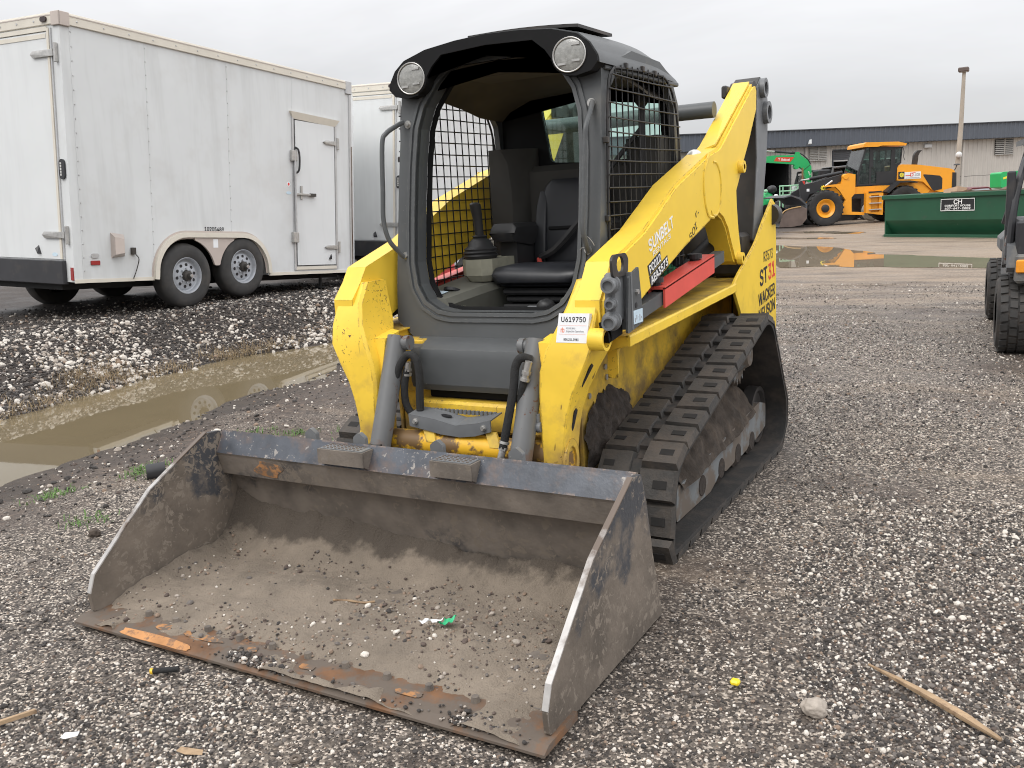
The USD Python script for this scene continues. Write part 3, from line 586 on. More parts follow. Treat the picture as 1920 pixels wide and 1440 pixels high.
def shell_sec(y, k):
    w_ = 1 - 0.035 * max(0.0, (y - 0.6) / 0.37) ** 2
    o_ = [(x * w_, yy_, z) for x, yy_, z in roof_sec(y, k)]; i2 = [(x * 0.965 * w_, y, 1.885 + (z - 1.885) * 0.80) for x, yy_, z in roof_sec(y, k)]
    return o_ + i2[::-1]
def roof_k(y):
    if y < 0.42: return np.interp(y, [0.05, 0.07, 0.25, 0.42], [0.985, 1.0, 1.05, 1.07])
    return 1.07 * max(0.02, 1 - ((y - 0.42) / 0.548) ** 2.7) ** (1 / 2.4)
secs = [shell_sec(y, roof_k(y)) for y in (0.052, 0.07, 0.16, 0.25, 0.33, 0.42, 0.50, 0.57, 0.64, 0.70, 0.75, 0.80, 0.84, 0.875, 0.905, 0.93, 0.95, 0.962, 0.967)]
put(cabp, 'roof', loft(secs), 'cab', smooth=55)
put(cabp, 'roof_rear', prism(sbox(-0.46, 1.86, 0.46, 1.91), 'y', 0.93, 0.96), 'cab')
put(cabp, 'roof_lip', bx(0.462, 0.4885, 0.125, 0.95, 1.868, 1.886, 0.004), 'cab'); put(cabp, 'roof_lip', bx(-0.4885, -0.462, 0.125, 0.95, 1.868, 1.886, 0.004), 'cab')
put(cabp, 'roof_hatch', loft([[(x, y, 2.061 + k - 0.16 * max(0, x) ** 2 * 0.9) for x in np.linspace(-0.10, 0.40, 9)] + [(x, y, 2.061 + k - 0.012 - 0.16 * max(0, x) ** 2 * 0.9) for x in np.linspace(0.40, -0.10, 9)] for y, k in ((0.075, 0.002), (0.40, 0.006))]), 'dark_metal')
hl_ = [(-0.452, 1.855), (-0.40, 1.90), (-0.28, 1.945), (0.0, 1.962), (0.28, 1.945), (0.40, 1.90), (0.452, 1.855)]
put(cabp, 'headliner', loft([[(x, y, z - d) for x, z in hl_] + [(x, y, z - d + 0.012) for x, z in hl_[::-1]] for y, d in ((0.135, 0.0), (0.40, 0.0), (0.55, 0.02), (0.70, 0.05), (0.92, 0.06))]), 'headliner', smooth=30)
put(cabp, 'roof_duct', bx(-0.22, 0.22, 0.20, 0.42, 1.915, 1.945, 0.01), 'headliner')
# dark brow with the two work lamps
bo = rpoly([(-0.497, 1.888), (-0.492, 1.915), (-0.46, 1.965), (-0.41, 2.002), (-0.30, 2.033), (-0.15, 2.049), (0.0, 2.055), (0.15, 2.049), (0.30, 2.033), (0.41, 2.002), (0.46, 1.965), (0.492, 1.915), (0.497, 1.888),
            (0.465, 1.855), (0.40, 1.843), (0.345, 1.850), (0.315, 1.89), (0.268, 1.955), (0.215, 1.998), (0.0, 2.008), (-0.215, 1.998), (-0.268, 1.955), (-0.315, 1.89), (-0.345, 1.850), (-0.40, 1.843), (-0.465, 1.855)], 0.004)
brow = put(ctl, 'brow', prism(bo.buffer(-0.003), 'y', 0.040, 0.118), 'cab_dark', smooth=20)
for s in (-1, 1):
    c = np.array([0.375 * s, 0.064, 1.925])
    pod = lathe([(0.0, -0.062), (0.072, -0.062), (0.080, -0.04), (0.082, 0.0)], (0, 0, 0), 'y', 28); pod.invert() if pod.volume < 0 else None
    pod.vertices = np.array(pod.vertices) * [1.04, -1 * -1.0, 0.93] + c + [0, 0.02, 0]
    hp = put(ctl, 'work_lamp', trimesh.Trimesh(np.array(lathe([(0.064, -0.026), (0.071, -0.027), (0.078, -0.022), (0.080, 0.03), (0.0, 0.03)], (0, 0, 0), 'y', 30).vertices) * [1.02, 1, 0.93] + c, lathe([(0.064, -0.026), (0.071, -0.027), (0.078, -0.022), (0.080, 0.03), (0.0, 0.03)], (0, 0, 0), 'y', 30).faces, process=False), 'cab_dark', smooth=35)
    put(hp, 'lens', trimesh.Trimesh(np.array(lathe([(0.0, -0.032), (0.03, -0.0315), (0.052, -0.029), (0.066, -0.023)], (0, 0, 0), 'y', 30).vertices) * [1.02, 1, 0.93] + c, lathe([(0.0, -0.032), (0.03, -0.0315), (0.052, -0.029), (0.066, -0.023)], (0, 0, 0), 'y', 30).faces, process=False), 'lamp_face', smooth=True)
    put(hp, 'lens_ring', trimesh.Trimesh(np.array(lathe([(0.0645, -0.026), (0.066, -0.0285), (0.0695, -0.029), (0.071, -0.0265)], (0, 0, 0), 'y', 30).vertices) * [1.02, 1, 0.93] + c, lathe([(0.0645, -0.026), (0.066, -0.0285), (0.0695, -0.029), (0.071, -0.0265)], (0, 0, 0), 'y', 30).faces, process=False), 'steel', smooth=True)
    put(hp, 'reflector_bar', merge(*[bx(c[0] + dx - 0.017, c[0] + dx + 0.017, c[1] - 0.0335, c[1] - 0.028, c[2] + dz - 0.004, c[2] + dz + 0.004) for dx, dz in ((-0.03, -0.032), (0.03, -0.024), (0.03, 0.036))]), 'steel')
# grab handles, bolts
for s, P in ((-1, [(-0.462, 0.075, 1.755), (-0.462, 0.02, 1.735), (-0.478, -0.03, 1.705), (-0.488, -0.05, 1.66), (-0.487, -0.075, 1.45), (-0.487, -0.085, 1.34), (-0.474, -0.075, 1.255), (-0.455, -0.035, 1.20), (-0.445, -0.012, 1.175)]),
             (1, [(0.447, 0.078, 1.75), (0.449, 0.05, 1.71), (0.452, 0.0, 1.655), (0.450, -0.012, 1.60), (0.447, -0.03, 1.45), (0.445, -0.05, 1.28), (0.449, -0.04, 1.22), (0.447, -0.012, 1.175)])):
    put(ctl, 'grab_handle', tube(P, 0.0105, 9, 5), 'cab' if s > 0 else 'cab', smooth=40)
    for z in (1.744, 1.182):
        c = (0.44 * s, fy(z), z)
        put(ctl, 'bolt', merge(cyl((c[0], c[1] - 0.006, c[2]), (c[0], c[1], c[2]), 0.017, 16), cyl((c[0], c[1] - 0.017, c[2]), (c[0], c[1] - 0.006, c[2]), 0.0105, 6)), 'steel')
put(ctl, 'tie_wire', tube([(0.452, -0.022, 1.19), (0.44, -0.03, 1.215), (0.452, -0.028, 1.235), (0.468, -0.02, 1.215), (0.474, -0.015, 1.20)], 0.0016, 5, 4), 'steel')
put(ctl, 'tie_wire', tube([(0.452, -0.022, 1.19), (0.43, -0.025, 1.195), (0.415, -0.022, 1.185)], 0.0016, 5, 4), 'steel')

# ---- cab interior
put(ctl, 'cab_floor', bx(-0.455, 0.455, 0.06, 0.92, 0.80, 0.90), 'cab_dark')
put(ctl, 'lower_wall', bx(-0.484, -0.456, 0.05, 0.955, 0.93, 0.99), 'cab'); put(ctl, 'lower_wall', bx(0.456, 0.484, 0.05, 0.955, 0.93, 0.99), 'cab')
for s in (-1, 1):
    con = loft([[(x, 0.05, z) for x, z in ((-0.45, 0.90), (-0.30, 0.90), (-0.27, 0.955), (-0.285, 0.985), (-0.45, 1.0))], [(x, 0.34, z) for x, z in ((-0.45, 0.90), (-0.24, 0.90), (-0.225, 0.99), (-0.25, 1.02), (-0.45, 1.035))], [(x, 0.75, z) for x, z in ((-0.45, 0.90), (-0.24, 0.90), (-0.22, 1.01), (-0.25, 1.055), (-0.45, 1.08))]])
    cp = put(ctl, 'side_console', con if s < 0 else mirror(con), 'olive', smooth=25)
    f = lambda m: m if s < 0 else mirror(m)
    put(cp, 'speaker_grille', f(merge(*[bx(-0.2695 - 0.004, -0.2695 + 0.003, 0.10 + k * 0.014, 0.107 + k * 0.014, 0.915, 0.915 + 0.05 * math.sin(0.35 + k * 0.2), 0.0) for k in range(12)])), 'beige')
    put(cp, 'cup_holder', f(trimesh.Trimesh(np.array(cyl((-0.35, 0.20, 1.0), (-0.35, 0.205, 1.012), 0.04, 20).vertices), cyl((-0.35, 0.20, 1.0), (-0.35, 0.205, 1.012), 0.04, 20).faces, process=False)), 'ink')
    put(cp, 'paper_label', f(hull([(-0.43, 0.07, 1.002), (-0.34, 0.07, 0.996), (-0.34, 0.155, 1.006), (-0.43, 0.155, 1.013), (-0.43, 0.07, 1.004), (-0.34, 0.155, 1.008)])), 'pale_label')
    jp = put(ctl, 'joystick', f(loft([[(-0.31 + r_ * math.cos(a), 0.405 + dy + r_ * 1.05 * math.sin(a), z) for a in np.linspace(0, 2 * np.pi, 14)[:-1]] for r_, z, dy in ((0.02, 1.235, 0), (0.021, 1.30, -0.005), (0.024, 1.34, -0.012), (0.027, 1.372, -0.02), (0.026, 1.388, -0.024), (0.014, 1.396, -0.026))])), 'black', smooth=35)
    put(jp, 'rubber_boot', f(loft([[(-0.31 + r_ * math.cos(a), 0.405 + r_ * 1.05 * math.sin(a), z) for a in np.linspace(0, 2 * np.pi, 22)[:-1]] for r_, z in ((0.072, 1.135), (0.082, 1.15), (0.076, 1.158), (0.083, 1.166), (0.074, 1.174), (0.077, 1.182), (0.06, 1.195), (0.052, 1.215), (0.03, 1.232), (0.036, 1.24), (0.02, 1.246))])), 'black', smooth=35)
    put(jp, 'joystick_box', f(loft([[(-0.31 + k * x, 0.43 + k * y, z) for x, y in ((-0.075, -0.07), (-0.04, -0.10), (0.045, -0.10), (0.082, -0.06), (0.095, 0.20), (-0.075, 0.20))] for k, z in ((0.72, 1.03), (0.97, 1.06), (1.0, 1.095), (1.0, 1.135))])), 'beige')
    put(ctl, 'armrest', f(merge(loft([[(x, y, z) for x, z in ((-0.30, 1.225 - d), (-0.19, 1.225 - d), (-0.175, 1.245), (-0.175, 1.27 + e), (-0.195, 1.29 + e), (-0.295, 1.29 + e), (-0.315, 1.27 + e), (-0.315, 1.245))] for y, d, e in ((0.50, -0.01, -0.03), (0.52, 0.02, 0), (0.68, 0.045, 0.0), (0.78, 0.03, -0.005), (0.795, 0.0, -0.02))]), bx(-0.29, -0.20, 0.56, 0.80, 1.02, 1.20))), 'black', smooth=35)
# seat
def cushion(path, w, th, seed=0):
    """A padded slab lofted along (y,z) points with half width w[i] and thickness th[i]."""
    R = []
    P = np.array(path, float); T = np.gradient(P, axis=0); T /= np.linalg.norm(T, axis=1, keepdims=True)
    for p, t, ww, h in zip(P, T, w, th):
        nrm = np.array([-t[1], t[0]]); ring = []
        for a in np.linspace(0, 2 * np.pi, 25)[:-1]:
            cx, sx = math.cos(a), math.sin(a)
            e = 0.35
            ring.append((ww * np.sign(cx) * abs(cx) ** e, *(p + nrm * h * np.sign(sx) * abs(sx) ** e)))
        R.append(ring)
    return loft(R)
put(ctl, 'seat_cushion', cushion([(0.36, 1.02), (0.365, 1.04), (0.39, 1.05), (0.52, 1.055), (0.70, 1.035), (0.76, 1.03)], [0.19, 0.225, 0.235, 0.23, 0.22, 0.2], [0.03, 0.045, 0.05, 0.05, 0.05, 0.03]), 'vinyl', smooth=40)
put(ctl, 'seat_base', merge(bx(-0.19, 0.19, 0.38, 0.74, 0.965, 0.995, 0.01), bx(-0.185, 0.185, 0.40, 0.72, 0.93, 0.955, 0.008), bx(-0.20, 0.20, 0.39, 0.72, 0.898, 0.92, 0.008)), 'black')
bk = put(ctl, 'seat_backrest', cushion([(0.78, 1.06), (0.782, 1.10), (0.79, 1.22), (0.81, 1.36), (0.825, 1.45), (0.83, 1.485)], [0.17, 0.20, 0.205, 0.185, 0.16, 0.13], [0.03, 0.045, 0.045, 0.04, 0.035, 0.02]), 'vinyl', smooth=40)
for s in (-1, 1):
    m = cushion([(0.74, 1.08), (0.745, 1.12), (0.755, 1.22), (0.785, 1.36), (0.805, 1.43)], [0.028, 0.034, 0.034, 0.028, 0.02], [0.02, 0.028, 0.028, 0.022, 0.012]); m.apply_translation([0.165 * s, 0, 0]); put(bk, 'side_bolster', m, 'vinyl', smooth=40)
put(bk, 'seam', bx(-0.12, 0.12, 0.738, 0.758, 1.245, 1.262, 0.004), 'cab_dark')
put(ctl, 'seat_belt', tube([(0.16, 0.745, 1.40), (0.06, 0.715, 1.28), (-0.06, 0.70, 1.16), (-0.15, 0.70, 1.115)], 0.017, 6, 4), 'black')
put(ctl, 'belt_buckle', bx(-0.165, -0.14, 0.685, 0.70, 1.085, 1.115, 0.004), 'red')
put(ctl, 'seat_belt', merge(tube([(0.37, 0.78, 1.87), (0.372, 0.775, 1.78), (0.372, 0.77, 1.70), (0.372, 0.765, 1.4), (0.372, 0.76, 1.05)], [0.03] * 5 + [0.016] * 16, 6, 5), tube([(0.372, 0.77, 1.69), (0.25, 0.74, 1.55), (0.16, 0.66, 1.40)], 0.012, 5, 4)), 'black')
# trim around the rear of the seat
tr = []
for s in (-1, 1):
    m = loft([[(x, y, z) for x, y in ((-0.45, 0.76), (-0.33 - 0.015 * k, 0.765), (-0.285 - 0.01 * k, 0.80), (-0.25, 0.87), (-0.25, 0.92), (-0.45, 0.92))] for k, z in ((0, 0.95), (0, 1.45), (1, 1.58), (3, 1.635), (4, 1.65))])
    tr.append(m if s < 0 else mirror(m))
tr.append(bx(-0.30, 0.30, 0.84, 0.92, 0.95, 1.56, 0.03))
put(ctl, 'rear_trim', merge(*tr), 'trim', smooth=30)
put(ctl, 'lap_knob', blob((0.17, 0.13, 0.945), (0.04, 0.04, 0.032), 2, 0.12, 2), 'black', smooth=40)
put(ctl, 'lap_lever', merge(bx(0.07, 0.16, 0.12, 0.16, 0.90, 0.945, 0.012)), 'grey_metal')

# ---- lift arms: upper beam with rear tower, front leg bent inwards
YO = [(-0.192, 1.150), (0.128, 1.249), (0.506, 1.423), (0.946, 1.557), (1.09, 1.585), (1.14, 1.605), (1.335, 1.719), (1.70, 1.925), (1.752, 1.936), (1.775, 1.90), (1.77, 1.798), (1.621, 1.622), (1.508, 1.509), (1.428, 1.418), (1.389, 1.378), (1.40, 1.29), (1.421, 1.187), (1.46, 1.084), (1.45, 1.03), (1.405, 1.008), (1.345, 1.03), (1.277, 1.114), (1.217, 1.197), (1.148, 1.249), (1.089, 1.269), (0.992, 1.255), (0.59, 1.144), (0.289, 1.046), (0.033, 0.958), (-0.10, 0.90), (-0.20, 0.88), (-0.30, 0.92), (-0.30, 1.02), (-0.235, 1.09)]
arm_poly = Polygon(YO).buffer(0)
for s in (1, -1):
    f = (lambda m: m) if s > 0 else mirror
    ch = 0.022
    core = prism(arm_poly, 'x', 0.52 + 0.0, 0.63 - ch)
    cham = loft([[(0.63 - ch, y, z) for y, z in arm_poly.exterior.coords[:-1]], [(0.63 - 0.006, y, z) for y, z in [tuple(p) for p in np.array(arm_poly.exterior.coords[:-1])]]], cap=False)
    inner = arm_poly.buffer(-0.014, join_style=2)
    plate = prism(inner if inner.geom_type == 'Polygon' else max(inner.geoms, key=lambda a: a.area), 'x', 0.63 - ch, 0.63)
    core2 = prism(arm_poly, 'x', 0.52, 0.619)
    ap = put(ctl, 'lift_arm', f(merge(core2, prism(inner if inner.geom_type == 'Polygon' else max(inner.geoms, key=lambda a: a.area), 'x', 0.6185, 0.63))), 'yellow', smooth=18)
    # raised panel edge on the tower front and pressed ring
    rg = []
    for r0, c, k in ((0.115, (1.02, 1.395), 1.0),):
        pts = [(0.628, c[0] + 0.10 * math.cos(a), c[1] + 0.125 * math.sin(a)) for a in np.linspace(-2.2, 1.75, 26)]
        rg.append(tube(pts, 0.0065, 6, 1, False))
    rg.append(tube([(0.629, 0.945, 1.555), (0.629, 0.865, 1.47), (0.629, 0.86, 1.37), (0.629, 0.91, 1.28), (0.629, 1.0, 1.262)], 0.007, 6, 5))
    put(ap, 'pressed_ring', f(merge(*rg)), 'yellow', smooth=40)
    put(ap, 'tower_plate', f(hull([(0.524, 1.10, 1.566), (0.61, 1.10, 1.594), (0.524, 1.70, 1.942), (0.61, 1.70, 1.942), (0.524, 1.10, 1.58), (0.61, 1.10, 1.604), (0.524, 1.70, 1.93), (0.61, 1.70, 1.93)])), 'yellow')
    # front leg
    Z = np.array([1.088, 1.0, 0.92, 0.84, 0.76, 0.68, 0.60, 0.52, 0.44, 0.36, 0.29])
    XO = np.array([0.606, 0.608, 0.609, 0.602, 0.565, 0.527, 0.502, 0.488, 0.481, 0.479, 0.478]); XI = np.array([0.492, 0.481, 0.453, 0.415, 0.390, 0.383, 0.384, 0.385, 0.386, 0.387, 0.388])
    YF = np.array([-0.232, -0.297, -0.339, -0.362, -0.366, -0.365, -0.368, -0.369, -0.372, -0.372, -0.365]); YR = np.array([-0.10, -0.10, -0.12, -0.17, -0.205, -0.225, -0.235, -0.24, -0.245, -0.25, -0.25])
    rings = []
    for z, xo, xi, yf, yr in zip(Z, XO, XI, YF, YR):
        rings.append([(xi + 0.012, yf, z), (xo - 0.006, yf, z), (xo, yf + 0.006, z), (xo, yr, z), (xi, yr, z), (xi, yf + 0.012, z)])
    leg = loft(rings)
    lp = put(ctl, 'arm_leg', f(leg), 'yellow_worn', smooth=22)
    # side wing joining beam and leg, tube boss
    put(lp, 'side_wing', f(loft([[(0.56, -0.12, z0), (0.602, -0.12, z0), (0.602, y1, z1), (0.56, y1, z1)] for z0, z1, y1 in ((0.94, 0.92, 0.0), (0.80, 0.86, -0.03), (0.70, 0.80, -0.10))])), 'yellow_worn')
    bo_ = lathe([(0.030, 0.0), (0.030, 0.06), (0.041, 0.06), (0.041, 0.0)], (0.60, -0.36 + 0.02, 0.885), 'x', 20)
    if s > 0: put(lp, 'tube_boss', f(merge(bo_, cyl((0.60, -0.34, 0.885), (0.605, -0.34, 0.885), 0.033, 16))), 'yellow_worn', smooth=40)
    for (z0, z1) in ((0.70, 0.79), (0.53, 0.62)):
        xo = np.interp((z0 + z1) / 2, Z[::-1], XO[::-1]); dx = (np.interp(z1, Z[::-1], XO[::-1]) - np.interp(z0, Z[::-1], XO[::-1]))
        yy = -0.305
        put(lp, 'slot', f(hull([(xo - dx / 2 + e, yy + a, z0 + b_) for e in (-0.003, 0.0025) for a, b_ in ((-0.012, 0.01), (0.012, 0.01), (0, 0))] + [(xo + dx / 2 + e, yy + a, z1 + b_) for e in (-0.003, 0.0025) for a, b_ in ((-0.012, -0.01), (0.012, -0.01), (0, 0))])), 'ink')
    br = lathe([(0.035, -0.004), (0.035, 0.012), (0.056, 0.012), (0.056, -0.004)], (0.479, -0.315, 0.42), 'x', 22)
    v = np.array(br.vertices); v[:, 2] = 0.42 + (v[:, 2] - 0.42) * 1.5; br.vertices = v
    put(lp, 'pivot_boss', f(br), 'yellow_worn', smooth=40)
    ds = cyl((0.479, -0.315, 0.42), (0.482, -0.315, 0.42), 0.036, 18); v = np.array(ds.vertices); v[:, 2] = 0.42 + (v[:, 2] - 0.42) * 1.5; ds.vertices = v
    put(lp, 'pivot_recess', f(ds), 'tube_worn', smooth=40)
    # inner gusset next to the tilt cylinder
    put(lp, 'gusset', f(hull([(0.36, -0.30, 0.86), (0.42, -0.30, 0.86), (0.36, -0.20, 0.88), (0.44, -0.16, 0.88), (0.40, -0.33, 0.60), (0.395, -0.25, 0.60)])), 'yellow_worn')
    # tilt cylinder
    c0, c1 = np.array([0.331, -0.255, 0.862]), np.array([0.331, -0.435, 0.425])
    cp_ = put(ctl, 'tilt_cylinder', f(merge(cyl(c0, c1, 0.043, 24), cyl(c1, c1 + (c1 - c0) / np.linalg.norm(c1 - c0) * 0.05, 0.03, 18))), 'cyl', smooth=40)
    put(cp_, 'pin', f(merge(cyl((0.27, -0.265, 0.84), (0.392, -0.265, 0.84), 0.024, 18), cyl((0.262, -0.265, 0.84), (0.285, -0.265, 0.84), 0.031, 18))), 'cyl', smooth=40)
    put(cp_, 'clevis', f(merge(hull([(0.30 + a, -0.455 + b_, 0.42 + c_) for a in (0, 0.06) for b_, c_ in ((-0.05, 0.03), (0.045, 0.035), (0.04, -0.10), (-0.06, -0.10))]))), 'dark_metal')
    # rear link, rear pivot pins
    lk = rpoly([(1.82, 1.93), (1.90, 1.985), (2.02, 1.95), (2.055, 1.86), (2.05, 1.72), (2.02, 1.54), (1.955, 1.34), (1.93, 1.10), (1.72, 1.10), (1.77, 1.34), (1.81, 1.55), (1.80, 1.72)], 0.02)
    kp = put(ctl, 'rear_link', f(merge(prism(lk, 'x', 0.48, 0.612))), 'dark_metal', smooth=20)
    put(kp, 'link_face', f(prism(lk.buffer(-0.006), 'x', 0.612, 0.617)), 'grey_metal')
    put(kp, 'link_foot', f(bx(0.44, 0.60, 1.55, 1.95, 0.93, 1.16, 0.02)), 'dark_metal')
    for yy, zz, r_ in ((1.915, 1.925, 0.052), (1.985, 1.80, 0.06)):
        put(kp, 'link_boss', f(lathe([(0.0, 0.0), (r_ * 0.62, 0.0), (r_ * 0.62, 0.022), (r_, 0.022), (r_, -0.15), (0, -0.15)], (0.622, yy, zz), 'x', 24)), 'grey_metal', smooth=40)
    put(ap, 'tower_head', f(merge(cyl((0.50, 1.76, 1.90), (0.62, 1.76, 1.90), 0.05, 20), bx(0.488, 0.52, 1.60, 1.70, 1.86, 1.925, 0.008))), 'dark_metal', smooth=40)
    for yy, zz in ((1.43, 1.50), (1.40, 1.04)):
        put(ap, 'pin_eye', f(merge(lathe([(0.014, 0.028), (0.03, 0.028), (0.033, 0.0), (0.0, 0.0)], (0.63, yy, zz), 'x', 18), cyl((0.63, yy, zz), (0.637, yy, zz), 0.016, 12))), 'yellow', smooth=40)
put(ctl, 'rear_cross_tube', cyl((-0.53, 1.35, 1.787), (0.53, 1.35, 1.787), 0.04, 24), 'cab', smooth=40)
put(ctl, 'front_cross_tube', cyl((-0.40, -0.325, 0.438), (0.40, -0.325, 0.438), 0.047, 28), 'tube_worn', smooth=40)
put(ctl, 'hose_fitting', merge(cyl((0.365, -0.36, 0.55), (0.39, -0.36, 0.55), 0.02, 12), cyl((0.375, -0.36, 0.53), (0.375, -0.36, 0.60), 0.009, 8)), 'grey_metal', smooth=40)
# step / hose bracket between the arms
bp_ = Polygon([(-0.225, 0.563), (-0.10, 0.55), (0.0, 0.53), (0.10, 0.545), (0.165, 0.562), (0.165, 0.515), (0.09, 0.492), (0.02, 0.483), (-0.07, 0.488), (-0.14, 0.50), (-0.222, 0.512)])
sb = put(ctl, 'hose_bracket', merge(prism(bp_, 'y', -0.365, -0.357), loft([[(x, -0.357, z), (x, -0.27, z + 0.012), (x, -0.27, z + 0.006), (x, -0.357, z - 0.006)] for x, z in ((-0.225, 0.563), (-0.10, 0.55), (0.0, 0.53), (0.10, 0.545), (0.165, 0.562))])), 'grey_metal')
teeth = [bx(x - 0.006, x + 0.006, -0.275, -0.262, 0.553, 0.57) for x in np.arange(-0.21, 0.15, 0.02)]
put(sb, 'tread_teeth', merge(*teeth), 'grey_metal')
for x, z in ((-0.19, 0.535), (0.135, 0.53)):
    put(sb, 'bolt', merge(cyl((x, -0.372, z), (x, -0.364, z), 0.012, 14), cyl((x, -0.38, z), (x, -0.371, z), 0.008, 6)), 'steel')
for x in (-0.17, 0.13):
    put(sb, 'bracket_foot', hull([(x, -0.35, 0.51), (x + 0.05, -0.35, 0.51), (x + 0.03, -0.372, 0.455), (x + 0.08, -0.372, 0.455), (x, -0.34, 0.51), (x + 0.05, -0.34, 0.51), (x + 0.03, -0.36, 0.455), (x + 0.08, -0.36, 0.455)]), 'yellow_worn')
put(sb, 'slot', hull([(-0.07 + 0.025 * math.cos(a), -0.315 + 0.013 * math.sin(a), 0.552 + e - 0.003 * math.cos(a)) for a in np.linspace(0, 6, 10) for e in (0.0, 0.004)]), 'ink')
# hoses with steel ferrules
for P, r_ in (([(-0.365, -0.375, 0.465), (-0.345, -0.36, 0.55), (-0.318, -0.34, 0.65), (-0.293, -0.32, 0.735), (-0.25, -0.31, 0.795), (-0.207, -0.31, 0.785), (-0.194, -0.31, 0.72), (-0.20, -0.31, 0.63), (-0.205, -0.31, 0.545)], 0.0165),
              ([(-0.261, -0.30, 0.738), (-0.275, -0.31, 0.66), (-0.27, -0.31, 0.58), (-0.225, -0.30, 0.518)], 0.016),
              ([(0.247, -0.415, 0.47), (0.266, -0.40, 0.569), (0.286, -0.375, 0.70), (0.29, -0.36, 0.775), (0.312, -0.35, 0.81), (0.345, -0.33, 0.80)], 0.0165),
              ([(0.332, -0.37, 0.735), (0.316, -0.37, 0.68), (0.296, -0.36, 0.60), (0.279, -0.33, 0.53)], 0.014)):
    hp = put(ctl, 'hydraulic_hose', tube(P, r_, 10, 6), 'braid', smooth=50)
for a, b_ in (((-0.255, -0.30, 0.765), (-0.263, -0.30, 0.715)), ((-0.372, -0.38, 0.445), (-0.356, -0.368, 0.505)), ((0.352, -0.365, 0.80), (0.335, -0.37, 0.735)), ((0.24, -0.425, 0.43), (0.252, -0.41, 0.49))):
    a, b_ = np.array(a), np.array(b_)
    put(ctl, 'hose_ferrule', merge(cyl(a, b_, 0.014, 12), cyl(a * 0.45 + b_ * 0.55, a * 0.25 + b_ * 0.75, 0.0175, 6), cyl(a * 0.05 + b_ * 0.95, b_ * 1.12 - a * 0.12, 0.0195, 12)), 'steel', smooth=35)

# ---- chassis
ch_ = put(ctl, 'chassis', merge(bx(-0.43, 0.43, -0.13, 1.95, 0.24, 0.62, 0.01), bx(-0.43, -0.29, -0.135, 0.1, 0.60, 0.83, 0.006), bx(0.29, 0.43, -0.135, 0.1, 0.60, 0.83, 0.006), bx(-0.43, 0.43, 0.02, 1.95, 0.61, 0.86, 0.006)), 'yellow_muddy')
put(ch_, 'front_crossmember', bx(-0.30, 0.30, -0.205, -0.135, 0.46, 0.585, 0.012), 'yellow_worn')
put(ch_, 'front_seal', bx(-0.27, 0.27, -0.14, -0.10, 0.585, 0.62, 0.005), 'cab_dark')
for s in (1, -1):
    f = (lambda m: m) if s > 0 else mirror
    led = merge(hull([(0.42, -0.14, 0.868), (0.655, -0.14, 0.868), (0.42, 1.25, 0.925), (0.655, 1.25, 0.925), (0.42, -0.14, 0.862), (0.655, -0.14, 0.862), (0.42, 1.25, 0.919), (0.655, 1.25, 0.919)]))
    fp = put(ctl, 'fender_ledge', f(led), 'yellow_muddy')
    lip = loft([[(0.648, y, z), (0.660, y, z + 0.002), (0.664, y, z - 0.006), (0.664, y, z - 0.04), (0.655, y, z - 0.04)] for y, z in ((-0.14, 0.868), (0.5, 0.894), (1.25, 0.925))])
    put(fp, 'fender_lip', f(lip), 'yellow', smooth=25)
    put(fp, 'fender_end', f(hull([(0.56, -0.139, 0.862), (0.655, -0.139, 0.862), (0.655, -0.139, 0.83), (0.56, -0.139, 0.80), (0.56, -0.132, 0.862), (0.655, -0.132, 0.862), (0.655, -0.132, 0.83), (0.56, -0.132, 0.80)])), 'yellow_worn')
    sp = put(ctl, 'side_plate', f(merge(prism([(-0.13, 0.30), (-0.14, 0.86), (1.25, 0.915), (1.30, 0.62), (1.30, 0.40)], 'x', 0.432, 0.445))), 'yellow_muddy')
    for y, z in ((0.10, 0.70), (0.11, 0.655), (-0.06, 0.61), (0.62, 0.80), (0.33, 0.76)):
        put(sp, 'bolt', f(merge(cyl((0.445, y, z), (0.452, y, z), 0.012, 14))), 'steel')
    rp = rpoly([(1.205, 0.907), (1.25, 0.865), (1.33, 0.775), (1.40, 0.66), (1.45, 0.5), (2.03, 0.45), (2.056, 0.60), (2.058, 1.10), (2.04, 1.30), (1.985, 1.322), (1.778, 1.20), (1.614, 1.092), (1.309, 0.965)], 0.008)
    pp_ = put(ctl, 'rear_panel', f(prism(rp, 'x', 0.645, 0.66)), 'yellow', smooth=20)
    put(pp_, 'panel_edge', f(tube([(0.652, 1.206, 0.91), (0.652, 1.309, 0.965), (0.652, 1.614, 1.092), (0.652, 1.778, 1.20), (0.652, 1.985, 1.322)], 0.009, 6, 3)), 'yellow_worn')
    put(pp_, 'rear_stop', f(lathe([(0, 0.02), (0.045, 0.02), (0.06, 0.0), (0.06, -0.09), (0, -0.09)], (0.64, 2.05, 1.24), 'y', 20)), 'dark_metal', smooth=40)
    # rear deck between panel and hood, mud lying on it
    put(ctl, 'rear_deck', f(merge(bx(0.42, 0.645, 1.25, 2.03, 0.905, 0.925), bx(0.42, 0.645, 1.98, 2.03, 0.5, 0.92))), 'yellow_muddy')
put(ctl, 'engine_hood', merge(bx(-0.415, 0.415, 0.98, 1.98, 0.86, 1.33, 0.04), bx(-0.43, 0.43, 1.95, 2.04, 0.50, 1.25, 0.02)), 'dark_metal')
put(ctl, 'hood_post', bx(0.425, 0.45, 0.66, 0.69, 0.92, 1.12), 'yellow')
put(ctl, 'hood_post', bx(0.425, 0.45, 0.94, 0.97, 0.92, 1.20), 'yellow')
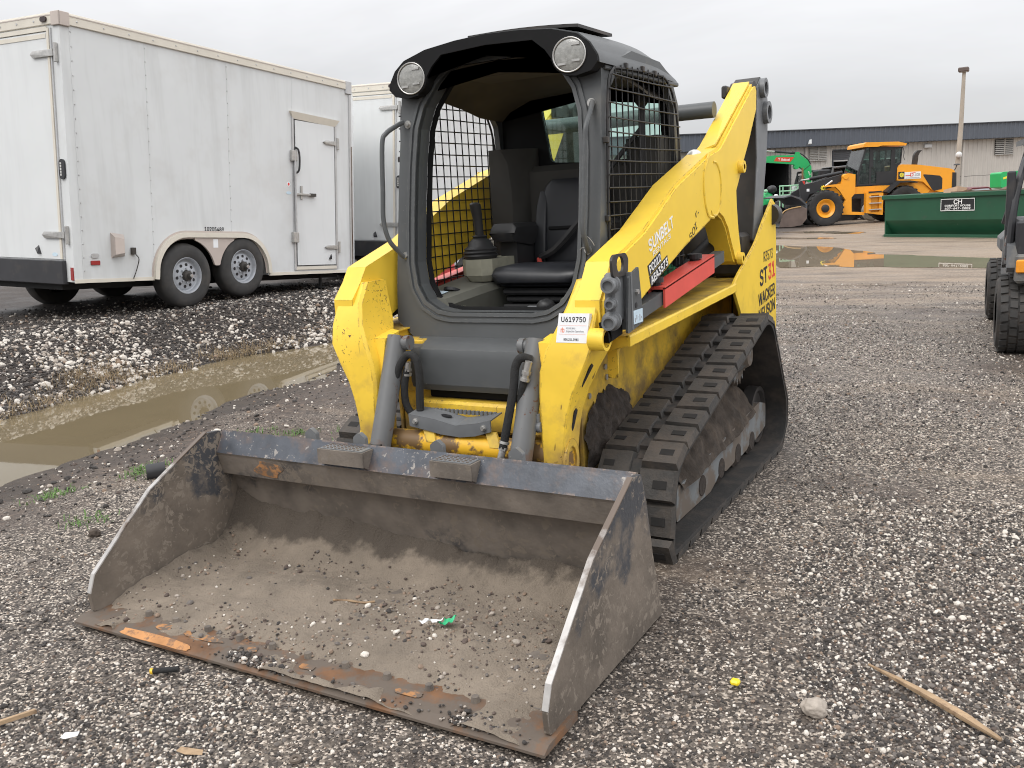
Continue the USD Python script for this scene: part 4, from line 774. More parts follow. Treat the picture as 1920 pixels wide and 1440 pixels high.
put(ctl, 'green_canister', merge(cyl((0.46, 0.78, 0.93), (0.46, 0.78, 1.05), 0.05, 20), cyl((0.46, 0.78, 1.05), (0.46, 0.78, 1.06), 0.04, 20)), paint('green_plastic', (0.03, 0.22, 0.10), 0.4), smooth=40)
put(ctl, 'lift_cylinder', cyl((0.50, 0.75, 0.97), (0.50, 1.36, 1.12), 0.04, 20), 'cab_dark', smooth=40)
put(ctl, 'rear_lamp', blob((0.545, 0.985, 1.535), (0.042, 0.04, 0.048), 1, 0.05, 3), 'lamp_shell', smooth=True)
# grey bar with the red arm lock
for s in (1, -1):
    f = (lambda m: m) if s > 0 else mirror
    def bar(p0, p1, x0, x1, h0, h1, mat_, nm, parent):
        return put(parent, nm, f(hull([(x, p[0], p[1] + h) for x in (x0, x1) for p in (p0, p1) for h in (h0, h1)])), mat_)
    bar((0.0, 0.925), (1.13, 1.07), 0.585, 0.638, -0.027, 0.027, 'cab', 'lock_bar', ctl)
    lk = bar((0.27, 0.998), (0.93, 1.083), 0.578, 0.652, 0.0, 0.012, 'red', 'arm_lock', ctl)
    bar((0.27, 0.998), (0.93, 1.083), 0.643, 0.652, -0.075, 0.006, 'red', 'lock_flange', lk)
    bar((0.27, 0.998), (0.93, 1.083), 0.578, 0.586, -0.05, 0.006, 'red', 'lock_flange', lk)
    for y, z in ((0.30, 1.035), (0.80, 1.095)):
        put(lk, 'lock_knob', f(merge(cyl((0.60, y, z - 0.025), (0.60, y, z - 0.01), 0.022, 14), cyl((0.60, y, z - 0.01), (0.60, y, z + 0.012), 0.034, 16))), 'black')
# hydraulic couplers on the near arm
cb = put(ctl, 'coupler_block', merge(bx(0.632, 0.672, -0.29, -0.20, 0.935, 1.115, 0.008), bx(0.632, 0.70, -0.20, -0.188, 0.90, 1.11)), 'grey_metal')
put(cb, 'bracket', prism(rpoly([(-0.215, 1.095), (-0.12, 1.125), (-0.085, 0.915), (-0.24, 0.89)], 0.008), 'x', 0.69, 0.698), 'cab')
ey = rpoly([(-0.315, 1.10), (-0.325, 1.165), (-0.30, 1.18), (-0.20, 1.18), (-0.175, 1.16), (-0.185, 1.10)], 0.02).difference(Point(-0.25, 1.142).buffer(0.031))
put(cb, 'lifting_eye', prism(ey, 'x', 0.672, 0.682), 'dark_metal')
put(cb, 'lower_bracket', prism([(-0.34, 0.945), (-0.19, 0.945), (-0.20, 0.885), (-0.32, 0.87)], 'x', 0.63, 0.66), 'cab_dark')
put(cb, 'bolt', cyl((0.698, -0.15, 1.035), (0.708, -0.15, 1.035), 0.010, 6), 'steel')
put(cb, 'hole', cyl((0.698, -0.155, 0.985), (0.6995, -0.155, 0.985), 0.011, 14), 'ink')
for z, r_, L in ((1.075, 0.034, 0.075), (1.008, 0.023, 0.06), (0.945, 0.034, 0.085)):
    pr = [(0, -0.0), (r_ * 1.05, 0.0), (r_ * 1.05, 0.015), (r_ * 0.86, 0.018), (r_ * 0.86, 0.03), (r_ * 0.72, 0.034), (r_ * 0.72, L), (r_ * 0.55, L), (r_ * 0.5, L - 0.012), (0, L - 0.012)]
    m = lathe(pr, (0, 0, 0), 'y', 22); v = np.array(m.vertices); v[:, 1] *= -1; m.vertices = v; m.invert(); m.apply_transform(trimesh.transformations.rotation_matrix(0.25, [0, 0, 1])); m.apply_translation((0.658, -0.285, z))
    put(cb, 'quick_coupler', m, 'grey_metal', smooth=35)
put(cb, 'tag', prism(sbox(-0.185, 0.918, -0.098, 0.968), 'x', 0.699, 0.7005), 'pale_label')
put(cb, 'tag_print', merge(*[bx(0.7006, 0.7012, y, y + 0.006, 0.925 + 0.008 * (i % 3), 0.94 + 0.01 * (i % 2)) for i, y in enumerate(np.arange(-0.175, -0.11, 0.015))]), 'grey_ink')

# ---- decals and lettering
ux = (0, 0.957, 0.29); uz = (0, -0.29, 0.957)
aux = (0, 0.955, 0.297)
put(ctl, 'white_lettering', text('SUNBELT', 0.047, (0.6305, 0.162, 1.157), aux, (0, -0.05, 1), 0.001, True, 0.30), 'white_ink')
put(ctl, 'white_lettering', text('RENTALS', 0.019, (0.6305, 0.20, 1.137), aux, (0, -0.05, 1), 0.001, False, 0.22), 'white_ink')
r0 = np.array([0, 0.95, 0.33]); r0 /= np.linalg.norm(r0); u0 = np.array([0, -0.12, 1.0])
for tx, o, wd in (('PC012', (0.6315, 0.158, 1.072), 0.135), ('AEA3573', (0.6315, 0.174, 1.027), 0.205)):
    o = np.array(o); u_ = u0 - r0 * (u0 @ r0); u_ /= np.linalg.norm(u_)
    bg = [o + a * r0 + b_ * u_ + [e, 0, 0] for a in (-0.008, wd + 0.008) for b_ in (-0.007, 0.038) for e in (-0.002, -0.0006)]
    put(ctl, 'number_tag', hull(bg), 'ink'); put(ctl, 'number_tag_print', text(tx, 0.031, o, r0, u_, 0.001, True, wd), 'white_ink')
put(ctl, 'pen_marking', text('SOI', 0.033, (0.6305, 0.655, 1.168), (0, 0.86, 0.5), (0, -0.25, 1), 0.001, False, 0.115), 'ink_faded')
put(ctl, 'pen_marking', text('r.', 0.03, (0.6305, 0.735, 1.268), (0, 0.86, 0.5), (0, -0.25, 1), 0.001, False, 0.05), 'ink_faded')
pxr = (0, 1, 0.02)
put(ctl, 'panel_lettering', text('R3573', 0.055, (0.6605, 1.78, 0.99), (0, 1, 0.05), (0, 0, 1), 0.001, False, 0.20), 'ink_faded')
put(ctl, 'model_lettering', text('ST', 0.085, (0.6605, 1.70, 0.862), (0, 1, 0.10), (0, 0, 1), 0.001, True, 0.165), 'ink')
put(ctl, 'model_lettering', text('31', 0.085, (0.6605, 1.88, 0.882), (0, 1, 0.10), (0, 0, 1), 0.001, True, 0.15), 'red_ink')
put(ctl, 'maker_lettering', text('WACKER', 0.065, (0.6605, 1.675, 0.755), (0, 1, 0.10), (0, 0, 1), 0.001, True, 0.355), 'ink')
put(ctl, 'maker_lettering', text('NEUSON', 0.065, (0.6605, 1.675, 0.668), (0, 1, 0.10), (0, 0, 1), 0.001, True, 0.355), 'ink')
# white inspection sticker on the front leg
so_ = np.array([0.463, -0.3525, 0.872]); sr_ = np.array([1, 0, 0.0]); su_ = np.array([0.10, 0.26, 1.0]) * [1, 0.55, 1]; su_ /= np.linalg.norm(su_)
sn = np.cross(sr_, su_)
def on_st(a, b_, e=0.0): return so_ + sr_ * a + su_ * b_ + sn * e
st = put(ctl, 'inspection_sticker', hull([on_st(a + k, b_, e) for a, b_, k in ((0, 0, 0), (0.122, 0, 0), (0, 0.107, 0.0), (0.122, 0.107, 0.0)) for e in (-0.02, 0.0015)]), 'white_label')
put(st, 'sticker_number', text('U619750', 0.0175, on_st(0.011, 0.076, 0.0016), sr_, su_, 0.0006, True, 0.10), 'ink')
put(st, 'sticker_logo', text('rb', 0.017, on_st(0.014, 0.038, 0.0016), sr_, su_, 0.0006, True, 0.016), 'orange_ink')
put(st, 'sticker_text', merge(text('RITCHIE BROS', 0.0055, on_st(0.036, 0.050, 0.0016), sr_, su_, 0.0006, False, 0.036), text('Inspection Operations', 0.0065, on_st(0.036, 0.039, 0.0016), sr_, su_, 0.0006, False, 0.072)), 'grey_ink')
put(st, 'sticker_phone', text('800.211.3983', 0.008, on_st(0.03, 0.008, 0.0016), sr_, su_, 0.0006, True, 0.06), 'ink')
put(st, 'sticker_box', merge(*[hull([on_st(a, b_, e) for a, b_ in q4 for e in (0.0, 0.0019)]) for q4 in (((0.008, 0.062), (0.114, 0.062), (0.008, 0.0627), (0.114, 0.0627)), ((0.008, 0.031), (0.114, 0.031), (0.008, 0.0317), (0.114, 0.0317)))]), 'orange_ink')

# ---- tracks
def track_path():
    C = [((0.035, 0.225), 0.212), ((1.215, 0.565), 0.205), ((1.44, 0.21), 0.21)]
    h = shapely.union_all([Point(c).buffer(r_, quad_segs=40) for c, r_ in C + [((-0.135, 0.07), 0.07)]]).convex_hull
    return h
TP = track_path()
ring = TP.exterior; Ltot = ring.length
def at_path(s_):
    s_ = s_ % Ltot
    a = np.array(ring.interpolate(s_).coords[0]); b_ = np.array(ring.interpolate((s_ + 0.01) % Ltot).coords[0]); t = b_ - a; t /= np.linalg.norm(t)
    cc = np.array(TP.centroid.coords[0]); nrm = np.array([t[1], -t[0]])
    if nrm @ (a - cc) < 0: nrm = -nrm
    return a, t, nrm
X0, X1 = 0.505, 0.832
NL = 32
r3 = np.random.default_rng(5)
for s in (1, -1):
    f = (lambda m: m) if s > 0 else mirror
    lug_h, belt = 0.027, 0.020
    o_ = TP.buffer(-lug_h); i_ = TP.buffer(-lug_h - belt)
    tk = put(ctl, 'track', f(prism(o_.difference(i_), 'x', X0 + 0.006, X1 - 0.004)), 'rubber_dark', smooth=30)
    for k in range(NL):
        for row, (xa, xb, off) in enumerate(((X0, 0.648, 0.0), (0.682, X1, 0.5))):
            a, t, nrm = at_path((k + off) * Ltot / NL)
            hw = Ltot / NL * 0.452
            base = a - nrm * (lug_h + 0.004); top = a
            P = []
            for x, t0, t1 in ((xa, -hw, hw), (xb, -hw, hw)):
                e = 0.007
                P += [(x, *(base + t * t0)), (x, *(base + t * t1))]
                xi = x + (e if x == xa else -e)
                j = r3.uniform(-0.0025, 0.002)
                P += [(xi, *(top + nrm * j + t * (t0 + e))), (xi, *(top + nrm * j + t * (t1 - e)))]
            m = hull(P)
            lp = put(tk, 'tread_lug', f(m), 'rubber')
            if row == 1 and s > 0 or (s < 0 and row == 1):
                pass
    # pockets in the lugs and drive windows between the rows
    pk, wn = [], []
    for k in range(NL):
        a, t, nrm = at_path((k + 0.5) * Ltot / NL)
        for x0, x1 in ((0.745, 0.80),):
            pk.append(hull([(x, *(a + nrm * e + t * tt)) for x in (x0, x1) for tt in (-0.016, 0.016) for e in (-0.01, 0.0022)]))
        a, t, nrm = at_path((k + 0.0) * Ltot / NL)
        pk.append(hull([(x, *(a + nrm * e + t * tt)) for x in (0.53, 0.575) for tt in (-0.013, 0.013) for e in (-0.01, 0.0022)]))
        wn.append(hull([(x, *(a - nrm * (lug_h - 0.012) + nrm * e + t * tt)) for x in (0.645, 0.685) for tt in (-0.030, 0.030) for e in (-0.012, 0.006)]))
        a, t, nrm = at_path((k + 0.5) * Ltot / NL)
        wn.append(hull([(x, *(a - nrm * (lug_h + belt * 0.5) + nrm * e + t * tt)) for x in (0.655, 0.676) for tt in (-0.018, 0.018) for e in (0, 0.0112)]))
    put(tk, 'lug_pocket', f(merge(*pk)), 'pocket', kind='stuff')
    put(tk, 'drive_link', f(merge(*wn)), 'rubber_dark', kind='stuff')
    # undercarriage
    fr = rpoly([(0.12, 0.055), (0.10, 0.15), (0.14, 0.20), (0.42, 0.215), (0.80, 0.245), (1.40, 0.285), (1.52, 0.255), (1.52, 0.13), (1.32, 0.10), (1.25, 0.125), (1.16, 0.09), (1.06, 0.085), (1.0, 0.12), (0.93, 0.085), (0.80, 0.08), (0.73, 0.115), (0.65, 0.075), (0.56, 0.05)], 0.012)
    up = put(ctl, 'undercarriage', f(merge(prism(fr, 'x', 0.60, 0.735), bx(0.43, 0.62, 0.3, 1.2, 0.15, 0.35))), 'frame_grey', smooth=20)
    for y in (0.45, 0.73, 1.0, 1.25):
        put(up, 'road_roller', f(merge(lathe([(0, 0.05), (0.045, 0.05), (0.06, 0.035), (0.07, 0.03), (0.07, -0.03), (0, -0.03)], (0.688, y, 0.115), 'x', 20))), 'mud_dark', smooth=35)
    for (c, r_) in (((0.03, 0.225), 0.165), ((1.44, 0.21), 0.15)):
        put(up, 'idler_wheel', f(lathe([(0, 0.03), (r_ * 0.35, 0.035), (r_ * 0.45, 0.01), (r_ * 0.8, 0.012), (r_ * 0.86, 0.03), (r_, 0.03), (r_, -0.03), (0, -0.03)], (0.69, c[0], c[1]), 'x', 28)), 'dark_metal', smooth=35)
    sprk = []
    for k in range(18):
        a = k * 2 * math.pi / 18; sprk.append((1.215 + 0.155 * math.cos(a), 0.565 + 0.155 * math.sin(a))); a += math.pi / 18; sprk.append((1.215 + 0.118 * math.cos(a), 0.565 + 0.118 * math.sin(a)))
    put(up, 'drive_sprocket', f(merge(prism(Polygon(sprk), 'x', 0.66, 0.68), lathe([(0, 0.06), (0.05, 0.06), (0.07, 0.03), (0.085, 0.0), (0, 0)], (0.68, 1.215, 0.565), 'x', 22))), 'frame_grey', smooth=30)
    put(up, 'drive_housing', f(cyl((0.44, 1.215, 0.565), (0.66, 1.215, 0.565), 0.10, 22)), 'dark_metal', smooth=40)
    # caked mud between frame and upper run
    rm = np.random.default_rng(8)
    mv = []
    n_a, n_b = 80, 30
    G = np.zeros((n_a, n_b, 3))
    for ia in range(n_a):
        y = 0.17 + ia / (n_a - 1) * 1.12
        ztop = np.interp(y, [0.17, 0.5, 1.0, 1.3], [0.33, 0.44, 0.50, 0.45]) + 0.05 * (meshkit.fbm(np.array([y * 6, 1.0, 3.3 + s]), 3) - 0.5)
        zlow = np.interp(y, [0.17, 0.5, 0.8, 1.1, 1.3], [0.19, 0.205, 0.22, 0.25, 0.27]) - 0.03 * meshkit.fbm(np.array([y * 9, 4.0, 1.3]), 3)
        for ib in range(n_b):
            q_ = ib / (n_b - 1)
            x = 0.735 + 0.012 - 0.17 * q_ ** 1.3; z = zlow + (ztop - zlow) * q_
            d = 0.06 * (meshkit.fbm(np.array([y * 9, z * 10, s + 2.0]), 5) - 0.42)
            G[ia, ib] = (x + d, y, z + d * 0.4)
    idx = np.arange(n_a * n_b).reshape(n_a, n_b)
    F = np.stack([idx[:-1, :-1], idx[1:, :-1], idx[1:, 1:], idx[:-1, 1:]], -1).reshape(-1, 4)
    F3 = np.vstack([F[:, [0, 1, 2]], F[:, [0, 2, 3]]])
    put(up, 'caked_mud', f(trimesh.Trimesh(G.reshape(-1, 3), F3, process=False)), 'mud', smooth=True)
    na_, nb_ = 64, 40; GC = np.zeros((na_, nb_, 3))
    for ia in range(na_):
        for ib in range(nb_):
            y = -0.125 + 0.50 * ia / (na_ - 1); q_ = ib / (nb_ - 1)
            top = np.interp(y, [-0.125, 0.02, 0.14, 0.28, 0.375], [0.50, 0.60, 0.62, 0.565, 0.50]) + 0.07 * (meshkit.fbm(np.array([y * 9, 2.0, s * 1.0]), 4) - 0.5)
            low = np.interp(y, [-0.125, 0.375], [0.28, 0.47])
            z = low + (top - low) * q_; bulge = 0.075 * math.sin(math.pi * min(1.0, q_ * 0.92 + 0.06)) * (1 - 0.5 * q_) * min(1.0, (0.375 - y) / 0.12 + 0.05) * (0.35 + 0.65 * min(1.0, (y + 0.125) / 0.10))
            GC[ia, ib] = (0.440 + bulge + 0.05 * (meshkit.fbm(np.array([y * 20, z * 20, s + 5.0]), 5) - 0.42), y, z)
    ix = np.arange(na_ * nb_).reshape(na_, nb_); Fc = np.stack([ix[:-1, :-1], ix[1:, :-1], ix[1:, 1:], ix[:-1, 1:]], -1).reshape(-1, 4)
    cl = [trimesh.Trimesh(GC.reshape(-1, 3), np.vstack([Fc[:, [0, 1, 2]], Fc[:, [0, 2, 3]]]), process=False)]
    put(up, 'mud_clod', f(merge(*cl)), 'mud_dark', smooth=50)

# ---- bucket
shell = [(-1.30, 0.006), (-0.66, 0.006), (-0.612, 0.018), (-0.598, 0.05), (-0.622, 0.15), (-0.656, 0.25), (-0.690, 0.42), (-0.712, 0.522)]
th = 0.014
inner_ = [(-0.726, 0.520), (-0.704, 0.42), (-0.670, 0.25), (-0.636, 0.15), (-0.615, 0.06), (-0.63, 0.034), (-0.67, 0.024), (-1.30, 0.022)]
bk_ = put(ctl, 'bucket', prism(shell + inner_, 'x', -0.918, 0.918), 'steel_mud', smooth=30)
spl = rpoly([(-1.398, 0.022), (-1.402, 0.085), (-1.375, 0.15), (-1.24, 0.265), (-1.094, 0.386), (-0.80, 0.536), (-0.735, 0.532), (-0.70, 0.44), (-0.655, 0.238), (-0.592, 0.03), (-0.592, 0.004), (-1.30, 0.004)], 0.006)
for s in (-1, 1):
    f = (lambda m: m) if s > 0 else mirror
    sp = put(bk_, 'side_cutter', f(prism(spl, 'x', 0.919, 0.936)), 'steel_side', smooth=20)
    put(sp, 'worn_edge', f(loft([[(0.9185, y - 0.0, z + 0.0), (0.9365, y, z), (0.9365, y - 0.0035, z + 0.0035), (0.9185, y - 0.0035, z + 0.0035)] for y, z in ((-1.400, 0.088), (-1.374, 0.152), (-1.24, 0.267), (-1.094, 0.388), (-0.95, 0.462), (-0.80, 0.538))])), 'steel_edge')
bm = loft([[(x, -0.712, 0.528), (x, -0.722, 0.532), (x, -0.728, 0.519), (x, -0.768, 0.446), (x, -0.762, 0.437), (x, -0.741, 0.352), (x, -0.685, 0.352), (x, -0.70, 0.50)] for x in (-0.917, 0.917)])
tb = put(bk_, 'top_beam', bm, 'steel_mud')
put(tb, 'top_face', loft([[(x, -0.7235, 0.5325), (x, -0.7295, 0.5205), (x, -0.7695, 0.4475), (x, -0.766, 0.446), (x, -0.72, 0.53)] for x in (-0.915, 0.915)]), 'steel_blue')
put(tb, 'rust_spot', prism(Polygon([(-0.665 + 0.075 * math.cos(a) + 0.02 * math.sin(3 * a), 0.400 + 0.036 * math.sin(a) + 0.006 * math.cos(5 * a)) for a in np.linspace(0, 2 * math.pi, 28)[:-1]]), 'y', -0.7665, -0.735) if False else loft([[(-0.665 + k * (0.075 * math.cos(a) + 0.02 * math.sin(3 * a)) + 0.02, -0.7528 - e - 0.27 * k * (0.036 * math.sin(a)), 0.395 + k * (0.036 * math.sin(a))) for a in np.linspace(0, 2 * math.pi, 22)[:-1]] for k, e in ((1.0, 0.0), (0.98, 0.0012), (0.5, 0.0014))]), 'bright')
for x0, x1 in ((-0.335, -0.120), (0.178, 0.348)):
    st_ = put(bk_, 'step', merge(bx(x0, x1, -0.796, -0.715, 0.512, 0.520), bx(x0, x1, -0.796, -0.789, 0.464, 0.512), hull([(x0 + e, y, z) for e in (0, 0.006) for y, z in ((-0.79, 0.512), (-0.725, 0.512), (-0.79, 0.464), (-0.765, 0.45))]), hull([(x1 - e, y, z) for e in (0, 0.006) for y, z in ((-0.79, 0.512), (-0.725, 0.512), (-0.79, 0.464), (-0.765, 0.45))])), 'steel_mud')
    put(st_, 'tread_pad', bx(x0 + 0.008, x1 - 0.008, -0.788, -0.722, 0.5203, 0.523), 'grey_metal')
    pin = [bx(x - 0.004, x + 0.004, y - 0.003, y + 0.003, 0.523, 0.5255) for x in np.arange(x0 + 0.02, x1 - 0.015, 0.018) for y in (-0.777, -0.759, -0.741, -0.727)]
    put(st_, 'tread_stud', merge(*pin), 'steel_edge', kind='stuff')
for x in (-0.49, -0.245, 0.115, 0.445):
    put(bk_, 'mounting_ear', prism(rpoly([(x - 0.028, 0.40), (x - 0.028, 0.535), (x, 0.556), (x + 0.028, 0.535), (x + 0.028, 0.40)], 0.012), 'y', -0.66, -0.64), 'grey_metal', smooth=30)
put(bk_, 'back_plate', bx(-0.55, 0.55, -0.575, -0.53, 0.12, 0.46, 0.01), 'dark_metal')
ce = put(bk_, 'cutting_edge', loft([[(x, -1.458, -0.004), (x, -1.458, 0.004), (x, -1.43, 0.0175), (x, -1.265, 0.0205), (x, -1.265, -0.004)] for x in (-0.95, -0.7, 0.0, 0.95)]), 'rust')
r4 = np.random.default_rng(12)
for x0, x1, y0, y1 in ((-0.72, -0.34, -1.459, -1.428), (-0.60, -0.50, -1.40, -1.36), (-0.48, -0.28, -1.395, -1.362), (-0.24, -0.13, -1.40, -1.355), (0.42, 0.52, -1.395, -1.36), (0.06, 0.12, -1.40, -1.37)):
    n_ = 18; ol = []
    for k in range(n_):
        a = 2 * math.pi * k / n_; cx, sx = math.cos(a), math.sin(a)
        ol.append(((x0 + x1) / 2 + (x1 - x0) / 2 * np.sign(cx) * abs(cx) ** 0.6 * r4.uniform(0.82, 1.05), (y0 + y1) / 2 + (y1 - y0) / 2 * np.sign(sx) * abs(sx) ** 0.6 * r4.uniform(0.75, 1.05)))
    zt = lambda y: np.interp(y, [-1.458, -1.43, -1.265], [0.004, 0.0175, 0.0205]) + 0.0022
    m = prism(Polygon(ol).buffer(0), 'z', 0, 0.0012); v = np.array(m.vertices); v[:, 2] += zt(v[:, 1]); m.vertices = v
    put(ce, 'bright_rust_patch', m, 'bright_strip' if x0 == -0.72 else 'bright')
for x in (-0.70, -0.559, -0.40, -0.249, -0.102, 0.05, 0.20, 0.36, 0.512, 0.669):
    put(ce, 'edge_bolt', merge(cyl((x, -1.335, 0.018), (x, -1.335, 0.036), 0.014, 8, 0.011)), 'steel_mud')

# soil lying in the bucket: one uneven sheet, heaped into the rear corner
sx_ = np.linspace(-0.915, 0.915, 190); sy_ = np.linspace(-1.452, -0.636, 96)
SX, SY = np.meshgrid(sx_, sy_, indexing='ij')
Pn = np.stack([SX, SY, np.zeros_like(SX)], -1)
nz1, nz2, nz3 = meshkit.fbm(Pn * 4 + 3, 4, 2), meshkit.fbm(Pn * 26 + 9, 3, 4), meshkit.fbm(np.stack([SX * 3.2, SX * 0, SX * 0], -1) + 17, 4, 8)
SZ = 0.030 + 0.026 * (nz1 - 0.5) + 0.020 * (nz2 - 0.5) + 0.012 * np.interp(SX, [-0.9, 0.9], [0.6, 0.0])
up_ = np.clip((SY + 0.83 + 0.05 * (nz1 - 0.5)) / 0.18, 0, 1)
wallh = np.interp(SX, [-0.92, -0.6, 0.0, 0.92], [0.215, 0.175, 0.115, 0.10]) + 0.10 * (nz3 - 0.5) + 0.05 * (meshkit.fbm(np.stack([SX * 13, SX * 0, SX * 0], -1) + 3, 4, 9) - 0.5)
SZ = SZ + np.maximum(wallh, 0.03) * up_ ** 1.8
SZ = SZ + 0.05 * np.clip((-0.80 - SX) / 0.12, 0, 1) ** 1.5 * np.clip((SY + 1.36) / 0.4, 0, 1) + 0.035 * np.clip((SX - 0.80) / 0.12, 0, 1) ** 2 * np.clip((SY + 1.3) / 0.4, 0, 1)
SZ = SZ + 0.022 * np.exp(-(((SX + 0.30) / 0.16) ** 2 + ((SY + 1.0) / 0.10) ** 2)) * 1.4
front_ = np.clip((SY + 1.452) / 0.20, 0, 1)
SZ = np.where(SY < -1.25, SZ * front_ + (1 - front_) * (0.012 + 0.012 * (nz2 - 0.42)) - (1 - front_) * 0.024 * np.clip((nz1 - 0.44) / 0.1, -0.4, 1) - 0.03 * np.clip((-1.405 - SY) / 0.02, 0, 1) * ((SX > -0.75) & (SX < -0.30)), SZ)
na, nb = SX.shape
idx = np.arange(na * nb).reshape(na, nb)
F = np.stack([idx[:-1, :-1], idx[1:, :-1], idx[1:, 1:], idx[:-1, 1:]], -1).reshape(-1, 4)
single('soil_heap', (np.stack([SX, SY, SZ], -1).reshape(-1, 3), F), 'soil', 'damp brown soil with pebbles lying across the floor of the wide bucket', 'soil', smooth=60, kind='stuff')
def soil_z(x, y):
    i = np.clip(np.searchsorted(sx_, x), 0, na - 1); j = np.clip(np.searchsorted(sy_, y), 0, nb - 1); return SZ[i, j]
r5 = np.random.default_rng(77)
n = 4200
px_ = r5.uniform(-0.90, 0.90, n); py_ = -0.74 - (r5.uniform(0, 1, n) ** 0.85) * 0.70
cm = meshkit.fbm(np.stack([px_ * 3, py_ * 3, px_ * 0], -1) + 2, 4, 6)
ok = r5.uniform(0, 1, n) < np.clip((cm - 0.36) / 0.22, 0.08, 1); px_, py_ = px_[ok], py_[ok]
rad = np.clip(r5.lognormal(math.log(0.0028), 0.5, len(px_)), 0.0014, 0.011)
instancer('bucket_pebbles', np.stack([px_, py_, soil_z(px_, py_) + rad * 0.3], 1), rad, pick(len(px_), [0.05, 0.14, 0.12, 0.12, 0.25, 0.32], r5), protos, KN, seed=14)
# gravel heaped against and over the cutting edge
n = 1500
px_ = r5.uniform(-0.35, 0.93, n); py_ = -1.446 + np.abs(r5.normal(0, 0.026, n)); ok = r5.uniform(0, 1, n) < np.clip((meshkit.fbm(np.stack([px_ * 7, px_ * 0, px_ * 0], -1) + 1, 3, 5) - 0.40) / 0.2, 0.05, 1); px_, py_ = px_[ok], py_[ok]; n = len(px_); rad = np.clip(r5.lognormal(math.log(0.0036), 0.4, n), 0.0018, 0.010)
instancer('edge_gravel', np.stack([px_, py_, np.interp(py_, [-1.458, -1.43, -1.3], [0.008, 0.020, 0.028]) + rad * 0.3], 1), rad, pick(n, [0.08, 0.10, 0.25, 0.44, 0.03, 0.10], r5), protos, KN, seed=15)

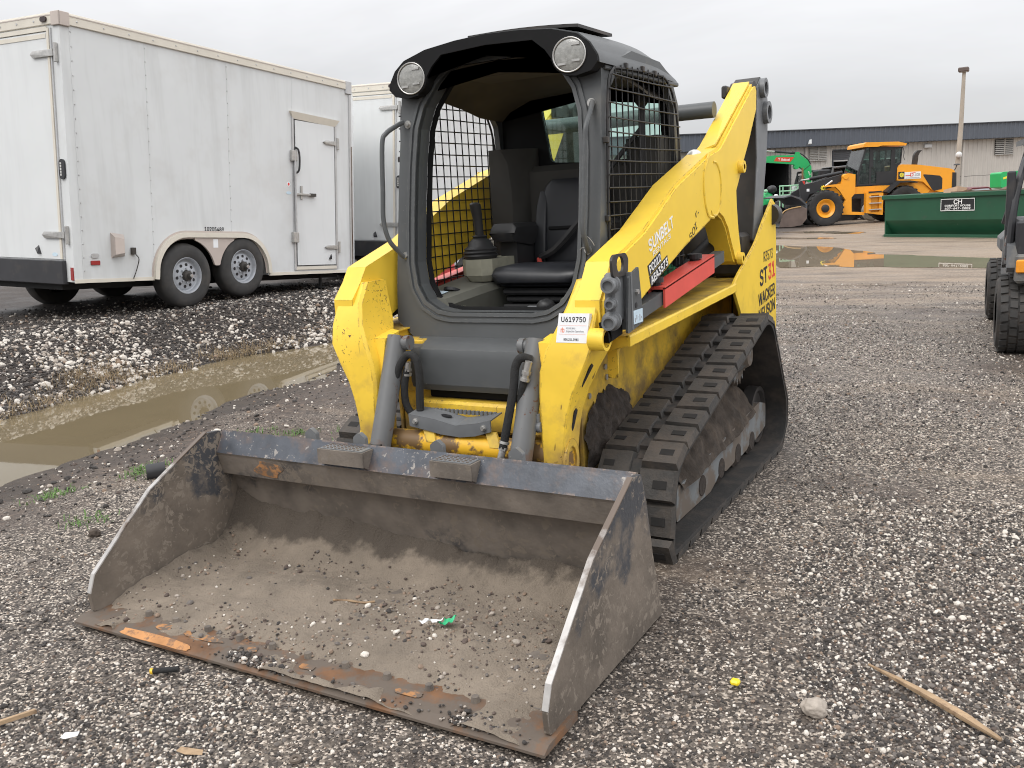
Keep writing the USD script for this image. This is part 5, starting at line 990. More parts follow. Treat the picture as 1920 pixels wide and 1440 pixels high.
# ------------------------------------------------------------------ cargo trailers
TR = np.array([[0.9987, -0.0168, 0.0476], [0.0137, 0.9979, 0.0635], [-0.0486, -0.0628, 0.9968]])
def tmat(pos):
    return Gf.Matrix4d(*TR[:, 0], 0, *TR[:, 1], 0, *TR[:, 2], 0, *map(float, pos), 1)
H_, L_, W_ = 2.856, 4.80, 2.75
def build_trailer(name, label):
    t = thing(name, label, 'cargo trailer', group='white cargo trailers parked along the ditch', matrix=tmat((-7.25, 3.001, 0.83)))
    arch = shapely.union_all([Point(1.56, 0.04).buffer(0.47, quad_segs=16), Point(2.50, 0.04).buffer(0.47, quad_segs=16), sbox(1.56, -0.2, 2.50, 0.51), sbox(1.09, -0.3, 2.97, 0.04)])
    side = Polygon([(0.0, 0.0), (L_, 0.0), (L_, H_ - 0.07), (0.0, H_ - 0.07)]).difference(arch)
    body = put(t, 'body', merge(prism(side, 'x', -W_, 0.0)), 'white_skin')
    put(t, 'nose', prism([(-W_, L_), (0.0, L_), (-0.55, L_ + 0.75), (-W_ + 0.55, L_ + 0.75)], 'z', 0.0, H_ - 0.07), 'white_skin')
    put(t, 'roof', bx(-W_ - 0.006, 0.006, -0.006, L_ + 0.006, H_ - 0.055, H_, 0.004), 'cream_trim')
    put(t, 'top_rail', bx(-0.004, 0.018, 0.0, L_, H_ - 0.125, H_ - 0.012, 0.006), 'cream_trim')
    put(t, 'top_rail', bx(-W_, 0.0, -0.018, 0.004, H_ - 0.125, H_ - 0.012, 0.006), 'cream_trim')
    put(t, 'rail_bead', bx(0.012, 0.021, 0.0, L_, H_ - 0.035, H_ - 0.026), 'fender'); put(t, 'rail_bead', bx(-W_, 0.0, -0.021, -0.012, H_ - 0.035, H_ - 0.026), 'fender')
    put(t, 'rail_corner', merge(bx(-0.11, 0.024, -0.024, 0.0, H_ - 0.14, H_ + 0.004, 0.005), bx(0.0, 0.024, -0.022, 0.11, H_ - 0.14, H_ + 0.004, 0.005)), 'fender')
    put(t, 'rail_corner', bx(-0.02, 0.024, L_ - 0.12, L_ + 0.02, H_ - 0.19, H_ + 0.002, 0.008), 'alu')
    fr = put(t, 'front_corner', merge(bx(-0.01, 0.016, L_ - 0.045, L_ + 0.01, 0.0, H_ - 0.19, 0.006)), 'alu')
    put(fr, 'chrome_strip', bx(-0.01, 0.02, L_ - 0.012, L_ + 0.014, 0.05, 1.9, 0.004), paint('stained_chrome', (0.24, 0.20, 0.18), 0.25, 0.4, 2.0, metal=0.7, streak=0.6, dirt=(0.12, 0.05, 0.035), dirt_lo=0.5, dirt_hi=0.7))
    for y in (0.115, 1.075, 2.325, 3.53):
        put(body, 'panel_seam', bx(-0.002, 0.0022, y - 0.006, y + 0.006, 0.03 if not 1.09 < y < 2.97 else 0.58, H_ - 0.13), 'white_skin')
    rv = [cyl((0.001, y, z), (0.0065, y, z), 0.011, 6, 0.006) for y in (0.125, 1.075, 2.325) for z in np.arange(0.12, 2.7, 0.15) if not (1.09 < y < 2.97 and z < 0.62)] + [cyl((0.018, y, H_ - 0.075), (0.024, y, H_ - 0.075), 0.012, 6, 0.006) for y in np.arange(0.2, L_, 0.33)] + [cyl((x, -0.023, H_ - 0.075), (x, -0.017, H_ - 0.075), 0.012, 6) for x in np.arange(-1.9, -0.1, 0.30)]
    put(body, 'rivet', merge(*rv), 'alu', kind='stuff')
    put(t, 'bottom_trim', merge(bx(-0.004, 0.010, 0.0, 1.06, -0.012, 0.03), bx(-0.004, 0.010, 2.99, L_, -0.012, 0.03)), 'cream_trim', kind='stuff')
    put(t, 'underframe', merge(bx(-W_ + 0.05, -0.30, 0.05, L_, -0.10, -0.002), bx(-W_ + 0.30, -0.30, 1.05, 3.0, -0.002, 0.40), cyl((-W_ + 0.1, 1.56, 0.03), (-0.12, 1.56, 0.03), 0.045, 10), cyl((-W_ + 0.1, 2.50, 0.12), (-0.12, 2.50, 0.12), 0.045, 10)), 'under', kind='stuff')
    put(t, 'wheel_arch_liner', prism(arch.intersection(sbox(1.0, 0.0, 3.1, 0.6)), 'x', -0.31, -0.302), 'under')
    # fender with the scalloped skirt
    al = LineString([(1.075, 0.0), (1.085, 0.10)] + [(1.56 + 0.48 * math.cos(a), 0.055 + 0.48 * math.sin(a)) for a in np.linspace(math.pi * 0.97, math.pi / 2, 10)] + [(2.50 + 0.48 * math.cos(a), 0.055 + 0.48 * math.sin(a)) for a in np.linspace(math.pi / 2, 0.03, 10)] + [(2.985, 0.03)])
    band = al.buffer(0.030, cap_style=2)
    fe = put(t, 'fender', prism(band, 'x', 0.0, 0.045), 'cream_trim', smooth=30)
    put(fe, 'fender_flange', prism(al.buffer(0.052, cap_style=2).difference(al.buffer(0.03, cap_style=2)).intersection(sbox(0, 0, 5, 2)), 'x', 0.0, 0.006), 'fender', smooth=30)
    sk = sbox(1.56, 0.15, 2.50, 0.52).difference(Point(1.555, 0.03).buffer(0.455, quad_segs=20)).difference(Point(2.505, 0.075).buffer(0.43, quad_segs=20)).buffer(-0.03).buffer(0.03)
    sk = max(getattr(sk, 'geoms', [sk]), key=lambda a: a.area)
    put(fe, 'fender_skirt', prism(sk, 'x', 0.004, 0.03), 'fender', smooth=30)
    put(fe, 'paper_label', bx(0.03, 0.0315, 1.975, 2.055, 0.375, 0.485), 'white_label')
    # wheels
    for xs_ in (0.03, -W_ - 0.03 + 0.22):
        for y, z in (((1.545, 0.03), (2.50, 0.125)) if xs_ > -1 else ((1.545, -0.07), (2.50, 0.0))):
            o = 1 if xs_ > -1 else -1
            xf = xs_ if o > 0 else xs_ - 0.22
            g = lambda pr: (lambda m: m if o > 0 else (lambda v: (setattr(m, 'vertices', v), m.invert(), m)[2])(np.array(m.vertices) * [-1, 1, 1]))(lathe(pr, (0, 0, 0), 'x', 40))
            def G(pr):
                m = g(pr); m.apply_translation((xf, y, z)); return m
            ty = put(t, 'wheel', G([(0.215, -0.02), (0.235, 0.0), (0.30, 0.012), (0.36, 0.0), (0.392, -0.03), (0.402, -0.06), (0.402, -0.17), (0.385, -0.20), (0.30, -0.215), (0.22, -0.20)]), 'tyre', smooth=35)
            rm_ = put(ty, 'rim', G([(0.235, -0.012), (0.222, -0.004), (0.208, -0.02), (0.20, -0.055), (0.185, -0.065), (0.17, -0.05), (0.15, -0.045), (0.115, -0.04), (0.09, -0.03), (0.06, -0.03), (0.0, -0.03)]), 'rim', smooth=35)
            hl = []
            for k in range(10):
                a = k * 2 * math.pi / 10 + 0.2
                hl.append(cyl((xf + o * -0.047, y + 0.135 * math.cos(a), z + 0.135 * math.sin(a)), (xf + o * -0.0405, y + 0.135 * math.cos(a), z + 0.135 * math.sin(a)), 0.021, 12))
            put(ty, 'rim_hole', merge(*hl), 'ink', kind='stuff')
            hu = put(ty, 'hub', G([(0.0, 0.07), (0.022, 0.07), (0.03, 0.06), (0.034, 0.02), (0.062, 0.012), (0.07, -0.03)]), 'hub', smooth=35)
            ln = [cyl((xf + o * -0.03, y + 0.088 * math.cos(a), z + 0.088 * math.sin(a)), (xf + o * -0.008, y + 0.088 * math.cos(a), z + 0.088 * math.sin(a)), 0.012, 6) for a in np.arange(8) * math.pi / 4]
            put(ty, 'lug_nut', merge(*ln), 'rim', kind='stuff')
            put(ty, 'hub_cap', G([(0.0, 0.078), (0.02, 0.076), (0.024, 0.066)]), 'steel', smooth=35)
    # side door
    d = put(t, 'side_door', bx(0.0, 0.012, 3.565, 4.40, 0.12, 2.155), 'white_door')
    for q4 in ((3.50, 3.535, 0.055, 2.21), (4.415, 4.455, 0.055, 2.20)):
        put(d, 'door_trim', bx(0.0, 0.016, *q4), 'alu')
    put(d, 'door_trim', bx(0.0, 0.016, 3.535, 4.415, 0.055, 0.10), 'cream_trim'); put(d, 'drip_cap', hull([(0.0, 3.46, 2.27), (0.0, 4.50, 2.25), (0.045, 3.46, 2.265), (0.045, 4.50, 2.245), (0.0, 3.52, 2.17), (0.0, 4.43, 2.15), (0.012, 3.52, 2.17), (0.012, 4.43, 2.15)]), 'cream_trim')
    put(d, 'door_gasket', merge(bx(0.0, 0.006, 3.548, 3.560, 0.11, 2.165), bx(0.0, 0.006, 3.548, 4.41, 2.158, 2.168), bx(0.0, 0.006, 3.548, 4.41, 0.106, 0.116)), 'bumper', kind='stuff')
    for z in (1.91, 0.38):
        put(d, 'hinge', merge(hull([(0.012, 4.15, z), (0.035, 4.15, z), (0.03, 4.20, z - 0.028), (0.03, 4.20, z + 0.028), (0.012, 4.44, z - 0.03), (0.03, 4.44, z - 0.03), (0.03, 4.44, z + 0.03), (0.012, 4.44, z + 0.03)]), bx(0.0, 0.03, 4.455, 4.50, z - 0.085, z + 0.085, 0.004)), 'steel')
    put(d, 'lock_rod', cyl((0.035, 3.525, 0.50), (0.035, 3.525, 1.72), 0.016, 10), 'alu', smooth=40)
    for z in (0.52, 1.66):
        put(d, 'rod_bracket', bx(0.0, 0.05, 3.455, 3.565, z - 0.075, z + 0.075, 0.006), 'steel')
    put(d, 'door_latch', merge(bx(0.02, 0.05, 3.53, 3.94, 1.115, 1.145, 0.005), bx(0.012, 0.03, 3.64, 3.68, 1.06, 1.25, 0.004)), 'steel'); put(d, 'latch_grip', bx(0.018, 0.053, 3.82, 3.945, 1.108, 1.152, 0.006), 'hub')
    put(d, 'door_grab', tube([(0.012, 3.555, 1.78), (0.05, 3.585, 1.74), (0.06, 3.595, 1.60), (0.05, 3.585, 1.46), (0.012, 3.555, 1.42)], 0.014, 8, 4), 'bumper', smooth=40)
    put(d, 'door_stop', hull([(0.012, 4.24, 0.20), (0.05, 4.27, 0.24), (0.05, 4.27, 0.20), (0.012, 4.30, 0.28), (0.012, 4.30, 0.20)]), 'bumper')
    # rear
    rd = put(t, 'rear_door', bx(-W_ + 0.2, -0.20, -0.012, 0.0, 0.25, 2.66), 'white_door')
    put(rd, 'door_trim', bx(-0.20, -0.165, -0.02, 0.0, 0.25, 2.70), 'cream_trim'); put(rd, 'door_trim', bx(-0.155, -0.135, -0.014, 0.0, 0.25, 2.70), 'alu'); put(rd, 'door_trim', bx(-W_ + 0.2, -0.20, -0.02, 0.0, 2.67, 2.715), 'cream_trim'); put(rd, 'door_trim', bx(-W_ + 0.2, -0.22, -0.018, 0.0, 2.60, 2.645), 'cream_trim')
    for z in (2.44, 0.515):
        put(rd, 'hinge', merge(hull([(-0.475, -0.014, z), (-0.475, -0.04, z), (-0.44, -0.035, z - 0.035), (-0.44, -0.035, z + 0.035), (-0.09, -0.014, z - 0.035), (-0.09, -0.035, z - 0.035), (-0.09, -0.035, z + 0.035), (-0.09, -0.014, z + 0.035)]), bx(-0.075, -0.045, -0.04, 0.0, z - 0.10, z + 0.10, 0.005)), 'steel')
    put(rd, 'door_stop', hull([(-0.62, -0.012, 0.30), (-0.56, -0.05, 0.32), (-0.60, -0.05, 0.36), (-0.58, -0.012, 0.40), (-0.54, -0.012, 0.30)]), 'bumper')
    put(t, 'rear_bumper', bx(-W_ + 0.02, -0.13, -0.05, 0.02, -0.03, 0.235, 0.008), 'bumper')
    tl = put(t, 'tail_light', prism(LineString([(-0.083, 1.165), (-0.083, 1.285)]).buffer(0.047), 'y', -0.02, 0.0), 'bumper', smooth=40)
    for k in range(5):
        put(tl, 'diode', bx(-0.105, -0.083, -0.024, -0.018, 1.155 + k * 0.03, 1.178 + k * 0.03), 'lamp_shell')
    put(t, 'corner_marker', bx(-0.05, -0.01, -0.012, 0.0, 0.02, 0.16), 'red_lens')
    put(t, 'side_marker', bx(0.0, 0.014, 0.205, 0.325, 0.185, 0.235, 0.005), 'red_lens')
    put(t, 'side_marker', prism(LineString([(0.24, 0.29), (0.29, 0.29)]).buffer(0.025), 'x', 0.0, 0.010), 'alu', smooth=40)
    put(t, 'roof_marker', prism(LineString([(-0.25, H_ - 0.068), (-0.20, H_ - 0.068)]).buffer(0.026), 'y', -0.035, -0.018), 'dark_lens', smooth=40)
    put(t, 'side_vent', hull([(0.0, 0.48, 0.26), (0.0, 0.48, 0.55), (0.07, 0.49, 0.30), (0.07, 0.49, 0.50), (0.0, 0.66, 0.28), (0.0, 0.66, 0.53), (0.06, 0.62, 0.32), (0.06, 0.62, 0.48)]), 'fender', smooth=30)
    put(t, 'power_inlet', merge(bx(0.0, 0.03, 0.74, 0.80, 0.30, 0.38, 0.004), tube([(0.03, 0.79, 0.30), (0.03, 0.83, 0.24), (0.02, 0.79, 0.10), (0.02, 0.75, 0.02)], 0.006, 5, 4)), 'hub', smooth=40)
    put(t, 'jack_stand', merge(cyl((-0.20, 4.28, -0.22), (-0.20, 4.28, 0.0), 0.025, 10), cyl((-0.20, 4.28, -0.24), (-0.20, 4.28, -0.22), 0.08, 14)), 'under', smooth=40)
    put(t, 'round_sticker', cyl((0.0, 3.42, 1.26), (0.0025, 3.42, 1.26), 0.034, 18), 'white_label'); put(t, 'round_sticker', cyl((0.0, 3.42, 1.26), (0.0030, 3.42, 1.26), 0.020, 18), 'red_ink')
    put(t, 'oval_sticker', hull([(e, 3.42 + 0.05 * math.cos(a), 1.14 + 0.022 * math.sin(a)) for a in np.linspace(0, 6, 12) for e in (0.0, 0.0025)]), 'pale_label')
    put(t, 'oval_sticker', hull([(-0.30 + 0.05 * math.cos(a), -0.0145 + e, 0.30 + 0.022 * math.sin(a)) for a in np.linspace(0, 6, 12) for e in (0.0, 0.002)]), 'pale_label')
    put(t, 'panel_number', text('10205489', 0.052, (0.0015, 1.86, 0.585), (0, 1, 0), (0, 0, 1), 0.001, True, 0.33), 'ink')
    return t
t1 = build_trailer('cargo_trailer', 'white cargo trailer beside the ditch showing its two silver wheels and side door')
def copy_of(src, name, label, loc=None, rotz=0.0, matrix=None, group=None):
    was = src.GetCustomData()
    x = thing(name, label, was['category'], loc or (0, 0, 0), rotz, group or was.get('group'), matrix)
    x.GetReferences().AddInternalReference(src.GetPath()); x.SetInstanceable(True)
    x.SetCustomDataByKey('label', label)
    return x
# the referenced prim brings its own transform; a fresh ops order on the copy replaces it
t2 = copy_of(t1, 'cargo_trailer', 'white cargo trailer parked further back, half hidden behind the grey loader cab', matrix=tmat((-7.384, 9.228, 0.674)))

# ------------------------------------------------------------------ yard beyond: building, wheel loader, excavator, dumpster, pole
M['wall_panel'] = paint('beige_wall_panel', (0.48, 0.455, 0.42), 0.55, 0.05, 1.0, streak=0.12)
M['fascia'] = paint('slate_fascia', (0.088, 0.100, 0.122), 0.5, 0.06, 1.0)
M['gutter'] = paint('dark_gutter', (0.05, 0.055, 0.065), 0.5, 0.1)
M['shutter'] = paint('roller_shutter', (0.075, 0.08, 0.09), 0.5, 0.1, 2)
M['void'] = paint('dark_interior', (0.012, 0.012, 0.012), 0.9, 0.2)
M['louvre'] = paint('louvre_metal', (0.36, 0.345, 0.32), 0.5, 0.1)
bA = np.array([-13.741, 42.039]); bdir = np.array([0.7071, 0.7071])
bld = thing('warehouse', 'long beige metal warehouse with a slate grey band along its eaves', 'warehouse', (*bA, 0), 45.0)
# local frame: x along the facade, -y towards the yard
X_0, X_1 = -16.0, 42.0
openings = [(8.54, 12.6, 3.36), (3.9, 5.96, 2.92)]
put(bld, 'core', merge(bx(X_0, 3.9, 0.25, 20, 0, 4.4), bx(5.96, 8.54, 0.25, 20, 0, 4.4), bx(12.6, X_1, 0.25, 20, 0, 4.4), bx(3.9, 12.6, 3.0, 20, 0, 4.4)), 'void', kind='stuff')
def corrugated(x0, x1, z0, z1, y=0.0, pitch=0.30, dp=0.035):
    P = [(x0, y)]
    n_ = max(1, int(round((x1 - x0) / pitch)))
    for k in range(n_):
        a = x0 + (x1 - x0) * k / n_; w = (x1 - x0) / n_
        P += [(a + w * 0.30, y), (a + w * 0.40, y - dp), (a + w * 0.60, y - dp), (a + w * 0.70, y)]
    P += [(x1, y), (x1, y + 0.12), (x0, y + 0.12)]
    return prism(P, 'z', z0, z1)
x = X_0
while x < X_1 - 0.05:
    xe = min(x + 0.9, X_1)
    blk = None
    for (a, b_, zt) in openings:
        if x < b_ - 0.02 and xe > a + 0.02:
            blk = (a, b_, zt)
    if blk is None:
        put(bld, 'wall_panel', corrugated(x, xe, 1.66, 3.66), 'wall_panel'); put(bld, 'wall_panel', corrugated(x, xe, 0.0, 1.64), 'wall_panel')
    else:
        put(bld, 'wall_panel', corrugated(x, xe, blk[2], 3.66), 'wall_panel')
        if x < blk[0] - 0.03: put(bld, 'wall_panel', corrugated(x, blk[0], 0.0, blk[2]), 'wall_panel')
        if xe > blk[1] + 0.03: put(bld, 'wall_panel', corrugated(blk[1], xe, 0.0, blk[2]), 'wall_panel')
    put(bld, 'fascia_panel', corrugated(x, xe, 3.63, 4.46, -0.35, 0.30, 0.03), 'fascia')
    x = xe
put(bld, 'fascia_soffit', bx(X_0, X_1, -0.35, 0.1, 3.615, 3.65), 'gutter')
put(bld, 'roof_edge', bx(X_0, X_1, -0.42, 0.3, 4.455, 4.50), 'gutter')
put(bld, 'roof', hull([(X_0, -0.3, 4.46), (X_1, -0.3, 4.46), (X_0, 10, 5.0), (X_1, 10, 5.0), (X_0, 20, 4.46), (X_1, 20, 4.46)]), 'fascia')
sh = put(bld, 'roller_shutter', bx(8.54, 12.6, 0.10, 0.14, 2.86, 3.36), 'shutter')
for k in range(5): put(sh, 'slat', bx(8.56, 12.58, 0.085, 0.101, 2.88 + k * 0.10, 2.97 + k * 0.10, 0.01), 'shutter')
put(sh, 'bottom_rail', bx(8.54, 12.6, 0.06, 0.15, 2.80, 2.865), 'alu')
for a, b_, zt in openings:
    put(bld, 'door_frame', merge(bx(a - 0.06, a, -0.05, 0.14, 0, zt + 0.06), bx(b_, b_ + 0.06, -0.05, 0.14, 0, zt + 0.06), bx(a, b_, -0.05, 0.14, zt, zt + 0.06)), 'gutter', kind='stuff')
put(bld, 'door_leaf', bx(5.98, 7.1, -0.14, -0.06, 0.9, 2.85), 'louvre')
for (x0, x1, z0, z1) in ((7.08, 8.12, 2.88, 3.58), (18.85, 20.05, 2.72, 3.56)):
    lv = put(bld, 'louvre', merge(bx(x0, x1, -0.06, -0.035, z0, z1)), 'louvre' if x0 < 10 else 'void')
    n_ = 8
    for k in range(n_):
        za = z0 + (z1 - z0) * k / n_
        put(lv, 'louvre_blade', hull([(x0, -0.062, za + 0.07), (x1, -0.062, za + 0.07), (x0, -0.11, za + 0.01), (x1, -0.11, za + 0.01), (x0, -0.062, za + 0.055), (x1, -0.062, za + 0.055), (x0, -0.11, za - 0.002), (x1, -0.11, za - 0.002)]), 'louvre')
    put(lv, 'louvre_mullion', bx((x0 + x1) / 2 - 0.03, (x0 + x1) / 2 + 0.03, -0.115, -0.06, z0, z1), 'louvre')
put(bld, 'downspout', bx(16.66, 16.78, -0.14, -0.04, 0, 3.62, 0.01), 'wall_panel')
put(bld, 'conduit', cyl((6.85, -0.07, 0.5), (6.85, -0.07, 3.6), 0.04, 8), 'wall_panel')
put(bld, 'flood_lamp', hull([(6.75, -0.40, 3.72), (6.9, -0.40, 3.70), (6.78, -0.50, 3.95), (6.92, -0.50, 3.98), (6.75, -0.55, 3.75), (6.9, -0.55, 3.75)]), 'white_skin')
put(bld, 'wall_lamp', bx(14.15, 14.62, -0.16, -0.035, 3.28, 3.48, 0.02), 'alu')

# light pole
pole = thing('light_pole', 'slender tan concrete light pole with a square lamp head', 'light pole', (-0.93, 37.7, 0))
put(pole, 'shaft', loft([[(dx + r_ * math.cos(a), dy + r_ * math.sin(a), z) for a in np.linspace(0, 2 * np.pi, 9)[:-1]] for z, r_, dx, dy in ((-0.1, 0.135, -0.07, -0.2), (1.8, 0.11, -0.043, 0.0), (3.6, 0.088, 0.02, 0.15), (5.62, 0.065, 0.05, 0.3))]), paint('tan_concrete', (0.34, 0.30, 0.25), 0.8, 0.12, 2.0))
hd = put(pole, 'lamp_head', bx(-0.16, 0.22, 0.12, 0.52, 5.60, 5.77, 0.03), paint('bronze_lamp', (0.10, 0.075, 0.065), 0.5))
put(hd, 'lamp_glass_panel', bx(-0.12, 0.18, 0.16, 0.48, 5.592, 5.602), 'lamp_shell')
put(pole, 'camera_dome', blob((0.0, -0.12, 2.42), (0.12, 0.09, 0.12), 3, 0.05, 2), 'white_skin', smooth=True)

# wheel loader, side on; local x runs along the machine to its rear, local -y is the near side
M['jy'] = paint('loader_amber_paint', (0.80, 0.33, 0.02), 0.4, 0.06, 1.5, dirt=(0.4, 0.2, 0.06), dirt_lo=0.6, dirt_hi=0.95)
M['jb'] = paint('loader_black', (0.018, 0.018, 0.020), 0.5, 0.25, 3)
M['jtyre'] = paint('loader_tyre', (0.022, 0.021, 0.021), 0.75, 0.25, 5, dirt=(0.07, 0.06, 0.05), dirt_lo=0.55, dirt_hi=0.85)
wl_ = thing('wheel_loader', 'amber and black wheel loader with a tall glass cab, parked before the warehouse', 'wheel loader', (-5.087, 32.978, 0.0), 29.9)
for cx, near in ((0.0, True), (0.06, False), (3.0, True), (3.06, False)):
    y0 = -0.02 if near else 1.75
    sgn = 1
    w_ = put(wl_, 'wheel', lathe([(0.36, 0.06), (0.42, 0.02), (0.58, 0.0), (0.645, 0.03), (0.672, 0.09), (0.672, 0.42), (0.64, 0.50), (0.40, 0.50)], (cx, y0, 0.657), 'y', 36), 'jtyre', smooth=35)
    tr_ = [hull([(cx + r_ * math.cos(a + da), y0 + yy, 0.657 + r_ * math.sin(a + da)) for r_ in (0.66, 0.695) for da, yy in ((-0.05, 0.04), (0.05, 0.04), (0.02, 0.27), (0.12, 0.27))]) for a in np.arange(22) * 2 * math.pi / 22] if near else [bx(cx - 0.01, cx + 0.01, y0 + 0.2, y0 + 0.3, 0.6, 0.62)]
    put(w_, 'tread', merge(*tr_), 'jtyre', kind='stuff')
    ri = put(w_, 'rim', lathe([(0.0, 0.14), (0.15, 0.13), (0.22, 0.15), (0.27, 0.10), (0.325, 0.05), (0.345, 0.035), (0.36, 0.06)], (cx, y0, 0.657), 'y', 30), 'jy', smooth=35)
    put(ri, 'hub', lathe([(0.0, 0.04), (0.10, 0.04), (0.145, 0.07), (0.155, 0.15)], (cx, y0, 0.657), 'y', 20), 'jb', smooth=35)
hood = [(2.805, 1.551), (2.805, 1.991), (2.846, 2.096), (2.97, 2.143), (3.63, 2.091), (4.813, 1.888), (4.96, 1.82), (5.00, 1.75), (5.03, 0.97), (4.593, 0.99), (4.153, 1.117), (3.795, 1.448), (3.437, 1.496)]
ho = put(wl_, 'engine_hood', prism(hood, 'y', 0.32, 1.95), 'jy')
put(ho, 'grille', prism([(4.90, 1.74), (5.055, 1.72), (5.07, 0.97), (4.90, 1.0)], 'y', 0.305, 1.965), 'jb')
put(ho, 'engine_window', prism(rpoly([(3.768, 1.733), (4.428, 1.641), (4.524, 1.541), (4.524, 1.136), (4.235, 1.086), (4.153, 1.131)], 0.03), 'y', 0.308, 0.322), 'jb')
sk_ = put(ho, 'black_sticker', bx(2.845, 3.07, 0.308, 0.321, 1.60, 1.865), 'jb')
gear = shapely.union_all([Point(2.975, 1.745).buffer(0.06)] + [affinity.rotate(sbox(2.958, 1.74, 2.992, 1.83), k * 45, origin=(2.975, 1.745)) for k in range(8)]).difference(Point(2.975, 1.745).buffer(0.025))
put(sk_, 'gear_emblem', prism(gear, 'y', 0.304, 0.3085), paint('yellow_ink', (0.85, 0.72, 0.06), 0.5))
ws = put(ho, 'white_sticker', bx(3.08, 3.70, 0.308, 0.321, 1.58, 1.84), 'white_label')
put(ws, 'sticker_mark', merge(text('D', 0.13, (3.28, 0.307, 1.675), (1, 0, 0), (0.25, 0, 1), 0.003, True, 0.14), bx(3.12, 3.30, 0.304, 0.308, 1.70, 1.725), bx(3.38, 3.50, 0.304, 0.308, 1.80, 1.82)), 'red_ink')
put(ws, 'sticker_text', merge(text('JOB', 0.10, (3.46, 0.307, 1.68), (1, 0, 0), (0, 0, 1), 0.003, True, 0.2), bx(3.12, 3.66, 0.305, 0.308, 1.61, 1.63)), 'grey_ink')
put(wl_, 'exhaust_stack', loft([[(x + dx, y, z) for dx, y in ((-0.085, 1.0), (0.085, 1.0), (0.085, 1.15), (-0.085, 1.15))] for x, z in ((3.77, 2.08), (3.80, 2.30), (3.81, 2.45), (3.86, 2.56), (3.95, 2.65))]), 'dark_metal', smooth=30)
put(wl_, 'rear_mirror', merge(tube([(5.02, 0.6, 1.74), (5.12, 0.55, 1.86), (5.16, 0.52, 2.0)], 0.018, 6, 3), lathe([(0, -0.02), (0.13, -0.01), (0.10, 0.03), (0, 0.05)], (5.16, 0.52, 2.01), 'z', 16)), 'jb', smooth=35)
# cab
cabf = Polygon([(1.60, 2.86), (1.30, 1.86), (1.27, 1.44), (2.69, 1.39), (2.82, 1.70), (2.83, 2.08), (2.96, 2.20), (3.0, 2.79)])
holes = [Polygon([(1.64, 2.82), (1.37, 1.86), (1.345, 1.50), (1.74, 1.485), (1.76, 2.82)]), Polygon([(1.90, 2.72), (1.90, 1.93), (2.55, 1.90), (2.58, 2.70)]), rpoly([(1.82, 2.15), (1.82, 1.50), (2.0, 1.49), (2.04, 1.85)], 0.02), Polygon([(2.73, 2.75), (2.73, 2.16), (2.92, 2.24), (2.95, 2.74)])]
cfr = cabf
for h_ in holes: cfr = cfr.difference(h_)
cb_ = put(wl_, 'cab', merge(prism(cfr, 'y', 0.35, 0.42), prism(cfr, 'y', 1.80, 1.87), bx(1.30, 2.72, 0.42, 1.80, 1.39, 1.48)), 'jb')
for k, h_ in enumerate(holes):
    put(cb_, 'pane', prism(h_, 'y', 0.375, 0.38), 'clear'); put(cb_, 'pane', prism(h_, 'y', 1.83, 1.835), 'clear')
put(cb_, 'windscreen', hull([(1.60, 0.42, 2.84), (1.60, 1.80, 2.84), (1.30, 0.42, 1.86), (1.30, 1.80, 1.86), (1.605, 0.42, 2.84), (1.605, 1.80, 2.84), (1.305, 0.42, 1.86), (1.305, 1.80, 1.86)]), 'clear')
put(cb_, 'driver_seat', merge(bx(2.15, 2.55, 0.9, 1.35, 1.48, 1.80, 0.05), bx(2.42, 2.58, 0.92, 1.33, 1.75, 2.35, 0.05)), 'jb', kind='stuff')
put(cb_, 'lower_door', bx(2.02, 2.70, 0.342, 0.352, 1.46, 1.92), 'jb')
put(wl_, 'cab_roof', loft([[(x, y, z) for x, z in ((1.48, 2.86), (1.50, 2.97), (1.60, 3.03), (2.80, 2.985), (3.12, 2.90), (3.08, 2.83), (2.2, 2.88), (2.0, 2.84))] for y in (0.25, 1.97)]), 'jy')
put(wl_, 'roof_lamp', merge(bx(3.05, 3.16, 0.3, 0.45, 2.84, 2.94, 0.02), bx(3.16, 3.24, 0.36, 0.40, 2.88, 2.92)), 'jb', kind='stuff')
put(wl_, 'wire', tube([(3.0, 0.35, 2.80), (3.04, 0.3, 2.6), (3.02, 0.3, 2.45), (3.06, 0.3, 2.3)], 0.012, 5, 3), 'jb')
# chassis, steps, tower
put(wl_, 'rear_frame', merge(bx(1.23, 2.69, 0.36, 1.90, 1.13, 1.40), bx(2.60, 5.0, 0.45, 1.80, 0.55, 1.30)), 'jy', kind='stuff')
put(wl_, 'wheel_arch', prism([(2.255, 1.16), (2.75, 1.536), (3.162, 1.525), (3.437, 1.469), (3.437, 1.42), (3.19, 1.46), (2.78, 1.462), (2.36, 1.10)], 'y', -0.03, 0.50), 'jb')
put(wl_, 'rear_quarter', prism([(2.80, 1.53), (3.44, 1.45), (3.80, 1.44), (4.12, 1.11), (4.0, 1.0), (2.45, 1.0)], 'y', 0.40, 0.46), 'jy')
stp = put(wl_, 'step_frame', merge(prism(Polygon([(1.56, 1.15), (2.20, 1.12), (2.20, 0.29), (1.56, 0.40)]).difference(sbox(1.74, 0.42, 2.05, 1.06)), 'y', 0.10, 0.34), bx(1.70, 2.10, 0.18, 0.30, 0.40, 1.10)), 'jy')
for z in (0.50, 0.74, 0.98): put(stp, 'step_tread', bx(1.66, 2.12, 0.02, 0.20, z, z + 0.035), 'alu')
put(stp, 'step_rail', bx(1.64, 2.14, 0.085, 0.11, 1.14, 1.20), 'jb')
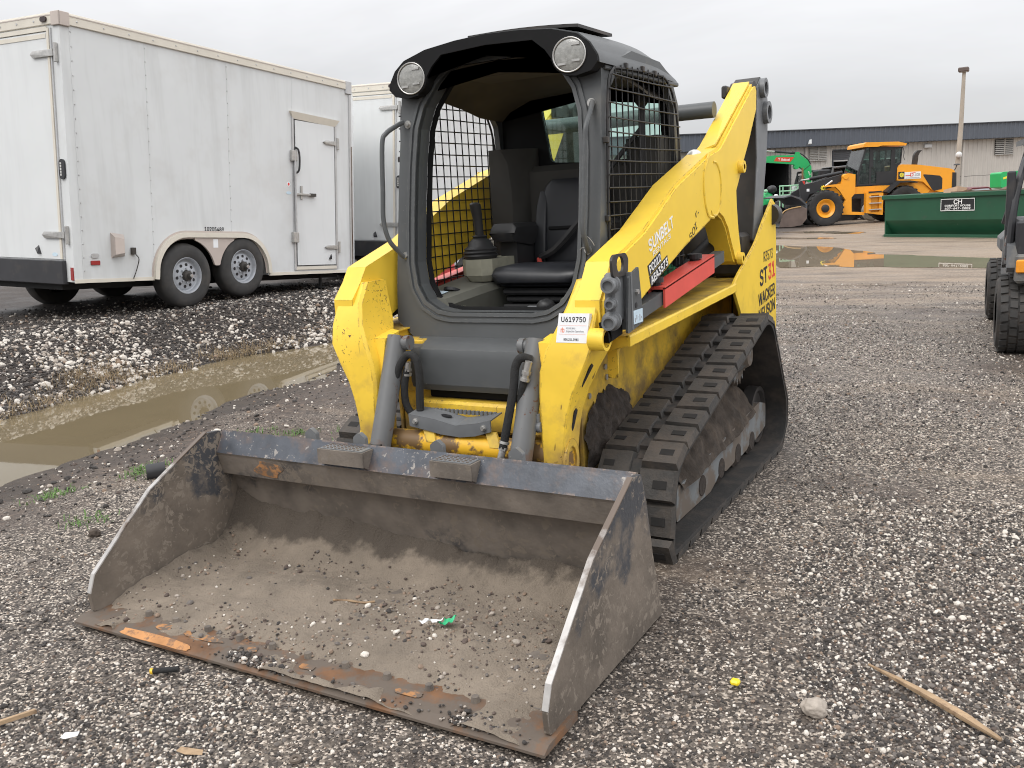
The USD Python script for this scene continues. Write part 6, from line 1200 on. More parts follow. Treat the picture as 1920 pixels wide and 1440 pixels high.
put(wl_, 'front_frame', prism(Polygon([(0.763, 1.894), (0.955, 1.923), (1.203, 1.868), (1.20, 1.435), (1.20, 1.166), (1.065, 1.013), (1.079, 0.473), (1.56, 0.432), (1.56, 0.32), (0.708, 0.387), (0.68, 0.658), (0.85, 0.917), (0.60, 1.30), (0.44, 1.45), (0.0, 1.46), (0.10, 1.52), (0.68, 1.55)]), 'y', 0.28, 0.42), 'jy')
put(wl_, 'front_frame', prism(Polygon([(0.763, 1.894), (0.955, 1.923), (1.203, 1.868), (1.20, 1.166), (1.065, 1.013), (0.708, 0.387), (0.5, 1.0), (0.3, 1.45), (0.68, 1.55)]), 'y', 1.75, 1.90), 'jy')
put(wl_, 'articulation', merge(bx(0.2, 1.10, 0.50, 1.75, 0.45, 1.0), bx(1.0, 1.62, 0.8, 1.4, 0.40, 0.95)), 'dark_metal', kind='stuff')
put(wl_, 'pivot_pin', lathe([(0, -0.02), (0.09, -0.02), (0.11, 0.02), (0.11, 0.2)], (0.83, 0.27, 1.80), 'y', 18), 'jy', smooth=35)
put(wl_, 'lift_arm', prism(rpoly([(1.10, 1.99), (1.22, 1.90), (0.62, 1.60), (0.32, 1.42), (-0.2, 1.30), (-0.50, 1.22), (-0.66, 0.85), (-0.82, 0.85), (-0.84, 1.30), (-0.88, 1.70), (-0.80, 1.78), (-0.70, 1.60), (-0.25, 1.68), (0.3, 1.80)], 0.03), 'y', 0.45, 0.58), 'jb')
put(wl_, 'lift_arm', prism(rpoly([(1.10, 1.99), (1.22, 1.90), (0.62, 1.60), (0.32, 1.42), (-0.50, 1.22), (-0.66, 0.85), (-0.82, 0.85), (-0.84, 1.30), (-0.25, 1.60)], 0.03), 'y', 1.58, 1.72), 'jb')
put(wl_, 'tilt_rod', cyl((-0.66, 1.0, 1.76), (-0.30, 1.0, 1.80), 0.035, 10), 'steel', smooth=40); put(wl_, 'tilt_ram', cyl((-0.32, 1.0, 1.80), (0.95, 1.0, 1.98), 0.065, 12), 'jb', smooth=40)
put(wl_, 'lift_rod', cyl((0.10, 0.40, 1.50), (0.36, 0.40, 1.68), 0.04, 10), 'steel', smooth=40)
g2 = affinity.translate(gear, 0.042 - 2.975, 1.43 - 1.745)
put(wl_, 'gear_emblem', prism(affinity.scale(g2, 1.25, 1.25), 'y', 0.438, 0.449), paint('yellow_ink_2', (0.85, 0.72, 0.06), 0.5))
put(wl_, 'warning_label', bx(-0.60, -0.50, 0.44, 0.449, 1.33, 1.43), 'white_label')
put(wl_, 'quick_hitch', merge(bx(-0.86, -0.66, 0.4, 1.8, 0.35, 0.95, 0.03)), 'jb')
bu = put(wl_, 'bucket', prism(Polygon([(-1.86, 0.06), (-1.40, 0.04), (-1.02, 0.10), (-0.80, 0.33), (-0.80, 0.86), (-1.05, 1.12), (-1.40, 1.24), (-1.72, 1.16), (-1.68, 1.13), (-1.40, 1.19), (-1.10, 1.06), (-0.85, 0.84), (-0.85, 0.36), (-1.05, 0.16), (-1.40, 0.09)]), 'y', -0.25, 2.45), paint('loader_bucket_steel', (0.055, 0.06, 0.068), 0.45, 0.3, 4, dirt=(0.13, 0.09, 0.07), dirt_lo=0.5, dirt_hi=0.75))
put(bu, 'bucket_end', prism(Polygon([(-1.86, 0.06), (-1.40, 0.045), (-1.02, 0.10), (-0.82, 0.33), (-0.82, 0.70), (-1.0, 0.80), (-1.50, 0.72), (-1.75, 0.50)]), 'y', -0.28, -0.252), paint('bucket_end_brown', (0.13, 0.095, 0.08), 0.7, 0.2, 4))
put(bu, 'bucket_end_wear', tube([(-1.80, -0.283, 0.49), (-1.66, -0.283, 0.66), (-1.40, -0.283, 0.745), (-1.05, -0.283, 0.79)], 0.025, 6, 3), paint('worn_tan', (0.40, 0.25, 0.10), 0.6))
put(bu, 'bucket_end', prism(Polygon([(-1.86, 0.06), (-1.40, 0.045), (-1.02, 0.10), (-0.82, 0.33), (-0.82, 0.70), (-1.0, 0.80), (-1.50, 0.72), (-1.75, 0.50)]), 'y', 2.45, 2.48), 'jb')

# green excavator behind the loader
M['green'] = paint('rental_green_paint', (0.02, 0.37, 0.11), 0.38, 0.06, 2)
ex = thing('excavator', 'bright green excavator boom with a red maker sticker, raised behind the wheel loader', 'excavator', (-8.788, 37.095, 0.0), 29.9)
bm_ = [(0.05, 2.90), (0.7, 2.945), (1.644, 2.907), (1.862, 2.878), (2.138, 2.68), (2.323, 2.371), (2.32, 1.70), (2.14, 1.78), (1.979, 2.258), (1.721, 2.472), (1.387, 2.541), (0.05, 2.70)]
bo2 = put(ex, 'boom', prism(rpoly(bm_, 0.02), 'y', -0.10, 0.14), 'green')
put(bo2, 'boom_seam', hull([(1.97, -0.105, 2.25), (1.99, -0.105, 2.24), (2.26, -0.105, 2.48), (2.28, -0.105, 2.47), (1.97, -0.09, 2.25), (2.28, -0.09, 2.47)]), 'jb')
put(bo2, 'boom_lug', merge(prism([(1.60, 2.90), (1.65, 3.04), (1.79, 3.035), (1.87, 2.87)], 'y', -0.08, 0.12), prism(Point(1.68, 2.42).buffer(0.11), 'y', -0.105, 0.14)), 'green', kind='stuff')
es = put(bo2, 'red_sticker', prism([(0.687, 2.705), (0.797, 2.864), (1.572, 2.828), (1.392, 2.623)], 'y', -0.106, -0.099), paint('sticker_red', (0.60, 0.06, 0.025), 0.4))
put(es, 'sticker_lettering', text('Bobcat', 0.10, (1.0, -0.107, 2.70), (1, 0, -0.05), (0, 0, 1), 0.003, True, 0.38), 'white_ink')
put(es, 'sticker_mark', merge(text('Y', 0.10, (0.86, -0.107, 2.73), (1, 0, -0.05), (0, 0, 1), 0.003, True, 0.10)), 'white_ink')
put(bo2, 'model_lettering', text('E35i', 0.05, (2.16, -0.101, 2.18), (0.45, 0, -0.9), (0.9, 0, 0.45), 0.003, True, 0.19), 'white_ink')
put(ex, 'arm_rod', cyl((0.0, 0.02, 3.19), (0.8, 0.02, 3.11), 0.03, 10), 'steel', smooth=40)
put(ex, 'arm_ram', cyl((0.75, 0.02, 3.115), (1.66, 0.02, 2.99), 0.05, 12), 'jb', smooth=40)
put(ex, 'hose', tube([(1.5, 0.0, 3.06), (1.9, 0.0, 2.95), (2.2, 0.0, 2.68), (2.3, 0.0, 2.5)], 0.03, 6, 4), 'jb')
put(ex, 'stick', prism(rpoly([(0.12, 2.92), (-0.08, 3.22), (-0.20, 3.18), (-0.95, 1.0), (-0.80, 0.95), (0.10, 2.68)], 0.03), 'y', -0.06, 0.10), 'green')
put(ex, 'upper_house', merge(bx(2.20, 3.75, -0.55, 0.75, 0.75, 1.55, 0.12)), 'green')
put(ex, 'cab', merge(bx(2.45, 3.45, -0.65, 0.25, 1.5, 2.22, 0.06)), 'jb')
put(ex, 'crawler', merge(hull([(2.1, -0.75, 0.25), (2.3, -0.75, 0.0), (3.9, -0.75, 0.0), (4.1, -0.75, 0.25), (3.9, -0.75, 0.5), (2.3, -0.75, 0.5), (2.1, -0.40, 0.25), (2.3, -0.40, 0.0), (3.9, -0.40, 0.0), (4.1, -0.40, 0.25), (3.9, -0.40, 0.5), (2.3, -0.40, 0.5)])), 'jb')
put(ex, 'crawler', merge(hull([(2.1, 0.55, 0.25), (2.3, 0.55, 0.0), (3.9, 0.55, 0.0), (4.1, 0.55, 0.25), (3.9, 0.55, 0.5), (2.3, 0.55, 0.5), (2.1, 0.9, 0.25), (2.3, 0.9, 0.0), (3.9, 0.9, 0.0), (4.1, 0.9, 0.25), (3.9, 0.9, 0.5), (2.3, 0.9, 0.5)])), 'jb')

# small things between loader and warehouse (same frame as the excavator)
M['pale_green'] = paint('pale_green_tube', (0.30, 0.55, 0.36), 0.5, 0.1)
gt = thing('lift_platform', 'pale green tubular guard rail of a small lift platform behind the loader bucket', 'lift platform', (-8.788, 37.095, 0.0), 29.9)
for z in (1.62, 1.40, 1.22): put(gt, 'rail', cyl((0.86, -0.3, z), (1.90, -0.3, z), 0.032, 8), 'pale_green', smooth=40)
for x in (0.88, 1.02, 1.35, 1.66, 1.88): put(gt, 'post', cyl((x, -0.3, 0.55), (x, -0.3, 1.63), 0.03, 8), 'pale_green', smooth=40)
put(gt, 'platform', bx(0.84, 1.92, -0.32, 0.5, 0.48, 0.58), 'green'); put(gt, 'control_box', bx(1.55, 1.86, -0.26, 0.2, 0.95, 1.58, 0.03), 'white_skin')
for x in (0.98, 1.78): put(gt, 'wheel', cyl((x, -0.35, 0.2), (x, -0.2, 0.2), 0.2, 16), 'jb', smooth=40)
put(gt, 'scissor', merge(cyl((0.9, -0.1, 0.3), (1.8, -0.1, 0.5), 0.05, 6), cyl((1.8, -0.1, 0.3), (0.9, -0.1, 0.5), 0.05, 6)), 'pale_green', kind='stuff')
sg = thing('sign_post', 'small red square sign on a rusty post rising behind the loader bucket', 'sign', (-8.788, 37.095, 0.0), 29.9)
put(sg, 'post', cyl((1.66, -0.9, 0.0), (1.68, -0.9, 2.33), 0.035, 8), paint('rusty_post', (0.20, 0.12, 0.05), 0.7, 0.3), smooth=40)
put(sg, 'sign_plate', bx(1.53, 1.76, -0.97, -0.94, 1.50, 1.79, 0.008), 'red_ink')
gm = thing('green_mower', 'small green machine with round lamps at the edge of the loader bucket', 'mower', (-8.788, 37.095, 0.0), 29.9)
put(gm, 'body', merge(blob((0.45, 0.2, 1.05), (0.30, 0.4, 0.42), 4, 0.2, 3), bx(0.1, 0.8, -0.1, 0.6, 0.3, 0.75, 0.08)), 'green', smooth=40)
put(gm, 'seat', blob((0.62, 0.0, 1.5), (0.22, 0.2, 0.18), 7, 0.2, 2), 'jb', smooth=40)
put(gm, 'lamp', blob((0.30, -0.20, 1.45), (0.09, 0.08, 0.08), 3, 0.05, 2), 'pale_green', smooth=True); put(gm, 'lamp', blob((0.75, -0.2, 1.22), (0.10, 0.08, 0.08), 3, 0.05, 2), 'white_label', smooth=True)
for x in (0.2, 0.75): put(gm, 'wheel', cyl((x, -0.2, 0.25), (x, 0.0, 0.25), 0.25, 16), 'jb', smooth=40)
def side_by_side(name, label, loc, s_, cage):
    v_ = thing(name, label, 'utility vehicle', loc, 29.9, 'dark utility vehicles before the warehouse door')
    put(v_, 'body', loft([[(x * s_, y * s_, z * s_) for y, z in ((-0.6, 0.45), (0.6, 0.45), (0.6, 0.95 + dz), (-0.6, 0.95 + dz))] for x, dz in ((-1.2, -0.15), (-0.9, 0.0), (0.3, 0.0), (1.2, 0.1))]), 'jb')
    for y in (-0.58, 0.58):
        put(v_, 'roll_bar', tube([(-0.55 * s_, y * s_, 0.95 * s_), (-0.35 * s_, y * s_, 1.75 * s_), (-0.25 * s_, y * s_, 1.85 * s_), (0.65 * s_, y * s_, 1.88 * s_), (0.75 * s_, y * s_, 1.8 * s_), (0.80 * s_, y * s_, 0.95 * s_)], 0.035 * s_, 7, 3), cage, smooth=40)
    put(v_, 'roof', bx(-0.35 * s_, 0.72 * s_, -0.6 * s_, 0.6 * s_, 1.86 * s_, 1.90 * s_, 0.02), cage)
    put(v_, 'seat', bx(0.2 * s_, 0.65 * s_, -0.5 * s_, 0.5 * s_, 0.9 * s_, 1.45 * s_, 0.05), 'jb')
    put(v_, 'windscreen', hull([(-0.52 * s_, y * s_, 1.0 * s_) for y in (-0.55, 0.55)] + [(-0.33 * s_, y * s_, 1.74 * s_) for y in (-0.55, 0.55)] + [(-0.51 * s_, y * s_, 1.0 * s_) for y in (-0.55, 0.55)]), 'clear')
    for x in (-0.85, 0.85):
        for y in (-0.66, 0.46): put(v_, 'wheel', cyl((x * s_, y * s_, 0.31 * s_), (x * s_, (y + 0.2) * s_, 0.31 * s_), 0.31 * s_, 18), 'jtyre', smooth=40)
    return v_
side_by_side('utility_vehicle', 'black utility vehicle with a grey roof bar, seen over the loader arm', (-5.75, 38.6, 0), 1.22, 'cyl')
v2 = side_by_side('utility_vehicle', 'black utility vehicle beside the green boom, its white lamp showing', (-7.0, 39.4, 0), 1.18, 'jb')
put(v2, 'white_lamp', blob((0.95, -0.55, 2.25), (0.11, 0.1, 0.11), 3, 0.08, 2), 'white_label', smooth=True)
pc = thing('spare_wheel', 'white rimmed trailer wheel seen under the wheel loader', 'wheel', (-4.0, 36.8, 0.0), 29.9)
put(pc, 'tyre', lathe([(0.22, 0), (0.36, 0), (0.40, 0.05), (0.40, 0.15), (0.36, 0.2), (0.22, 0.2)], (0, 0, 0.40), 'y', 26), paint('pale_tyre', (0.42, 0.39, 0.33), 0.7), smooth=35)
put(pc, 'rim', cyl((0, 0.05, 0.40), (0, 0.15, 0.40), 0.23, 20), 'jb', smooth=35)

# dumpster with its load
M['dgreen'] = paint('dumpster_green', (0.010, 0.064, 0.031), 0.42, 0.12, 1.5, dirt=(0.05, 0.06, 0.045), dirt_lo=0.6, dirt_hi=0.85, chip=(0.25, 0.27, 0.24), chip_at=0.97, cscale=14)
du_ = thing('dumpster', 'long dark green roll-off dumpster with a black name plate on its side', 'dumpster', (-1.676, 23.535, 0.0), -37.5)
LD = 5.2
put(du_, 'body', loft([[(x, 0.28, 0.06), (x, 0.26, 0.06), (x, -0.02, 0.44), (x, -0.02, 1.02), (x, 0.03, 1.02), (x, 0.03, 0.46), (x, 0.30, 0.12), (x, 2.1, 0.12), (x, 2.25, 0.46), (x, 2.25, 1.02), (x, 2.30, 1.02), (x, 2.30, 0.44), (x, 2.2, 0.06)] for x in (0.02, LD)]), 'dgreen')
put(du_, 'front_wall', prism([(-0.01, 0.06), (-0.02, 1.0), (2.30, 1.0), (2.29, 0.06)], 'x', -0.02, 0.02), 'dgreen')
put(du_, 'top_rim', bx(-0.10, LD + 0.1, -0.07, 0.03, 1.0, 1.11, 0.012), 'dgreen'); put(du_, 'top_rim', bx(-0.10, LD + 0.1, 2.25, 2.35, 1.0, 1.11, 0.012), 'dgreen'); put(du_, 'top_rim', bx(-0.10, 0.0, 0.03, 2.25, 1.0, 1.11, 0.012), 'dgreen')
put(du_, 'base_rail', bx(-0.05, LD, -0.02, 0.14, -0.02, 0.07, 0.008), 'dgreen')
put(du_, 'ground_lip', hull([(-0.35, 0.2, 0.0), (0.1, 0.05, 0.0), (0.0, 0.1, 0.08), (-0.3, 0.6, 0.0), (-0.05, 0.6, 0.06)]), 'dgreen')
pl = put(du_, 'name_plate', bx(1.86, 2.87, -0.032, -0.0205, 0.66, 0.96), 'ink')
put(pl, 'plate_border', merge(bx(1.86, 2.87, -0.036, -0.0322, 0.945, 0.96), bx(1.86, 2.87, -0.036, -0.0322, 0.66, 0.675), bx(1.86, 1.872, -0.036, -0.0322, 0.675, 0.945), bx(2.858, 2.87, -0.036, -0.0322, 0.675, 0.945)), 'white_ink', kind='stuff')
put(pl, 'plate_logo', text('CH', 0.105, (2.24, -0.033, 0.83), (1, 0, 0), (0, 0, 1), 0.003, True, 0.26), 'white_ink')
put(pl, 'plate_lettering', text('COMFORT HOUSE', 0.045, (1.98, -0.033, 0.765), (1, 0, 0), (0, 0, 1), 0.003, True, 0.77), 'white_ink')
put(pl, 'plate_phone', text('407-647-2002', 0.05, (1.98, -0.033, 0.695), (1, 0, 0), (0, 0, 1), 0.003, True, 0.77), 'white_ink')
def in_dump(nm, mesh, mat_, label, cat):
    o = put('/World', nm, mesh, mat_); UsdGeom.Xformable(o).AddTranslateOp().Set(Gf.Vec3d(-1.676, 23.535, 0.0)); UsdGeom.Xformable(o).AddRotateZOp().Set(-37.5); tag(o, label, cat)
in_dump('cardboard_sheet', hull([(0.3, 0.9, 1.02), (1.85, 0.7, 1.14), (1.9, 1.2, 1.14), (0.5, 1.5, 1.04), (0.3, 0.9, 1.03), (1.85, 0.7, 1.155)]), paint('cardboard', (0.40, 0.27, 0.17), 0.8, 0.12, 3), 'long brown cardboard sheet lying across the dumpster load', 'cardboard')
in_dump('cardboard_box', hull([(1.45, 0.5, 0.9), (1.85, 0.45, 0.95), (1.4, 0.55, 1.18), (1.88, 0.5, 1.26), (1.5, 0.9, 0.9), (1.85, 0.9, 1.2)]), paint('cardboard_box_tan', (0.45, 0.31, 0.21), 0.8, 0.1, 3), 'tan cardboard box standing up from the dumpster rim', 'box')
in_dump('rubble_load', loft([[(x, y, 0.94 + 0.09 * meshkit.fbm(np.array([x * 2.0, y * 2.0, 0.5]), 3) + dz) for y, dz in ((0.05, -0.1), (0.2, 0.02), (0.7, 0.02), (1.2, 0.03), (1.8, 0.02), (2.2, -0.1), (2.2, -0.5), (0.05, -0.5))] for x in np.linspace(0.05, 5.1, 30)]), paint('mixed_rubbish', (0.16, 0.13, 0.10), 0.8, 0.5, 6, dirt=(0.4, 0.38, 0.33), dirt_lo=0.55, dirt_hi=0.62, dscale=7), 'mixed pale and brown rubbish filling the green dumpster', 'rubbish')
in_dump('wood_board', bx(1.9, 4.3, 0.25, 0.45, 1.08, 1.13), paint('dark_board', (0.12, 0.085, 0.055), 0.8), 'dark wooden board resting along the dumpster rim', 'board')
in_dump('rusty_offcut', hull([(3.25, 0.3, 1.13), (3.75, 0.28, 1.13), (3.3, 0.5, 1.2), (3.6, 0.5, 1.18), (3.2, 0.4, 1.13)]), 'rust', 'rust brown metal offcut on top of the dumpster load', 'scrap')
in_dump('white_scrap', hull([(0.95, 0.12, 1.06), (1.12, 0.10, 1.13), (1.2, 0.16, 1.08), (1.0, 0.25, 1.1)]), 'white_label', 'crumpled white scrap at the dumpster rim', 'scrap')
# pickup and green machine further back on the right
pk_ = thing('pickup_truck', 'dark red pickup roof and windscreen showing above the dumpster', 'pickup truck', (-0.10, 38.0, 0.0), 29.9)
put(pk_, 'body', merge(bx(-1.0, 0.95, -1.5, 3.6, 0.35, 0.78, 0.1)), paint('dark_red_paint', (0.12, 0.02, 0.022), 0.35), smooth=20)
put(pk_, 'roof', loft([[(x, y, z) for x, z in ((-0.62 + i, 0.78 + h), (-0.45 + i, 1.06 + h), (-0.34 + i, 1.10 + h), (0.26 - i, 1.10 + h), (0.37 - i, 1.06 + h), (0.54 - i, 0.78 + h))] for y, h, i in ((0.0, 0.0, 0), (0.12, 0.03, 0.0), (1.4, 0.03, 0.0))]), paint('dark_red_roof', (0.10, 0.018, 0.02), 0.35), smooth=25)
put(pk_, 'windscreen', hull([(-0.50, -0.01, 0.82), (0.42, -0.01, 0.82), (-0.38, -0.005, 1.04), (0.30, -0.005, 1.04), (-0.50, 0.02, 0.82), (0.42, 0.02, 0.82)]), paint('pale_windscreen', (0.45, 0.50, 0.54), 0.15))
for x in (-0.95, 0.75):
    for y in (-1.0, 2.6): put(pk_, 'wheel', cyl((x, y, 0.36), (x + 0.2, y, 0.36), 0.36, 16), 'jtyre', smooth=40)
gtr = thing('green_tractor', 'green machine cover with a yellow mark at the edge of the utility vehicle', 'tractor', (0.95, 31.6, 0.0), 29.9)
put(gtr, 'hood', prism(rpoly([(-0.17, 1.10), (-0.19, 1.55), (-0.15, 1.60), (0.5, 1.62), (0.55, 1.1), (0.1, 1.05)], 0.05), 'y', 0.0, 0.7), 'green', smooth=30)
put(gtr, 'emblem', prism(Polygon([(-0.12, 1.42), (0.02, 1.46), (0.0, 1.38), (-0.10, 1.36)]), 'y', -0.005, 0.0), paint('emblem_yellow', (0.8, 0.65, 0.05), 0.5))
put(gtr, 'frame', hull([(-0.06, 0.2, 1.06), (0.05, 0.2, 1.06), (0.02, 0.2, 0.5), (0.12, 0.2, 0.5), (0.0, 0.35, 1.06), (0.1, 0.35, 0.5)]), 'jb')
put(gtr, 'chassis', bx(-0.1, 1.4, 0.0, 0.8, 0.35, 0.7, 0.04), 'jb')
for x in (0.1, 1.2): put(gtr, 'wheel', cyl((x, -0.15, 0.38), (x, 0.05, 0.38), 0.38, 18), 'jtyre', smooth=40)
# red drum past the ditch
rd_ = thing('red_drum', 'weathered red fuel drum standing between the loader and the second trailer', 'drum', (-5.35, 7.2, 0.0))
put(rd_, 'drum_body', lathe([(0, 1.0), (0.20, 1.0), (0.26, 0.97), (0.29, 0.90), (0.29, 0.62), (0.305, 0.60), (0.29, 0.58), (0.29, 0.32), (0.305, 0.30), (0.29, 0.28), (0.29, -0.05), (0, -0.05)], (0, 0, 0), 'z', 24), paint('faded_red', (0.40, 0.035, 0.035), 0.5, 0.2, 3, dirt=(0.22, 0.12, 0.09), dirt_lo=0.5, dirt_hi=0.62, dscale=5), smooth=40)
put(rd_, 'drum_cap', cyl((0.08, 0.05, 1.0), (0.08, 0.05, 1.03), 0.04, 12), 'dark_metal', smooth=40)

# utility vehicle cut by the right edge of the picture
uv_ = thing('utility_vehicle', 'grey and orange utility vehicle with knobbly tyres, cut by the right edge', 'utility vehicle', (1.72, 4.62, 0.0), 4.5)
M['uvgrey'] = paint('dusty_grey_plastic', (0.085, 0.088, 0.092), 0.6, 0.15, 4, dirt=(0.22, 0.20, 0.165), dirt_lo=0.5, dirt_hi=0.8)
M['uvdark'] = paint('cage_black', (0.022, 0.022, 0.025), 0.4, 0.2, 6, dirt=(0.08, 0.07, 0.06), dirt_lo=0.55, dirt_hi=0.9)
def knob_tyre(cx, cy, wd, R):
    w_ = put(uv_, 'wheel', lathe([(0.16, 0.0), (0.22, -0.005), (R * 0.86, 0.0), (R * 0.96, 0.03), (R * 0.985, 0.08), (R * 0.985, wd - 0.08), (R * 0.96, wd - 0.03), (R * 0.86, wd), (0.16, wd)], (cx, cy, R), 'x', 34), 'rubber_dark', smooth=35)
    kb = []
    for k in range(26):
        a = k * 2 * math.pi / 26
        for j, (xx, off) in enumerate(((0.02, 0.0), (0.085, 0.5), (0.15, 0.0), (0.215, 0.5))):
            aa = a + off * 2 * math.pi / 26; wx = 0.052
            zig = 0.35 * (1 if j % 2 else -1)
            kb.append(hull([(cx + xx + dx, cy + r_ * math.cos(aa + da + zig * dx * 1.2), R + r_ * math.sin(aa + da + zig * dx * 1.2)) for dx in (0.0, wx) for da in (-0.085, 0.085) for r_ in (R * 0.965, R + 0.004)]))
    put(w_, 'tread_block', merge(*kb), 'tyre', kind='stuff')
    put(w_, 'rim', lathe([(0, 0.06), (0.08, 0.05), (0.14, 0.08), (0.17, 0.03), (0.17, 0.2), (0, 0.2)], (cx, cy, R), 'x', 20), 'jb', smooth=35)
knob_tyre(0.0, 0.31, 0.285, 0.31); knob_tyre(0.0, 2.30, 0.24, 0.30); knob_tyre(1.12, 0.31, 0.285, 0.31); knob_tyre(1.16, 2.35, 0.24, 0.30)
put(uv_, 'rear_fender', loft([[(x0, y, z) for (y, z) in ((-0.02, 0.70), (0.02, 0.86), (0.25, 0.92), (0.6, 0.88), (0.75, 0.70), (0.70, 0.64), (0.55, 0.74), (0.3, 0.78), (0.08, 0.74), (0.03, 0.66))] for x0 in (0.045, 0.34)]), 'uvgrey', smooth=30)
put(uv_, 'rear_panel', bx(0.10, 1.30, -0.04, 0.10, 0.58, 0.80, 0.02), 'uvgrey'); put(uv_, 'tail_panel', bx(0.105, 0.30, -0.06, -0.035, 0.66, 0.76, 0.01), paint('uv_orange', (0.80, 0.30, 0.02), 0.4))
put(uv_, 'cargo_bed', bx(0.10, 1.30, 0.0, 0.95, 0.78, 1.05, 0.02), 'uvdark')
put(uv_, 'side_sill', bx(0.10, 0.22, 0.75, 1.95, 0.28, 0.62, 0.03), 'uvgrey'); put(uv_, 'front_fender', bx(0.09, 0.34, 1.98, 2.70, 0.64, 0.86, 0.06), 'uvgrey')
put(uv_, 'front_body', bx(0.25, 1.15, 1.9, 2.9, 0.45, 0.98, 0.08), 'uvgrey'); put(uv_, 'floor_pan', bx(0.1, 1.3, 0.3, 2.6, 0.26, 0.42), 'uvdark')
for x in (0.06, 1.34):
    d = 1 if x < 0.5 else -1
    put(uv_, 'roll_cage', tube([(x, 0.10, 0.78), (x + 0.03 * d, 0.16, 1.20), (x + 0.10 * d, 0.30, 1.50), (x + 0.20 * d, 0.50, 1.66), (x + 0.22 * d, 1.5, 1.72), (x + 0.14 * d, 1.9, 1.30), (x + 0.06 * d, 2.1, 0.95)], 0.028, 8, 4), 'uvdark', smooth=40)
    put(uv_, 'rear_post', bx(x - 0.03, x + 0.03, 0.14, 0.22, 0.70, 1.42, 0.01), 'uvdark')
    put(uv_, 'side_net', hull([(x, 0.25, 0.75), (x + 0.02 * d, 0.25, 1.3), (x, 0.9, 0.75), (x + 0.04 * d, 0.9, 1.4), (x + 0.01, 0.25, 0.75), (x + 0.01, 0.9, 0.75)]), 'uvdark')
    put(uv_, 'silver_hook', tube([(x - 0.015, 0.12, 0.72), (x - 0.02, 0.12, 0.88), (x, 0.15, 0.94), (x + 0.02, 0.18, 0.86)], 0.013, 6, 3), 'cyl', smooth=40)
put(uv_, 'roof', loft([[(x, 0.42, z), (x, 0.60, z + 0.05), (x, 1.6, z + 0.06), (x, 1.6, z + 0.02), (x, 0.60, z + 0.0), (x, 0.44, z - 0.03)] for x, z in ((0.16, 1.62), (0.35, 1.70), (1.05, 1.70), (1.24, 1.62))]), 'uvgrey', smooth=30)
put(uv_, 'rear_screen', bx(0.16, 1.22, 0.20, 0.23, 1.0, 1.50, 0.005), 'uvdark')
put(uv_, 'seat', bx(0.25, 1.15, 0.95, 1.4, 0.45, 1.15, 0.06), 'jb')

# ------------------------------------------------------------------ small things on the ground
def rest(x, y): return float(terrain(np.array(x), np.array(y)))
M['wood'] = paint('weathered_wood', (0.36, 0.25, 0.15), 0.8, 0.25, 9, dirt=(0.16, 0.10, 0.06), dirt_lo=0.5, dirt_hi=0.7, dscale=25, bump=0.4, bscale=90)
rs = np.random.default_rng(3)
sp_ = [(1.600, -0.686, 0.014), (1.68, -0.742, 0.018), (1.768, -0.803, 0.02), (1.86, -0.872, 0.019), (1.945, -0.936, 0.013)]
m1 = loft([[(x + a * 0.55 * w_ , y + a * 0.8 * w_, z + b_ * h_) for a, b_ in ((-1, -0.8), (1, -0.8), (1, 0.5), (0.2, 1), (-1, 0.4))] for (x, y, z), w_, h_ in zip(sp_, (0.002, 0.007, 0.011, 0.012, 0.005), (0.003, 0.007, 0.009, 0.009, 0.005))])
m2 = loft([[(x + a * w_, y - 0.008 + a * w_, z + 0.004 + b_ * h_) for a, b_ in ((-1, -0.8), (1, -0.8), (0.8, 0.8), (-1, 0.6))] for (x, y, z), w_, h_ in zip(sp_[1:], (0.001, 0.005, 0.006, 0.002), (0.002, 0.005, 0.006, 0.003))])
sk1 = thing('splintered_stick', 'long splintered brown stick lying on the gravel at lower right', 'stick')
put(sk1, 'stick_body', m1, 'wood'); put(sk1, 'splinter', m2, 'wood')
single('wood_splinter', loft([[(-0.53 + t * 0.045 + a * 0.006, -2.0 + t * 0.10, 0.012 + b_ * 0.006) for a, b_ in ((-1, -1), (1, -1), (1, 1), (-1, 1))] for t in (0, 0.5, 1)]), 'wood', 'pale wood splinter at the left edge of the gravel', 'splinter')
single('wood_chip', hull([(0.06, -1.855, 0.008), (0.14, -1.838, 0.008), (0.07, -1.845, 0.018), (0.135, -1.828, 0.016), (0.10, -1.86, 0.012)]), 'wood', 'small tan wood chip near the bottom left of the gravel', 'wood chip')
single('yellow_scrap', bx(1.272, 1.298, -0.950, -0.926, 0.008, 0.024, 0.005), paint('bright_yellow_plastic', (0.80, 0.60, 0.02), 0.4), 'bright yellow plastic scrap on the gravel right of the bucket', 'plastic scrap')
single('pale_stone', blob((1.511, -0.985, 0.018), (0.033, 0.030, 0.026), 9, 0.35, 3), STONE['pale'], 'large pale grey stone on the gravel left of the stick', 'stone', smooth=40)
single('white_chip', hull([(-0.292, -1.952, 0.008), (-0.255, -1.925, 0.008), (-0.29, -1.938, 0.016), (-0.258, -1.915, 0.015), (-0.27, -1.953, 0.011)]), 'white_label', 'flat white plastic chip on the gravel at lower left', 'plastic chip')
single('steel_washer', prism(Point(0.386, -1.751).buffer(0.016).difference(Point(0.386, -1.751).buffer(0.008)), 'z', 0.010, 0.016), 'rust', 'small rusty washer on the gravel at the bottom', 'washer')
mk = thing('hose_offcut', 'short black hose offcut with a yellow end on the gravel before the bucket', 'hose offcut')
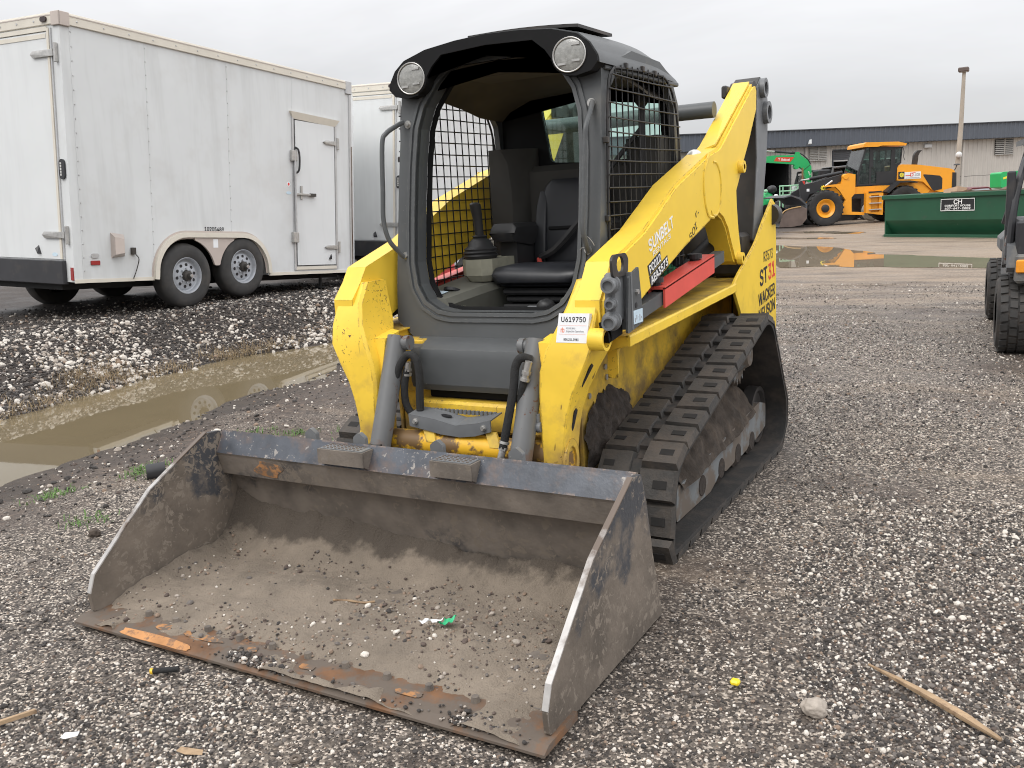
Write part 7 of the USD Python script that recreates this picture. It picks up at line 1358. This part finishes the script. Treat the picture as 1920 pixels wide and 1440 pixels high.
put(mk, 'hose', cyl((-0.365, -1.592, 0.008), (-0.295, -1.548, 0.010), 0.009, 12), 'braid', smooth=40); put(mk, 'yellow_end', cyl((-0.369, -1.5945, 0.008), (-0.362, -1.590, 0.0085), 0.0095, 12), paint('amber_plastic', (0.7, 0.45, 0.03), 0.4), smooth=40)
pzz = rest(-2.25, -0.06)
single('pipe_end', (lambda m: (m.apply_transform(trimesh.transformations.rotation_matrix(0.9, [0, 0, 1])), m.apply_translation((-2.25, -0.06, pzz + 0.035)), m)[2])(lathe([(0.045, -0.05), (0.048, 0.05), (0.036, 0.05), (0.034, -0.05), (0.045, -0.05)], (0, 0, 0), 'x', 20)), 'jb', 'short black rubber pipe end half sunk in mud near the ditch', 'pipe end', smooth=40)
single('mud_lump', blob((-1.72, -0.83, rest(-1.72, -0.83) + 0.012), (0.030, 0.026, 0.022), 5, 0.4, 3), 'mud', 'dark brown lump of mud on the gravel left of the bucket', 'mud lump', smooth=40)
lt = thing('crumpled_wrapper', 'crumpled green and white wrapper lying on the soil in the bucket', 'wrapper')
zc = float(soil_z(np.array([0.33]), np.array([-1.04]))[0])
def crumple(x0, x1, y0, y1, z, seed):
    n_ = 9; X, Y = np.meshgrid(np.linspace(x0, x1, n_), np.linspace(y0, y1, n_), indexing='ij'); Pz = np.stack([X, Y, 0 * X], -1)
    Z_ = z + 0.028 * meshkit.noise(Pz * 60, seed) + 0.01 * meshkit.noise(Pz * 160, seed)
    Xd = X + 0.012 * (meshkit.noise(Pz * 70 + 3, seed + 1) - 0.5); Yd = Y + 0.012 * (meshkit.noise(Pz * 70 + 9, seed + 2) - 0.5) + 0.3 * (X - x0)
    i_ = np.arange(n_ * n_).reshape(n_, n_); Fq = np.stack([i_[:-1, :-1], i_[1:, :-1], i_[1:, 1:], i_[:-1, 1:]], -1).reshape(-1, 4)
    return (np.stack([Xd, Yd, Z_], -1).reshape(-1, 3), Fq)
put(lt, 'white_part', crumple(0.28, 0.345, -1.065, -1.035, zc + 0.004, 4), 'white_label'); put(lt, 'green_part', crumple(0.345, 0.385, -1.045, -1.005, zc + 0.006, 8), paint('wrapper_green', (0.02, 0.38, 0.16), 0.35))
tw = [(-0.12, -1.02), (-0.08, -0.985), (-0.03, -0.965), (0.0, -0.94)]
single('twig', tube([(x, y, float(soil_z(np.array([x]), np.array([y]))[0]) + 0.006) for x, y in tw], 0.004, 6, 4), 'wood', 'thin bent twig lying on the soil in the middle of the bucket', 'twig')
# dried straw and weeds along the far edge of the ditch, grass sprouts on this side
def blades(pts, hgt, wid, lean, seed, per):
    r_ = np.random.default_rng(seed); V, F_ = [], []
    for (x, y) in pts:
        z = rest(x, y)
        for _ in range(per):
            a = r_.uniform(0, 2 * np.pi); h = hgt * r_.uniform(0.5, 1.3); l = lean * r_.uniform(0.3, 1.4); ox, oy = r_.normal(0, 0.05, 2); w = wid * r_.uniform(0.6, 1.3)
            d = np.array([math.cos(a), math.sin(a), 0]); s_ = np.array([-d[1], d[0], 0]); b0 = np.array([x + ox, y + oy, z - 0.005])
            p1 = b0 + d * l * 0.35 + [0, 0, h * 0.7]; p2 = b0 + d * l + [0, 0, h * r_.uniform(0.5, 1.0)]
            k = len(V); V += [b0 - s_ * w, b0 + s_ * w, p1 - s_ * w * 0.8, p1 + s_ * w * 0.8, p2]; F_ += [(k, k + 1, k + 3), (k, k + 3, k + 2), (k + 2, k + 3, k + 4)]
    return trimesh.Trimesh(np.array(V), np.array(F_), process=False)
rg_ = np.random.default_rng(55)
yy = np.concatenate([rg_.uniform(-0.6, 5.4, 130), rg_.normal(2.15, 0.25, 70), rg_.normal(4.0, 0.2, 35)]); xl_, xr_, _d = ditch(yy); xx = xl_ - np.abs(rg_.normal(0, 0.14, len(yy))) + 0.04
xx[130:200] -= np.abs(rg_.normal(0, 0.22, 70))
single('dry_weeds', blades(list(zip(xx, yy)), 0.10, 0.0022, 0.16, 5, 9), paint('dry_straw', (0.27, 0.20, 0.115), 0.85, 0.35, 20), 'dry brown straw and weeds matted along the far edge of the ditch', 'dry weeds', kind='stuff')
gp = [(-2.44, 0.02), (-2.40, 0.05), (-2.47, 0.0), (-2.57, -0.49), (-2.55, -0.45), (-2.42, 0.75), (-2.3, 0.8), (-2.2, 0.95), (-1.75, 1.05), (-1.5, 1.3), (-2.5, 0.9), (-1.95, -0.7)]
gp = gp + [(x + a, y + b_) for (x, y) in gp for a, b_ in rg_.normal(0, 0.05, (3, 2))]
single('grass_sprouts', blades(gp, 0.035, 0.003, 0.035, 9, 16), paint('young_grass', (0.10, 0.19, 0.045), 0.7, 0.3, 20), 'sparse young green grass sprouting in the mud near the ditch', 'grass', kind='stuff')
